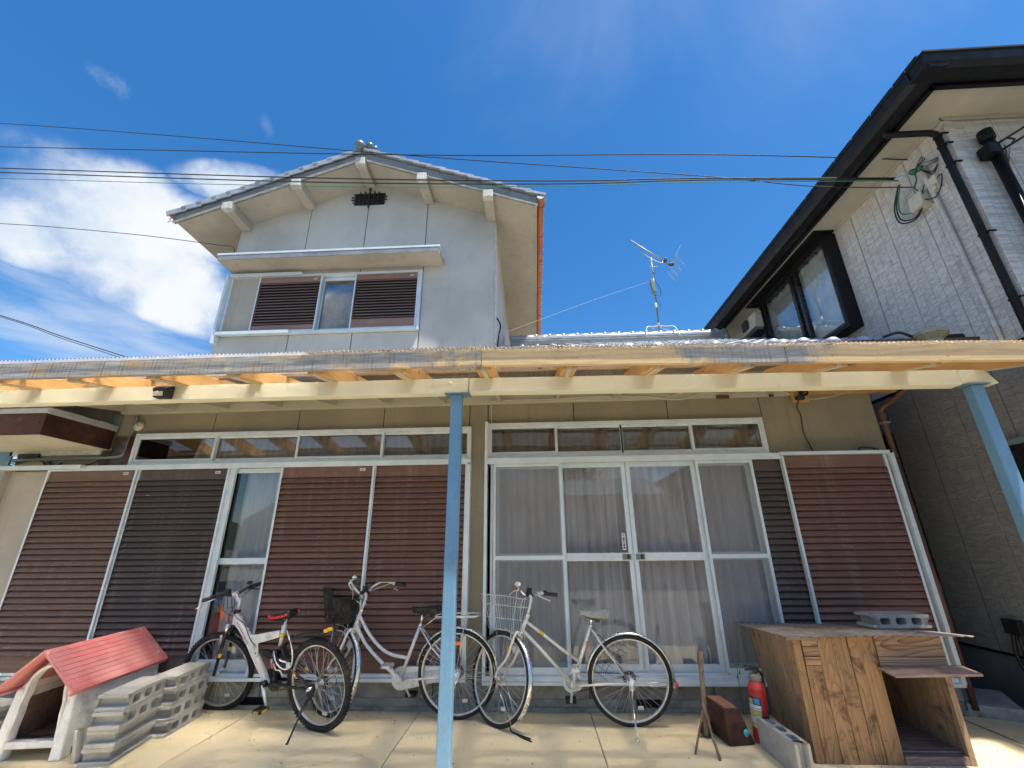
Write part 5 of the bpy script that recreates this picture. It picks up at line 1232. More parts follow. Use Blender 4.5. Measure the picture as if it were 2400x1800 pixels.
    if k:
        b = MB(); b.T = T; n_w = 11; (x0b, x1b, z0b, z1b, wb, wt) = k['box']; sl_ = k['slant']
        def corner(u, v, t_):   # u -1 rear..1 front ; v -1..1 side ; t 0 bottom..1 top
            hw_ = (wb+(wt-wb)*t_)/2; xr = x0b+sl_*t_*.1; xf = x1b+sl_*t_
            return (xr+(xf-xr)*(u+1)/2, v*hw_, z0b+(z1b-z0b)*t_)
        def ring(t_, r_): 
            pts = []
            for (u0, v0, u1, v1) in ((-1, -1, 1, -1), (1, -1, 1, 1), (1, 1, -1, 1), (-1, 1, -1, -1)):
                for i in range(6):
                    q_ = i/6; pts.append(corner(u0+(u1-u0)*q_, v0+(v1-v0)*q_, t_))
            b.tube(pts, r_, 5, closed=True)
        for t_ in k['rings']: ring(t_, .0028 if t_ < 1 else .0036)
        m__ = k['n']
        for i in range(m__+1):
            q_ = -1+2*i/m__
            for (f0) in (lambda t_: corner(1, q_, t_), lambda t_: corner(-1, q_, t_)): b.tube([f0(0), f0(1)], .0017, 4)
            for s_ in (-1, 1): b.tube([corner(q_, s_, 0), corner(q_, s_, 1)], .0017, 4)
            b.tube([corner(q_, -1, 0), corner(q_, 1, 0)], .0017, 4); b.tube([corner(-1, q_, 0), corner(1, q_, 0)], .0017, 4)
        bo = F(b, 'basket', k['wire'])
        if k.get('panel'):
            b = MB(); b.T = T; e_ = .995
            def pan(c0, c1, c2, c3_):
                b.add([c0, c1, c2, c3_], [(0, 1, 2, 3)])
            def cc_(u, v, t_): p = corner(u*.985, v*.985, t_); return p
            pan(cc_(1, -1, 0), cc_(1, 1, 0), cc_(1, 1, .98), cc_(1, -1, .98)); pan(cc_(-1, -1, 0), cc_(-1, 1, 0), cc_(-1, 1, .72), cc_(-1, -1, .72)); pan(cc_(-1, -1, .01), cc_(1, -1, .01), cc_(1, 1, .01), cc_(-1, 1, .01))
            for s_ in (-1, 1): b.add([cc_(-1, s_, 0), cc_(1, s_, 0), cc_(1, s_, .97), cc_(.2, s_, .97), cc_(-.25, s_, .72), cc_(-1, s_, .72)], [(0, 1, 2, 3, 4, 5)])
            pb = b.build('basket_lining', BLKBSK, bo); sm = pb.modifiers.new('thick', 'SOLIDIFY'); sm.thickness = .003
        b = MB(); b.T = T
        for s_ in (-1, 1):
            b.tube([corner(.25, s_*.7, 0), (fa[0]-.0, s_*.064, fa[1])], .003, 6)
            b.tube([corner(-1, s_*.25, .75), (st[0]+.02, s_*.03, st[1]-.09)], .004, 6)
        F(b, 'basket_stay', CHROME)
        if k.get('lamp'):
            b = MB(); b.T = T; b.box(fa[0]-.06, fa[0]+.09, -.018, .018, z0b-.035, z0b-.002); b.ball((fa[0]+.08, 0, z0b-.02), .025, 8); F(b, 'basket_carrier', BLK, bev=.004)
    # dynamo lamp on the fork
    b = MB(); b.T = T; lc = (cr[0]+.085, -.07, cr[1]-.12)
    b.lathe([(.0, -.05), (.02, -.045), (.038, 0), (.036, .008), (.0, .012)], 16, Matrix.Translation(lc) @ Matrix.Rotation(R(90), 4, 'Y')); b.tube([(cr[0]+.02, -.05, cr[1]-.1), lc], .005, 6); F(b, 'headlamp', ALU)
    # cables
    b = MB()
    for s_, e_ in ((1, (cr[0]+.03, cr[1]+.02)), (-1, (hB[0]-.05, hB[1]-.05))):
        p0 = T @ (Vector(bars[s_][-2]).lerp(Vector(bars[s_][-1]), .6)); 
        mid = T @ Vector((hx+.10, s_*.05, hz-.03)); m2 = T @ Vector((hx+.12, s_*.04, hz-.17)); e3 = T @ Vector((e_[0]+.02, s_*.02, e_[1]))
        b.tube(smooth_path([p0, mid, m2, e3], 8), .003, 6)
    F(b, 'brake_cable', P.get('cable', WHITE))
    b = MB(); dt = P['tubes'][-1][0]
    b.tube(smooth_path([(p[0]-.012, .014, p[1]-.022) for p in dt], 6), .0018, 5); F(b, 'gear_cable', ALU2)
    # rear wheel and fittings
    wheel(root, ax, Rw, P['tr'], None, 36, cog=P.get('cog', True))
    fender(root, ax, Rw+.022, P['rf'][0], P['rf'][1], name='rear_fender')
    b = MB()
    for a in (P['rf'][1]-14,):
        e = ((Rw+.02)*math.cos(R(a)), ax[1]+(Rw+.02)*math.sin(R(a)))
        for s_ in (-1, 1): b.tube([(0, s_*.062, ax[1]), (e[0], s_*.028, e[1])], .0022, 5)
    F(b, 'fender_stay', CHROME)
    a = R(P['rf'][1]-9); e = Vector(((Rw+.03)*math.cos(a), 0, ax[1]+(Rw+.03)*math.sin(a)))
    F(MB().ball(e, .024, 8, (.6, .8, 1.1)), 'tail_reflector', ORG if P.get('rack') else REDR)
    # hub shell / brake drum on the near side
    F(MB().lathe([(.0, .034), (.030, .036), (.034, .045), (.034, .058), (.022, .066), (.014, .085), (.0, .088)], 20, Matrix.Translation((0, 0, ax[1])) @ Matrix.Rotation(R(-90), 4, 'X')), 'hub_brake', ALU)
    # crank set
    b = MB(); Tb = Matrix.Translation((bb[0], 0, bb[1])) @ Matrix.Rotation(R(90), 4, 'X')
    b.lathe([(.082, .040), (.085, .042), (.082, .044), (.06, .044), (.06, .040)], 30, Tb).lathe([(.0, .046), (.028, .046), (.028, .038)], 14, Tb)
    ca = R(P['crank']); L = .165; pe = (bb[0]+L*math.cos(ca), .058, bb[1]+L*math.sin(ca)); pn = (bb[0]-L*math.cos(ca), -.058, bb[1]-L*math.sin(ca))
    b.tube([(bb[0], .046, bb[1]), pe], [.012, .0095], 8).tube([(bb[0], -.050, bb[1]), pn], [.012, .0095], 8).tube([(bb[0], -.052, bb[1]), (bb[0], .05, bb[1])], .009, 8)
    ck = F(b, 'crankset', ALU); pedal(ck, (pe[0], .066, pe[2]), mt=ALU2); pedal(ck, (pn[0], -.150, pn[2]), mt=BLK)
    for pp in ((pe[0], pe[2]),): MB().box(pp[0]-.03, pp[0]+.03, .06, .064, pp[1]-.009, pp[1]+.009).box(pp[0]-.028, pp[0]+.028, .151, .153, pp[1]-.009, pp[1]+.009).build('pedal_reflector', P.get('pref', WHITE), ck)
    if P.get('guard'):
        out_ = [(bb[0]+.095*math.cos(R(a)), bb[1]-.0+.095*math.sin(R(a))) for a in range(-90, 91, 15)]+[(-.02, ax[1]+.045), (-.045, ax[1]+.01), (-.02, ax[1]-.04)]
        F(MB().prism(out_, -.062, -.034, 'Y'), 'chain_guard', mt, bev=.006)
        F(MB().prism([(p[0]*.985+.004, p[1]) for p in out_][0:0]+[(bb[0]-.02, bb[1]+.045), (.09, ax[1]+.022), (.09, ax[1]+.012), (bb[0]-.02, bb[1]+.030)], -.034, -.031, 'Y'), 'guard_rib', ALU2)
    else:
        b = MB()
        for (z1_, z2_) in ((.078, .028), (-.078, -.03)):
            n_ = 26
            for i in range(n_):
                t0, t1 = i/n_, (i+.75)/n_; p0 = Vector((bb[0]*(1-t0), -.042, bb[1]+z1_+(ax[1]+z2_-bb[1]-z1_)*t0)); p1 = Vector((bb[0]*(1-t1), -.042, bb[1]+z1_+(ax[1]+z2_-bb[1]-z1_)*t1)); b.bar(p0, p1, .005, .008)
        F(b, 'chain', RUST)
    # dress guard net
    b = MB()
    for s_ in (1,):
        for i in range(9):
            a = R(98+i*9) if False else None
        for i in range(8):
            u = i/7; p0 = (.335*math.cos(R(18+60*u)), ax[1]+.335*math.sin(R(18+60*u))); b.tube([(p0[0], .040, p0[1]), (.05+.02*u, .045, ax[1]+.05+.02*u)] if P.get('net') == 'fan' else [(p0[0], .040, p0[1]), (p0[0]-.13-.02*u, .043, p0[1]-.10+.03*u)], .0016, 4)
        for rr in (.30, .25, .21): b.tube([(rr*math.cos(R(a)), .041, ax[1]+rr*math.sin(R(a))) for a in range(14, 84, 8)], .0016, 4)
    F(b, 'dress_guard', BLK if not P.get('rack') else ALU2)
    # rear carrier
    if P.get('rack'):
        b = MB(); x0r, z0r, x1r, z1r = P['rack']
        for s_ in (-1, 1):
            b.tube(smooth_path([(x0r, s_*.02, z0r), (x0r-.08, s_*.055, z0r+.01), (x1r+.05, s_*.06, z1r), (x1r, s_*.03, z1r), (x1r-.003, 0, z1r)], 6), .0055, 8)
            b.tube(smooth_path([(x0r, s_*.012, z0r-.015), (x0r-.10, s_*.03, z0r-.005), (x1r+.06, s_*.03, z1r-.018), (x1r+.03, 0, z1r-.018)], 6), .0045, 6)
            b.tube([(x1r+.12, s_*.058, z1r-.002), (0, s_*.064, ax[1])], .0042, 6); b.tube([(x0r-.03, s_*.03, z0r), (sT[0]-.02, s_*.018, sT[1]-.03)], .0042, 6)
        F(b, 'rear_carrier', CHROME)
    # side stand
    b = MB(); b.tube([(-.012, .068, ax[1]), (.005, .075, ax[1]-.10)], .009, 8).tube([(.005, .075, ax[1]-.10), P['stand']], .0065, 8).tube([(P['stand'][0]-.015, P['stand'][1], P['stand'][2]+.003), (P['stand'][0]+.015, P['stand'][1], P['stand'][2]+.003)], .008, 6)
    b.box(-.02, .02, .062, .072, ax[1]-.05, ax[1]+.01); F(b, 'side_stand', CHROME)
    # tape bands
    for (pp, mt_) in P.get('bands', []):
        p0, p1, r_ = pp; F(MB().tube([p0, p1], r_, 12), 'reflective_band', mt_)
    for (pp, mt_) in P.get('fbands', []):
        p0, p1, r_ = pp; b = MB(); b.T = T; b.tube([p0, p1], r_, 12); F(b, 'reflective_band', mt_)
    # rear brake near the seat stays
    F(MB().tube(smooth_path([(sT[0]-.05, .03, sT[1]-.06), (sT[0]-.10, .05, sT[1]-.10), (sT[0]-.14, .048, sT[1]-.20), (.06, .06, ax[1]+.08), (.02, .07, ax[1]+.02)], 6), .0035, 6), 'rear_brake_cable', BLK)
    return T

# bicycle with plain basket (right)
b3 = bike_root('bicycle', (.755, 4.34), (-1, .03), 9, label='champagne city bicycle with open wire basket in front of the glass doors', cat='bicycle', group='bicycles parked along the house')
P3 = dict(headT=(.84, .83), headB=(.895, .71), bb=(.474, .302), seatT=(.302, .76), R=.347, tr=.0185, fax=(1.10, .343), steer=44, crown=(.925, .685), stem=(.805, .985),
          tubes=[([(.85, .785), (.425, .478)], .0125), ([(.89, .725), (.48, .31)], .0145)], post=(.285, 0, .84), stem_mt=SILV,
          bar=[(0, 0, 0), (0, .05, .0), (.015, .10, .028), (.0, .15, .035), (-.03, .20, .035)], grips=(BRNG, DGRIP), lever=SILV, bell=WHITE, mount=True, ff=(100+12, 215-4), tall=0,
          basket=dict(box=(1.0, 1.19, .70, .965, .22, .34), slant=.10, rings=(0, .33, .72, 1), n=9, wire=ALU, lamp=True), rf=(-18, 0), crank=97, pref=WHITE,
          stand=(.02, .30, .052), bands=[(((.742, 0, .708), (.705, 0, .682), .0135), YEL), (((.353, 0, .60), (.345, 0, .637), .0165), ORG)], fbands=[(((.965, .0505, .575), (.978, .0505, .545), .0145), YEL), (((.965, -.0505, .575), (.978, -.0505, .545), .0145), YEL)])
P3['ff'] = (62, 222); P3['rf'] = (8, 194)
city_bike(b3, P3, CHAMP)
saddle(b3, (.40, .882), (.14, .885), None, None, .095, (GREYV,), sag=.012)

b2 = bike_root('bicycle', (-.721, 4.465), (-1, .05), 5, label='silver city bicycle with lined black basket and rear carrier behind the blue post', cat='bicycle', group='bicycles parked along the house')
P2 = dict(headT=(.915, .84), headB=(.965, .70), bb=(.517, .285), seatT=(.342, .735), R=.352, tr=.0185, fax=(1.175, .348), steer=30, crown=(.99, .675), stem=(.868, .985),
          tubes=[([(.925, .80), (.83, .66), (.72, .55), (.60, .485), (.45, .462)], .0145), ([(.955, .735), (.86, .58), (.735, .46), (.62, .37), (.52, .295)], .0155)], post=(.322, 0, .84), stem_mt=SILV, bar_mt=SILV,
          bar=[(0, 0, 0), (.02, .05, .0), (.035, .11, .05), (-.0, .17, .095), (-.06, .22, .10), (-.13, .245, .092)], grips=(BLK, BLK), lever=ALU, bell=CHROME, shift=ALU, mount=True,
          basket=dict(box=(1.02, 1.235, .735, 1.02, .26, .37), slant=.055, rings=(0, .35, .68, 1), n=4, wire=BATT, panel=True), crank=62, pref=WHITE, guard=True, rack=(.22, .80, -.205, .815),
          stand=(.02, .26, .04), fbands=[], bands=[])
P2['ff'] = (55, 222); P2['rf'] = (8, 196); P2['basket']['wire'] = RUST
city_bike(b2, P2, SILV)
sd2 = saddle(b2, (.43, .880), (.16, .893), None, None, .10, (BLKBSK,), sag=.005)
on(b2, MB().box(-.045, .02, .062, .068, .585, .612), 'orange_reflector', ORG)
tag(MB().tube(smooth_path([(-.315, 4.30, .28), (-.28, 4.26, .16), (-.245, 4.22, .02), (-.2, 4.16, .006), (-.08, 4.06, .006)]), .006, 6).tube(smooth_path([(-.2, 4.16, .006), (-.14, 4.08, .006), (-.07, 4.01, .006)]), .005, 6).build('black_strap', WIRE), 'loose black strap hanging off the front wheel onto the concrete', 'strap')

# mountain bike (left)
fM = Vector((-1.134, .439, 0)).normalized()
b1 = bike_root('mountain_bike', (-1.734+fM.x*.075, 4.162+fM.y*.075), (-1.134, .439), 9.5, label='white full suspension mountain bike with red and black saddle beside the block stack', cat='bicycle', group='bicycles parked along the house')
def mtb(root):
    F = lambda mb, name, mats, parent=None, **k: on(parent or root, mb, name, mats, **k)
    ax, fa, Rw = (0, .342), (1.235, .325), .345
    hT, hB = (1.035, .845), (1.07, .735)
    T = steerT(hB, hT, -19)
    b = MB(); b.tube([(hB[0], 0, hB[1]), (hT[0], 0, hT[1])], .022, 14)
    # big monocoque: down tube to the bottom bracket with the seat arm branching off
    up_ = [(1.045, .83), (.985, .775), (.86, .665), (.80, .655), (.45, .725), (.45, .66), (.74, .575), (.69, .50), (.585, .33), (.535, .30), (.515, .335), (.60, .52), (.70, .64)]
    b.prism([(1.05, .835), (1.0, .80), (.93, .73), (.86, .665), (.81, .605), (.76, .535), (.69, .455), (.62, .36), (.585, .30), (.63, .275), (.70, .365), (.775, .45), (.85, .545), (.92, .63), (1.0, .705), (1.068, .745)], -.021, .021, 'Y')
    b.prism([(.885, .675), (.83, .655), (.46, .725), (.455, .668), (.72, .600), (.80, .575), (.85, .60)], -.0185, .0185, 'Y')
    fr = F(b, 'frame', WHP, bev=.011)
    MB().tube([(.455, 0, .60), (.41, 0, .765)], .019, 14).build('seat_tube', WHP, fr)
    MB().tube([(.41, 0, .76), (.392, 0, .83)], .014, 12).lathe([(.023, 0), (.023, .02)], 14, Matrix.Translation((.412, 0, .748))).build('seat_post', ALU, fr)
    MB().tube([(.4345, 0, .672), (.425, 0, .706)], .0205, 14).build('reflective_band', YEL, fr)
    # lettering on the down tube, red brush strokes; small grey mark on the seat arm
    q_ = MB(); rn = random.Random(4); P0, P1 = Vector((1.0, .0225, .765)), Vector((.845, .0225, .592)); dd = (P1-P0).normalized(); nn = Vector((-dd.z, 0, dd.x))
    for k in range(11):
        c_ = P0.lerp(P1, (k+.5)/11)
        for _ in range(3):
            a = rn.uniform(0, 6.28); q_.bar(c_+nn*rn.uniform(-.006, .006)-dd*.004-Vector((0, .0006, 0)), c_+nn*rn.uniform(-.01, .01)+dd*.006, .001, .0045, (0, 0, 1))
        q_.bar(c_-nn*.009, c_+nn*.010, .001, .004, tuple(dd))
    q_.build('frame_lettering', REDINK, fr)
    q_ = MB(); c_ = Vector((.575, .0195, .668))
    for (x0_, z0_, x1_, z1_) in ((-.05, 0, -.035, 0), (-.035, -.014, -.035, .006), (-.035, -.014, .02, -.018), (.02, -.018, .028, -.006), (.028, -.006, .05, -.004), (.035, -.012, .035, .02), (.035, .02, .0, .022), (0, .022, -.035, .006), (-.02, -.008, -.014, .01), (-.014, .01, -.008, -.008), (-.004, -.008, .006, .01), (.006, -.008, -.004, .01), (.014, -.01, .014, .012)):
        q_.bar(c_+Vector((x0_, 0, z0_)), c_+Vector((x1_, 0, z1_)), .001, .0022, (0, 0, 1))
    q_.build('frame_mark', GREYINK, fr)
    F(MB().prism([(.735, .60), (.705, .60), (.70, .54), (.715, .505), (.735, .465), (.75, .455), (.752, .50), (.745, .55)], .0215, .027, 'Y'), 'hinge_plate', WHP, bev=.002)
    F(MB().lathe([(.0, 0), (.006, .001), (.006, .003)], 8, Matrix.Translation((.727, .027, .58)) @ Matrix.Rotation(R(-90), 4, 'X')).lathe([(.0, 0), (.008, .001), (.008, .003)], 8, Matrix.Translation((.73, .027, .525)) @ Matrix.Rotation(R(-90), 4, 'X')), 'plate_bolts', BLK)
    # shock
    b = MB(); s0, s1 = Vector((.665, 0, .535)), Vector((.54, 0, .50)); d = (s1-s0).normalized()
    b.tube([s0-d*.03, s1+d*.03], .014, 10)
    for k in range(6): b.tube([s0+d*(.02+.017*k)+Vector((.022*math.cos(a_*math.pi/6)*d.z, .022*math.sin(a_*math.pi/6), -.022*math.cos(a_*math.pi/6)*d.x)) for a_ in range(12)], .006, 6, closed=True)
    F(b, 'rear_shock', BLK)
    # swing arm
    b = MB()
    b.tube([(.51, -.03, .33), (.51, .03, .33)], .026, 12)
    b.tube([(.50, 0, .56), (.50, 0, .33)], .021, 10)
    for s_ in (-1, 1):
        b.tube([(.49, s_*.03, .315), (.36, s_*.05, .315), (.0, s_*.068, ax[1]-.02)], [.015, .013, .011], 8)
        b.tube([(.50, s_*.028, .54), (.40, s_*.05, .50), (.02, s_*.068, ax[1]+.01)], [.014, .013, .011], 8)
        b.box(-.03, .03, s_*.068-.004, s_*.068+.004, ax[1]-.035, ax[1]+.03)
    b.tube([(.40, -.05, .50), (.40, .05, .50)], .012, 8)
    F(b, 'swing_arm', BLKP)
    for s_ in (-1, 1): F(MB().tube([(.215, s_*.0585, .424), (.18, s_*.060, .409)], .0145, 10), 'reflective_band', YEL)
    F(MB().tube([(.40, .052, .505), (.31, .060, .50)], .008, 6).box(.26, .30, .05, .07, .46, .50), 'rear_brake', ALU, bev=.004)
    F(MB().tube(smooth_path([(.50, .03, .56), (.42, .07, .50), (.34, .075, .455), (.27, .07, .46), (.24, .06, .50), (.28, .03, .60), (.36, .02, .735)], 7), .0055, 7).tube(smooth_path([(.48, .04, .47), (.42, .07, .44), (.37, .07, .435), (.34, .065, .40)], 6), .005, 6), 'brake_hose', WHITE)
    F(MB().box(.505, .52, .026, .034, .42, .47), 'side_reflector', ORG, bev=.003)
    # mudguards
    def guard(pts, w0, w1, name, T=None):
        n_ = len(pts)-1
        def f(u, v):
            i = min(int(u*n_), n_-1); t_ = u*n_-i; x = pts[i][0]*(1-t_)+pts[i+1][0]*t_; z = pts[i][1]*(1-t_)+pts[i+1][1]*t_; q2 = (v-.5)*2; w_ = w0+(w1-w0)*u
            p = Vector((x, q2*w_, z-.022*q2*q2)); return T @ p if T is not None else p
        o = F(MB().grid(f, 24, 8), name, BLK); s_ = o.modifiers.new('thick', 'SOLIDIFY'); s_.thickness = .003; return o
    guard([(.44, .60), (.36, .655), (.25, .70), (.12, .73), (.0, .745), (-.11, .752)], .03, .038, 'rear_mudguard')
    F(MB().bar((.43, 0, .61), (.37, 0, .50), .05, .03), 'mudguard_arm', BLK, bev=.006)
    F(MB().hexa([(-.08, -.03, .742), (-.08, .03, .742), (-.125, .03, .748), (-.125, -.03, .748), (-.08, -.03, .768), (-.08, .03, .768), (-.115, .03, .774), (-.115, -.03, .774)]), 'mudguard_reflector', YEL, bev=.003)
    guard([(1.11, .70), (1.03, .69), (.95, .63), (.89, .54), (.862, .45)], .035, .045, 'front_mudguard', T)
    # suspension fork
    b = MB(); b.T = T; b.tube([(1.075, 0, .73), (1.085, 0, .70)], .022, 10).box(1.065, 1.135, -.068, .068, .668, .70)
    for s_ in (-1, 1): b.tube([(1.105, s_*.06, .70), (1.235, s_*.066, fa[1])], [.017, .014], 10)
    fk = F(b, 'fork', BLKP, bev=.004)
    b = MB(); b.T = T
    for s_ in (-1, 1): b.tube([(1.085, s_*.06, .765), (1.118, s_*.061, .66)], .0155, 10)
    b.build('fork_stanchions', CHROME, fk)
    for s_ in (-1, 1): TB(T).tube([(1.163, s_*.0635, .515), (1.175, s_*.064, .482)], .0185, 12).build('reflective_band', YEL, fk)
    F(TB(T).tube([(1.12, .055, .665), (1.16, .055, .55)], .007, 6).box(1.14, 1.165, .045, .07, .60, .67), 'front_brake', ALU2, bev=.004)
    F(TB(T).ball((1.10, -.02, .50), .035, 10, (.7, .3, 1)), 'front_reflector', WHITE)
    # stem and bar
    b = MB().tube([(1.035, 0, .845), (1.0, 0, .965)], .014, 12).tube([(1.012, 0, .935), (1.085, 0, .995)], .0165, 10).tube([(1.085, -.03, .998), (1.085, .03, .998)], .02, 10)
    F(b, 'stem', SILV); F(MB().lathe([(.026, 0), (.028, .008), (.026, .03), (.018, .035)], 14, Matrix.Translation((1.037, 0, .835))), 'headset', BLK)
    b = MB()
    for s_ in (-1, 1): b.tube(smooth_path([(1.088, 0, 1.0), (1.088, s_*.05, 1.0), (1.075, s_*.13, 1.03), (1.055, s_*.20, 1.035), (1.02, s_*.31, 1.035)], 6), .0125, 10)
    hb = F(b, 'handlebar', DGRIP)
    for s_ in (-1, 1):
        MB().tube([(1.052, s_*.205, 1.035), (1.048, s_*.218, 1.035), (1.02, s_*.33, 1.035)], [.017, .018, .017], 12).build('grip', BLK, hb)
        MB().ball((1.06, s_*.185, 1.03), .027, 8, (1, 1.2, .8)).box(1.045, 1.085, s_*.15-.02, s_*.15+.02, 1.005, 1.035).build('shifter', BLK, hb, bev=.004)
        MB().tube(smooth_path([(1.075, s_*.17, 1.015), (1.115, s_*.20, .995), (1.115, s_*.27, .975), (1.10, s_*.34, .965)], 6), [.007]*12+[.0065]*7, 7, flat=.7).build('brake_lever', SILV if s_ > 0 else BLK, hb)
    MB().ball((1.06, -.13, 1.07), .026, 10, (1, 1, .7)).build('bell', BLK, hb); MB().box(1.06, 1.12, .045, .09, 1.01, 1.06).build('clamp_mount', BLK, hb, bev=.008)
    b = MB(); b.T = Matrix.Translation((.01, 0, 0))
    for (xx, y0_, y1_) in ((1.15, .05, .115), (1.09, .02, .07)):
        b.tube([(xx, y0_, .87), (xx, y1_+.01, .87), (xx, y1_+.01, 1.05), (xx, y0_, 1.05)], .004, 6, closed=True) if xx > 1.1 else b.tube([(xx-.02, y0_-.02, .89), (xx-.02, y1_, .89), (xx-.02, y1_, 1.0), (xx-.02, y0_-.02, 1.0)], .004, 6, closed=True)
    b.box(1.10, 1.15, .10, .14, .97, 1.01).tube([(1.15, .10, 1.0), (1.09, .03, 1.0)], .005, 6); b.build('bottle_cage', BLUEP, hb)
    MB().box(1.148, 1.152, .058, .082, .80, .91).build('orange_tag', ORG, hb)
    F(MB().tube(smooth_path([(1.09, .16, 1.0), (1.15, .10, .92), (1.13, .03, .83), (1.04, .0, .80)], 7), .003, 6).tube(smooth_path([(1.09, -.16, 1.0), (1.16, -.08, .9), (1.15, .0, .80), (1.10, .02, .72)], 7), .003, 6).tube(smooth_path([(1.08, .03, .99), (1.05, .04, .88), (.99, .03, .80), (.93, .0, .745), (.83, .024, .655), (.77, .024, .60), (.70, .024, .585)], 7), .0035, 6), 'brake_cable', BLK)
    for p_ in ((.985, .785), (.885, .695)): F(MB().box(p_[0]-.012, p_[0]+.012, -.008, .008, p_[1], p_[1]+.018), 'cable_clip', WHITE, bev=.003)
    wheel(root, fa, Rw, .025, T, 32, True); wheel(root, ax, Rw, .026, None, 36, True, cog=True)
    F(MB().lathe([(.0, -.12), (.012, -.12), (.014, -.07), (.016, -.06)], 12, Matrix.Translation((0, 0, ax[1])) @ Matrix.Rotation(R(90), 4, 'X')), 'axle_peg', CHROME)
    # crank
    b = MB(); bb = (.585, .30); Tb = Matrix.Translation((bb[0], 0, bb[1])) @ Matrix.Rotation(R(90), 4, 'X')
    L = .17; a = R(-116); pe = (bb[0]+L*math.cos(a), bb[1]+L*math.sin(a)); pn = (bb[0]-L*math.cos(a), bb[1]-L*math.sin(a))
    b.tube([(bb[0], -.06, bb[1]), (bb[0], .06, bb[1])], .013, 8).tube([(bb[0], .06, bb[1]), (pe[0], .075, pe[1])], [.015, .011], 8).tube([(bb[0], -.06, bb[1]), (pn[0], -.075, pn[1])], [.015, .011], 8)
    ck = F(b, 'crankset', ALU); MB().lathe([(.095, .045), (.098, .047), (.095, .05), (.05, .05)], 30, Tb).build('chainring', BLK, ck)
    pd = pedal(ck, (pe[0], .085, pe[1])); MB().box(pe[0]-.03, pe[0]+.03, .170, .172, pe[1]-.008, pe[1]+.008).box(pe[0]-.047, pe[0]-.0455, .10, .155, pe[1]-.008, pe[1]+.008).build('pedal_reflector', YEL, ck)
    pedal(ck, (pn[0], -.17, pn[1]))
    F(MB().lathe([(.0, .07), (.03, .07), (.03, .03), (.0, .03)], 14, Matrix.Translation((.585, 0, .30)) @ Matrix.Rotation(R(-90), 4, 'X')), 'bracket_shell', BLKP)
    b = MB()
    for (z1_, z2_) in ((.092, .05), (-.092, -.03)):
        for i in range(24):
            t0, t1 = i/24, (i+.75)/24; b.bar((bb[0]*(1-t0), -.05, bb[1]+z1_+(ax[1]+z2_-bb[1]-z1_)*t0), (bb[0]*(1-t1), -.05, bb[1]+z1_+(ax[1]+z2_-bb[1]-z1_)*t1), .005, .008)
    F(b, 'chain', RUST)
    F(MB().tube(smooth_path([(.0, -.075, ax[1]-.02), (.02, -.085, ax[1]-.09), (-.02, -.08, ax[1]-.16)], 5), .009, 6).lathe([(.022, -.004), (.022, .004)], 10, Matrix.Translation((-.02, -.08, ax[1]-.17)) @ Matrix.Rotation(R(90), 4, 'X'), False).tube(smooth_path([(-.02, -.085, ax[1]), (-.09, -.09, ax[1]+.03), (-.10, -.09, ax[1]-.04), (-.03, -.09, ax[1]-.07)], 6), .003, 5), 'derailleur', BLK)
    b = MB().box(-.03, .03, .072, .085, ax[1]-.06, ax[1]+.01).tube([(.0, .08, ax[1]-.05), (.07, .12, ax[1]-.17)], .011, 8).tube([(.03, .09, ax[1]-.08), (.02, .27, .05)], .0075, 8).tube([(.02, .27, .05), (.02, .28, .038)], .011, 8)
    F(b, 'side_stand', BLK)
    return F
Fm = mtb(b1)
sd = saddle(b1, (.60, .848), (.30, .905), None, None, .085, (BLK, 0, 0), sag=.012)
q = MB()
for s_ in (-1, 1):
    pts = []
    for i in range(15):
        u = i/14; h = .085*(.17+.15*u+.68*max(0, (u-.35)/.65)**1.3*(1 if u < .88 else math.sqrt(max(0, 1-((u-.88)/.125)**2))*.85+.15)); e = min(1, (u/.05)**.5 if u < .05 else 1)
        zt_ = .848+.057*u-.012*math.sin(math.pi*min(u*1.15, 1)); pts.append((.602-.30*u*.98, s_*(h*e+.001), zt_-.028-.004*u))
    q.tube(pts, [.012]*5+[.010]*10, 8)
q.ball((.597, 0, .82), .020, 10, (.8, 1, 1)); q.build('saddle_trim', REDP, sd)
MB().box(.325, .355, .052, .058, .855, .87).build('saddle_mark', YEL, sd)

# ------------------------------------------------------------------ concrete blocks
def hole_cell(b, x0, x1, z0, z1, hx0, hx1, hz0, hz1, y0, y1, rad):
    n = 4; inn = []
    for (cx_, cz_, a0) in ((hx1-rad, hz1-rad, 0), (hx0+rad, hz1-rad, 90), (hx0+rad, hz0+rad, 180), (hx1-rad, hz0+rad, 270)):
        for i in range(n): a = R(a0+90*i/(n-1)); inn.append((cx_+rad*math.cos(a), cz_+rad*math.sin(a)))
    outc = [(x1, z1), (x0, z1), (x0, z0), (x1, z0)]
    k = len(inn)
    for y in (y0, y1):
        vs = [(p[0], y, p[1]) for p in inn]+[(p[0], y, p[1]) for p in outc]; fs = []
        for q_ in range(4):
            for i in range(n-1): fs.append((q_*n+i, q_*n+i+1, k+q_))
            fs.append((q_*n+n-1, (q_*n+n) % k, k+(q_+1) % 4, k+q_))
        b.add(vs, fs)
    vs = [(p[0], y, p[1]) for y in (y0, y1) for p in inn]; b.add(vs, [(i, (i+1) % k, k+(i+1) % k, k+i) for i in range(k)], True)
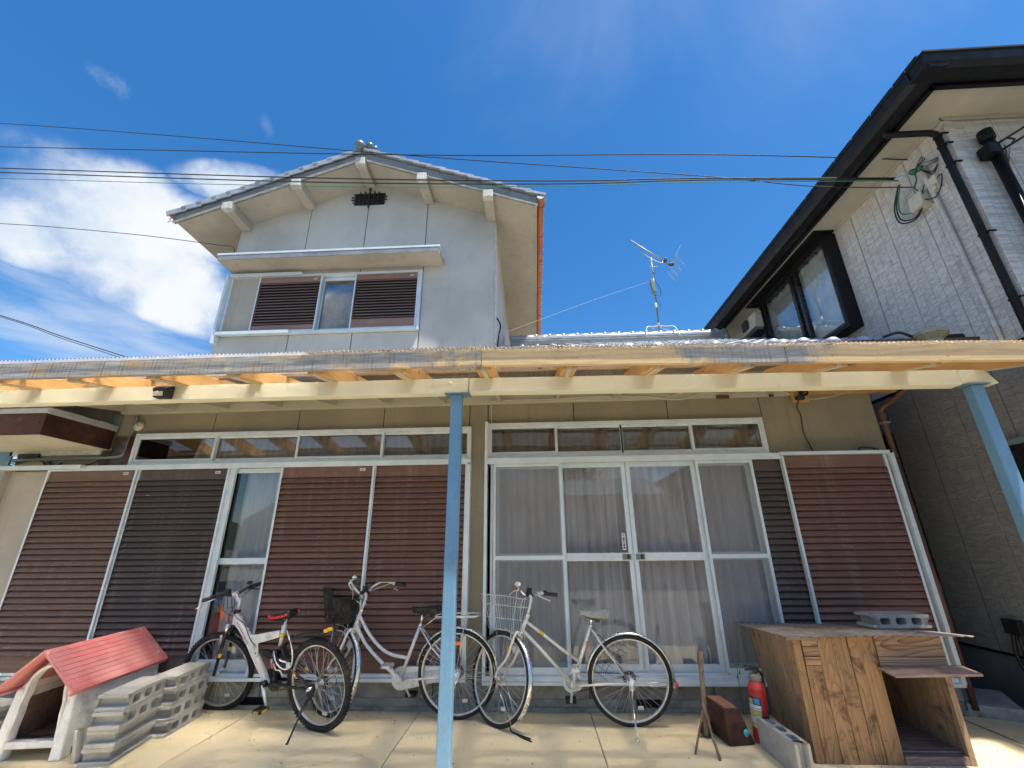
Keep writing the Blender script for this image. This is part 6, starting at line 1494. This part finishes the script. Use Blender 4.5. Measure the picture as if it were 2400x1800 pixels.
def block_mesh(name, L, W_, T_, mt, channel=False):
    """hollow block lying flat: length x, core direction y, thickness z"""
    b = MB()
    if channel:      # bond-beam block: a groove along one long side, hollowed ends
        sec = [(0, 0), (W_, 0), (W_, T_), (0, T_), (0, T_*.76), (.035, T_*.68), (.035, T_*.32), (0, T_*.24)]
        b.prism(sec, .04, L, 'X')
        b.prism([(0, 0), (W_, 0), (W_, T_*.24), (0, T_*.24)], 0, .0405, 'X'); b.prism([(0, T_*.76), (W_, T_*.76), (W_, T_), (0, T_)], 0, .0405, 'X')
        return b.mesh(name, mt)
    e = .022; wcell = (L-2*e)/3
    x0, x1 = e+.016, L-e-.016; w3 = (x1-x0)/3
    for i in range(3):
        a, c = x0+w3*i, x0+w3*(i+1); hole_cell(b, a, c, 0, T_, a+.022, c-.022, T_*.24, T_*.76, 0, W_, .016)
    b.add([(x0, 0, 0), (x1, 0, 0), (x1, W_, 0), (x0, W_, 0)], [(0, 1, 2, 3)]); b.add([(x0, 0, T_), (x1, 0, T_), (x1, W_, T_), (x0, W_, T_)], [(0, 1, 2, 3)])
    for s_, xx, xo in ((0, x0+.0, -.012), (1, x1, L+.012)):
        d = 1 if s_ else -1; gx_ = xx-d*.014
        pts = [(xx, 0), (xo, 0), (xo, T_*.2), (gx_, T_*.32), (gx_, T_*.68), (xo, T_*.8), (xo, T_), (xx, T_)]
        b.prism(pts, 0, W_, 'Y')
    return b.mesh(name, mt)
BK = block_mesh('concrete_block', .46, .20, .1035, BLOCK); BKC = block_mesh('channel_block', .50, .20, .1035, BLOCK, True)
def blk(me, loc, rz, label, group=None, mt=None, rx=0, rot=None, cat='block'):
    o = bpy.data.objects.new('concrete_block', me); o.location = loc; o.rotation_euler = rot or (rx, 0, rz); link(o)
    bv = o.modifiers.new('bevel', 'BEVEL'); bv.width = .0028; bv.segments = 1; bv.limit_method = 'ANGLE'; bv.angle_limit = R(50)
    return tag(o, label, cat, group)
aA = math.atan2(.50, -.09)+0; dirA = Vector((math.cos(aA), math.sin(aA), 0))
lv_ = ['bottom', 'second from the bottom', 'third from the bottom', 'topmost']
for k in range(4):
    ch = k < 2; me = BKC if ch else BK
    j = random.uniform(-.008, .008)
    # near stack: the visible long side is the +x side
    o = blk(me, (0, 0, 0), 0, ['channelled grey concrete block at the bottom of the near block stack', 'channelled grey concrete block, second layer of the near block stack', 'three-hole concrete block, third layer of the near block stack', 'three-hole concrete block on top of the near block stack'][k], 'concrete blocks stacked beside the plastic kennel')
    off = Vector((-2.97+j, 3.555+random.uniform(-.006, .006)+.01*k, .104*k))
    o.location = off; o.rotation_euler = (0, 0, aA)   # local y then points to -x: the y=0 side faces the yard
for k in range(4):
    o = blk(BK, (-2.965+random.uniform(-.006, .006)+(.012 if k == 0 else 0), 4.035+random.uniform(-.01, .01), .104*k), math.atan2(.455, -.05),
            ['three-hole concrete block at the bottom of the far block stack', 'three-hole concrete block, second layer of the far block stack', 'three-hole concrete block, third layer of the far block stack', 'three-hole concrete block on top of the far block stack, nearest the mountain bike'][k], 'concrete blocks stacked beside the plastic kennel')
for k in range(3):
    blk(BK, (-3.98+.02*k, 3.80, .104*k), R(172), ['concrete block on the ground at the left edge behind the kennel', 'middle concrete block of the low pile left of the kennel', 'upper concrete block of the low pile left of the kennel'][k], 'concrete blocks piled left of the kennel')
blk(BK, (-3.26, 3.585, .0), R(96), 'single concrete block leaning between kennel and block stack', None, rot=(R(78), 0, R(100)))
bks = block_mesh('concrete_block', .46, .19, .10, BLOCKG)
o = blk(bks, (1.59, 3.96, .19), 0, 'dark grey concrete block standing on edge before the fire extinguisher'); o.rotation_euler = Euler((R(-90), 0, R(-90)), 'XYZ')
o.matrix_world = Matrix.Translation((1.595, 3.965, .0)) @ Matrix(((0, 0, 1, 0), (-1, 0, 0, 0), (0, -1, 0, .19), (0, 0, 0, 1))).transposed().transposed()
o.matrix_world = Matrix.Translation((1.60, 3.96, .19)) @ Matrix.Rotation(R(-88), 4, 'Z') @ Matrix.Rotation(R(-90), 4, 'X')
blk(BK, (2.70, 4.09, .745), R(2), 'concrete block lying on the roof of the wooden kennel').scale = (.97, .95, .95)

# ------------------------------------------------------------------ plastic kennel
kn = empty('plastic_kennel', (-3.63, 3.60, 0), (0, 0, R(7.5)), label='white plastic dog kennel with a faded red gable roof', cat='kennel')
def body_slice(y):
    return y
q = MB(); W0, W1, HW = .235, .205, .47
# side walls (tapered, with moulded clapboards), back wall, floor
for s_ in (-1, 1):
    for k in range(8):
        z0_, z1_ = .06+k*.05, .107+k*.05; xa_, xb_ = s_*(.236-.006*k*.5), s_*(.228-.006*k*.5)
        MBk = q.hexa([(min(xa_, xa_-s_*.02), .06, z0_), (max(xa_, xa_-s_*.02), .06, z0_), (max(xa_, xa_-s_*.02), .90, z0_), (min(xa_, xa_-s_*.02), .90, z0_),
                (min(xb_, xb_-s_*.012), .06, z1_), (max(xb_, xb_-s_*.012), .06, z1_), (max(xb_, xb_-s_*.012), .90, z1_), (min(xb_, xb_-s_*.012), .90, z1_)])
q.prism([(-.22, .06), (.22, .06), (.195, .46), (0, .65), (-.195, .46)], .90, .92, 'Y'); q.box(-.2, .2, .05, .9, .075, .09)
on(kn, q, 'kennel_walls', DOGW)
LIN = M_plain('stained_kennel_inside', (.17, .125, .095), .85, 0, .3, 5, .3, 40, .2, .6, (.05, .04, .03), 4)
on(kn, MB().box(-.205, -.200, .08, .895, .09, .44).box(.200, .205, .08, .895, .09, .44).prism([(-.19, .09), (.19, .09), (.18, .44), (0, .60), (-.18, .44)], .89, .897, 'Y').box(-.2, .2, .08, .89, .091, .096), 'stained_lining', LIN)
# front: gable with an arched opening, flaring into legs
q = MB(); ou, inn = [], []
n = 22
for i in range(n+1):
    a = math.pi*i/n; inn.append((.135*math.cos(a), .43+.155*math.sin(a)))
inn = [(.165, .115), (.16, .20), (.15, .28), (.152, .34), (.14, .40)]+inn+[(-.14, .40), (-.152, .34), (-.15, .28), (-.16, .20), (-.165, .115)]
ou = [(.205, .0), (.21, .30)]+[]
# outline: outer flared legs and gable
outer = [(.235, .0), (.232, .15), (.222, .30), (.205, .44)]
top = [(.0, .66)]
full_in = inn; m_ = len(inn)
def outpt(i):
    t_ = i/(m_-1)
    path = [(.205, .10), (.222, .30), (.205, .44), (.10, .56), (.0, .655), (-.10, .56), (-.205, .44), (-.222, .30), (-.205, .10)]
    x = t_*(len(path)-1); j_ = min(int(x), len(path)-2); f_ = x-j_; return (path[j_][0]*(1-f_)+path[j_+1][0]*f_, path[j_][1]*(1-f_)+path[j_+1][1]*f_)
outl = [outpt(i) for i in range(m_)]
for (y, ) in ((-.0,),):
    vs = [(p[0], .035, p[1]) for p in outl]+[(p[0], 0, p[1]) for p in inn]+[(p[0], .07, p[1]) for p in inn]
    fs = [(i, i+1, m_+i+1, m_+i) for i in range(m_-1)]+[(m_+i, m_+i+1, 2*m_+i+1, 2*m_+i) for i in range(m_-1)]; q.add(vs, fs, True)
q.tube([(p[0]*1.0, -.002, p[1]) for p in inn], .012, 8)
q.box(-.17, .17, .0, .06, .075, .118)
on(kn, q, 'kennel_front', DOGW, bev=.008)
for s_ in (-1, 1):
    on(kn, MB().hexa([(s_*.20-.04, -.022, 0), (s_*.20+.04, -.022, 0), (s_*.20+.04, .08, 0), (s_*.20-.04, .08, 0), (s_*.182-.026, .002, .44), (s_*.182+.028, .002, .44), (s_*.182+.028, .07, .44), (s_*.182-.026, .07, .44)]), 'leg', DOGW, bev=.016)
    on(kn, MB().box(s_*.19-.02, s_*.19+.02, .80, .90, 0, .08), 'leg', DOGW, bev=.006)
for s_ in (-1, 1):
    Ms = Matrix.Translation((-.03, 0, 0))
    q = MB(); q.T = Ms; N_ = 9
    p0 = Vector((0, 0, .695)); p1 = Vector((s_*.275, 0, .435)); d = (p1-p0); nrm = Vector((-d.z*s_, 0, d.x*s_)).normalized()
    if nrm.z < 0: nrm = -nrm
    for k in range(N_):
        a, c = p0+d*(k/N_+.002), p0+d*((k+1)/N_-.010)
        q.hexa([a-nrm*.008+Vector((0, -.085, 0)), c-nrm*.008+Vector((0, -.085, 0)), c-nrm*.008+Vector((0, .95, 0)), a-nrm*.008+Vector((0, .95, 0)),
                a+nrm*.006+Vector((0, -.085, 0)), c+nrm*.006+Vector((0, -.085, 0)), c+nrm*.006+Vector((0, .95, 0)), a+nrm*.006+Vector((0, .95, 0))])
    a, c = p0, p1
    q.hexa([a-nrm*.010+Vector((0, -.09, 0)), c-nrm*.010+Vector((0, -.09, 0)), c-nrm*.010+Vector((0, .955, 0)), a-nrm*.010+Vector((0, .955, 0)),
            a+nrm*.003+Vector((0, -.09, 0)), c+nrm*.003+Vector((0, -.09, 0)), c+nrm*.003+Vector((0, .955, 0)), a+nrm*.003+Vector((0, .955, 0))])
    q.hexa([c-nrm*.030+Vector((0, -.09, 0)), c-nrm*.030+d.normalized()*.018+Vector((0, -.09, 0)), c-nrm*.030+d.normalized()*.018+Vector((0, .955, 0)), c-nrm*.030+Vector((0, .955, 0)),
            c+nrm*.006+Vector((0, -.09, 0)), c+nrm*.004+d.normalized()*.012+Vector((0, -.09, 0)), c+nrm*.004+d.normalized()*.012+Vector((0, .955, 0)), c+nrm*.006+Vector((0, .955, 0))])
    rp = on(kn, q, 'roof_panel', REDROOF, bev=.002)
    q = MB(); q.T = Ms
    for (t_, yy) in ((.06, .10), (.06, .88), (.8, -.01), (.8, .88)): q.ball(p0+d*t_+nrm*.006+Vector((0, yy, 0)), .008, 6)
    q.build('roof_screws', ALU, rp)
tag(MB().box(-3.70, -3.60, 3.78, 3.86, .092, .115).box(-3.78, -3.70, 3.95, 4.15, .092, .11).build('dirty_mat', STICK), 'dirty wooden scraps inside the plastic kennel doorway', 'scraps')
tag(MB().tube(smooth_path([(-3.98, 3.50, .008), (-3.90, 3.60, .06), (-3.80, 3.66, .13), (-3.70, 3.75, .10), (-3.60, 3.9, .10)]), .007, 6).build('dog_chain', RUST), 'rusty dog chain trailing out of the plastic kennel', 'chain')

# ------------------------------------------------------------------ wooden kennel
wk = empty('wooden_kennel', (2.4, 3.9, 0), label='home-made kennel of weathered brown planks with a corrugated roof at the right', cat='kennel')
YF = 3.72; XL = 1.845
def wz(x): return .742+.0*x
xs_ = [(1.848, 1.905, .0, .745), (1.909, 2.018, .0, .572), (2.022, 2.125, .0, .752), (2.129, 2.232, .0, .752), (2.236, 2.31, .0, .752), (2.314, 2.425, .0, .752)]
for (a, c, z0, z1) in xs_:
    yj = random.uniform(-.004, .004); sh = random.uniform(-.004, .004)
    sub(wk, MB().hexa([(a, YF+yj, z0), (c, YF+yj, z0), (c, YF+yj+.018, z0), (a, YF+yj+.018, z0), (a+sh, YF+yj, z1), (c+sh, YF+yj, z1), (c+sh, YF+yj+.018, z1), (a+sh, YF+yj+.018, z1)]), 'plank', PLANKO, bev=.0025)
for (z0, z1) in ((.576, .626), (.630, .690), (.694, .745)): sub(wk, MB().box(1.912, 2.018, YF-.006, YF+.010, z0, z1), 'patch_board', PLANKH, bev=.002)
sub(wk, MB().box(2.429, 2.89, YF-.004, YF+.014, .628, .755), 'header_board', PLANKH, bev=.003)
sub(wk, MB().box(2.429, 2.89, YF-.002, YF+.014, .54, .625), 'header_board', PLANKH, bev=.003)
sub(wk, MB().hexa([(2.40, 3.56, .535), (2.97, 3.56, .545), (2.97, YF-.006, .56), (2.40, YF-.006, .55), (2.40, 3.56, .552), (2.97, 3.56, .562), (2.97, YF-.006, .577), (2.40, YF-.006, .567)]), 'shelf_board', SHELFW, bev=.003)
sub(wk, MB().box(2.84, 2.882, YF-.002, YF+.03, 0, .538), 'plank', PLANKG, bev=.003)
sub(wk, MB().box(2.864, 2.882, YF+.034, 4.60, 0, .735), 'side_panel', PLANKG, bev=.002)
ny = 7; ysd = [3.74+(4.60-3.74)*(i/ny) for i in range(ny+1)]
for i in range(ny):
    ya, yb = ysd[i]+.002, ysd[i+1]-.002; xo = random.uniform(-.003, .003)
    def XB(y): return 1.845+.16*(y-3.74)/.86
    def XT(y): return 1.853+.06*(y-3.74)/.86
    zt_ = .742-.045*(ya-3.74)/.86
    sub(wk, MB().hexa([(XB(ya)+xo, ya, 0), (XB(ya)+xo+.018, ya, 0), (XB(yb)+xo+.018, yb, 0), (XB(yb)+xo, yb, 0), (XT(ya)+xo, ya, zt_), (XT(ya)+xo+.018, ya, zt_), (XT(yb)+xo+.018, yb, zt_), (XT(yb)+xo, yb, zt_)]), 'plank', PLANKG, bev=.0025)
sub(wk, MB().box(2.0, 2.9, 4.60, 4.615, 0, .70), 'back_panel', PLANKG); sub(wk, MB().box(1.98, 2.884, 3.76, 4.59, .03, .05), 'floor_board', SHELFW)
for k in range(4): sub(wk, MB().box(2.02+.0, 2.88, 3.775+.2*k, 3.97+.2*k, .051, .060), 'floor_board', SHELFW, bev=.002)
sub(wk, MB().box(2.43, 2.85, YF, YF+.03, 0, .048), 'door_sill', SHELFW, bev=.003)
rfm = MB(); 
def rfn(u, v):
    x = 1.80+u*(3.075-1.80); y = 3.655+v*(4.63-3.655); return (x, y, .762-.05*v-.03*u*v+.004*math.cos(2*math.pi*x/.063)+.006*math.sin(x*3))
rfm.grid(rfn, 168, 6); VIN = M_plain('grimy_vinyl_roof', (.27, .225, .195), .6, 0, .25, 7, .2, 50, .4, .5, (.10, .075, .065), 5)
ro = sub(wk, rfm, 'corrugated_roof', VIN); s_ = ro.modifiers.new('thick', 'SOLIDIFY'); s_.thickness = .004
sub(wk, MB().hexa([(1.80, 3.70, .735), (2.02, 3.66, .735), (2.02, 3.70, .735), (1.80, 3.74, .735), (1.80, 3.70, .752), (2.02, 3.66, .752), (2.02, 3.70, .752), (1.80, 3.74, .752)]), 'roof_batten', SHELFW)
tag(MB().hexa([(2.95, 4.42, 0), (2.99, 4.42, 0), (2.99, 4.45, 0), (2.95, 4.45, 0), (2.93, 4.42, .72), (2.96, 4.42, .72), (2.96, 4.45, .72), (2.93, 4.45, .72)]).build('white_stake', CREAMP, bev=.002), 'pale wooden stake standing against the right side of the wooden kennel', 'stake')

# ------------------------------------------------------------------ fire extinguisher
fe = empty('fire_extinguisher', (1.655, 4.06, 0), (R(2), R(3), 0), label='red fire extinguisher with a yellow and white label beside the wooden kennel', cat='extinguisher')
on(fe, MB().lathe([(.0, .0), (.055, 0), (.060, .012), (.0605, .02), (.0605, .345), (.062, .35), (.060, .357), (.052, .385), (.036, .40), (.03, .402), (.0, .402)], 28), 'cylinder', EXTR)
def lab(z0, z1, a0, a1, mt, r_=.0612, name='label'):
    n_ = 10; vs = [(r_*math.cos(R(a0+(a1-a0)*i/n_)), r_*math.sin(R(a0+(a1-a0)*i/n_)), z) for z in (z0, z1) for i in range(n_+1)]
    return on(fe, MB().add(vs, [(i, i+1, n_+2+i, n_+1+i) for i in range(n_)], True), name, mt)
lab(.095, .30, 165, 265, INK); lab(.255, .292, 215, 255, LBLUE, .0618); lab(.25, .285, 168, 208, LYEL, .0618)
lab(.215, .248, 165, 262, STICKER, .0618); lab(.175, .212, 165, 262, LYEL, .0618); lab(.130, .172, 165, 262, STICKER, .0618); lab(.10, .127, 165, 258, LYEL, .0618)
for k in range(5): lab(.222, .229, 205+11*k, 211+11*k, INK, .0624, 'label_print')
for k in range(3): lab(.160-.01*k, .163-.01*k, 190, 250, GREYINK, .0624, 'label_print')
on(fe, MB().lathe([(.038, .400), (.043, .403), (.043, .432), (.036, .440), (.02, .445)], 20), 'collar_cap', FOUND)
on(fe, MB().box(-.014, .014, -.014, .014, .44, .475).hexa([(-.075, -.011, .462), (.03, -.011, .47), (.03, .011, .47), (-.075, .011, .462), (-.075, -.011, .472), (.03, -.011, .484), (.03, .011, .484), (-.075, .011, .472)]).hexa([(-.08, -.009, .49), (.03, -.011, .485), (.03, .011, .485), (-.08, .009, .49), (-.08, -.009, .497), (.03, -.011, .495), (.03, .011, .495), (-.08, .009, .497)]), 'valve_handle', BLK, bev=.003)
on(fe, MB().tube(smooth_path([(.02, 0, .46), (.05, .02, .45), (.068, .03, .40), (.072, .03, .25), (.07, .02, .15)]), .010, 8), 'hose', BLK)
on(fe, MB().tube([(.012*math.cos(R(a)), .02, .505+.016*math.sin(R(a))) for a in range(0, 360, 40)], .0025, 5, closed=True), 'safety_pin', GREENW)

# ------------------------------------------------------------------ rusty motor cover and stake
rb_ = empty('rusty_box', (1.45, 4.05, 0), label='small rusty metal cover standing left of the fire extinguisher', cat='metal box')
def RB(p): return p
sub(rb_, MB().hexa([(1.345, 4.25, 0), (1.375, 3.966, 0), (1.587, 4.01, 0), (1.56, 4.28, 0), (1.325, 4.22, .248), (1.378, 3.968, .234), (1.485, 3.972, .234), (1.45, 4.23, .248)]), 'cover_body', RUST, bev=.014)
sub(rb_, MB().hexa([(1.332, 4.215, .2485), (1.384, 3.975, .2355), (1.480, 3.98, .2355), (1.445, 4.222, .2485), (1.335, 4.21, .2525), (1.386, 3.98, .2395), (1.478, 3.985, .2395), (1.443, 4.218, .2525)]), 'sunlit_cover_top', RUSTT, bev=.004)  # paler rust than the body: sunlight on the top, put into the colour
sub(rb_, MB().tube([(1.25, 4.17, .05), (1.31, 4.13, .05)], .045, 12), 'motor_end', BLK)
sub(rb_, MB().lathe([(.0, .004), (.022, .003), (.024, 0)], 16, Matrix.Translation((1.515, 3.975, .085)) @ Matrix.Rotation(R(12), 4, 'Z') @ Matrix.Rotation(R(90), 4, 'X')), 'round_sticker', TEALP)
stk = empty('garden_stake', (1.16, 3.85, 0), label='tall weathered wooden stake with two thin legs leaning before the rusty cover', cat='stake')
sub(stk, MB().hexa([(1.175, 3.865, .10), (1.20, 3.865, .10), (1.20, 3.89, .10), (1.175, 3.89, .10), (1.245, 3.98, .60), (1.282, 3.98, .60), (1.282, 4.0, .605), (1.245, 4.0, .605)]), 'stake_shaft', STICK, bev=.003)
sub(stk, MB().bar((1.19, 3.87, .30), (1.222, 3.75, .0), .013, .012).bar((1.205, 3.90, .24), (1.235, 3.78, .0), .010, .010), 'stake_leg', STICK)
sub(stk, MB().bar((1.225, 3.92, .30), (1.085, 3.845, .0), .010, .010), 'stake_leg', RUSTT)
tag(MB().prism([(1.595, .38), (1.60, .40), (1.61, .385), (1.602, .36)], 4.2, 4.204, 'Y').prism([(1.61, .40), (1.625, .43), (1.63, .405)], 4.2, 4.204, 'Y').tube([(1.60, 4.2, .0), (1.605, 4.2, .40), (1.615, 4.2, .47)], .0025, 4).prism([(1.60, .45), (1.59, .475), (1.612, .47)], 4.2, 4.204, 'Y').prism([(1.62, .46), (1.635, .49), (1.622, .485)], 4.2, 4.204, 'Y').build('weed', GREEN), 'small green weed growing up behind the fire extinguisher', 'plant')

# grit and bits on the concrete
gr_ = MB(); rn = random.Random(21)
for k in range(260):
    x = rn.uniform(-4.2, 3.3); y = rn.choice((rn.uniform(3.2, 4.6), rn.uniform(4.45, 4.64))); s_ = rn.uniform(.0025, .008)
    gr_.add([(x-s_, y, .0015), (x, y-s_*.8, .0015), (x+s_, y+s_*.2, .0015), (x, y+s_, .0015), (x, y, .0015+s_*.8)], [(0, 1, 4), (1, 2, 4), (2, 3, 4), (3, 0, 4), (0, 3, 2, 1)])
gr_.build('grit', M_plain('grit_bits', (.30, .25, .18), .9, 0, .5, 40), kind='stuff')
# stepping blocks between the houses
for (p, sx, sy, h, rz_, lb) in (((3.93, 4.78), .36, .50, .10, -28, 'flat concrete step slab in the passage between the houses'), ((4.12, 4.42), .30, .34, .05, -25, 'lower concrete slab in front of the passage step')):
    o = MB().box(-sx/2, sx/2, -sy/2, sy/2, 0.0, h).build('concrete_slab_step', BLOCKG, bev=.012); o.location = (p[0], p[1], .002); o.rotation_euler = (R(3), 0, R(rz_)); tag(o, lb, 'slab')
rb2 = MB(); rn = random.Random(3)
for k in range(60):
    x, y = 3.62+rn.random()*.35, 4.6+rn.random()*.7; s_ = .008+rn.random()*.022; rb2.ball((x, y, s_*.4), s_, 3, (1, 1.3, .7))
rb2.build('rubble', FOUND, kind='stuff')

# ------------------------------------------------------------------ across the yard (seen as reflections in the glass)
def far_house(name, x0, x1, y0, y1, h, hr, label, mt, gable='x'):
    o = empty(name, ((x0+x1)/2, y1, 0), label=label, cat='house')
    sub(o, MB().box(x0, x1, y0, y1, 0, h), 'wall', mt)
    xm = (x0+x1)/2
    sub(o, MB().prism([(x0-.3, h-.05), (x1+.3, h-.05), (xm, h+hr)], y0-.4, y1+.4, 'Y') if gable == 'y' else MB().prism([(y0-.4, h-.05), (y1+.4, h-.05), ((y0+y1)/2, h+hr)], x0-.3, x1+.3, 'X'), 'roof', TILEG)
    for k in range(3): sub(o, MB().box(x0+(x1-x0)*(.14+.28*k), x0+(x1-x0)*(.30+.28*k), y1+.001, y1+.03, 1.0, 2.1), 'window', GLASSD)
    return o
FW = M_plain('far_wall', (.30, .265, .225), .9, 0, .08, 1)
far_house('storage_house', -1.2, 4.6, -13, -8, 3.2, .9, 'low tan outbuilding across the yard, mirrored in the middle glass doors', FW)
far_house('far_house', 6.2, 13, -16, -9, 4.2, 1.6, 'house across the yard, mirrored in the right glass door', FW, 'y')
far_house('far_house', -22, -10, -32, -24, 3.2, 1.8, 'distant house mirrored low in the left glass door', UPW)
q = MB(); q.grid(lambda u, v: (-300+600*u, -190-60*v, -1+v*(15+6*math.sin(u*17)+4*math.sin(u*41))), 60, 2); q.build('hills', M_plain('far_hill', (.05, .08, .05), .95), kind='structure')
MB().box(-30, 30, -6.4, -6.25, 0, .35).build('kerb', FOUND, kind='structure')
tr = empty('garden_tree', (1.9, -10.4, 0), label='leafy tree behind the outbuilding across the yard, mirrored in the glass doors', cat='tree')
sub(tr, MB().tube([(1.9, -13.8, 0), (1.95, -13.8, 2.2), (2.0, -13.7, 4.0)], [.14, .11, .06], 8), 'trunk', STICK)
q = MB(); rn = random.Random(9)
for k in range(1500):
    a = Vector((rn.gauss(0, .7), rn.gauss(0, .7), rn.gauss(0, .55))); c_ = Vector((2.0, -13.7, 4.6))+a; d = Vector((rn.uniform(-1, 1), rn.uniform(-1, 1), rn.uniform(-1, 1))).normalized()*.11; e = d.cross(Vector((rn.random(), rn.random(), rn.random()))).normalized()*.07
    q.add([c_-d, c_+e, c_+d, c_-e], [(0, 1, 2, 3)])
sub(tr, q, 'crown', M_plain('leaves', (.06, .11, .03), .7))
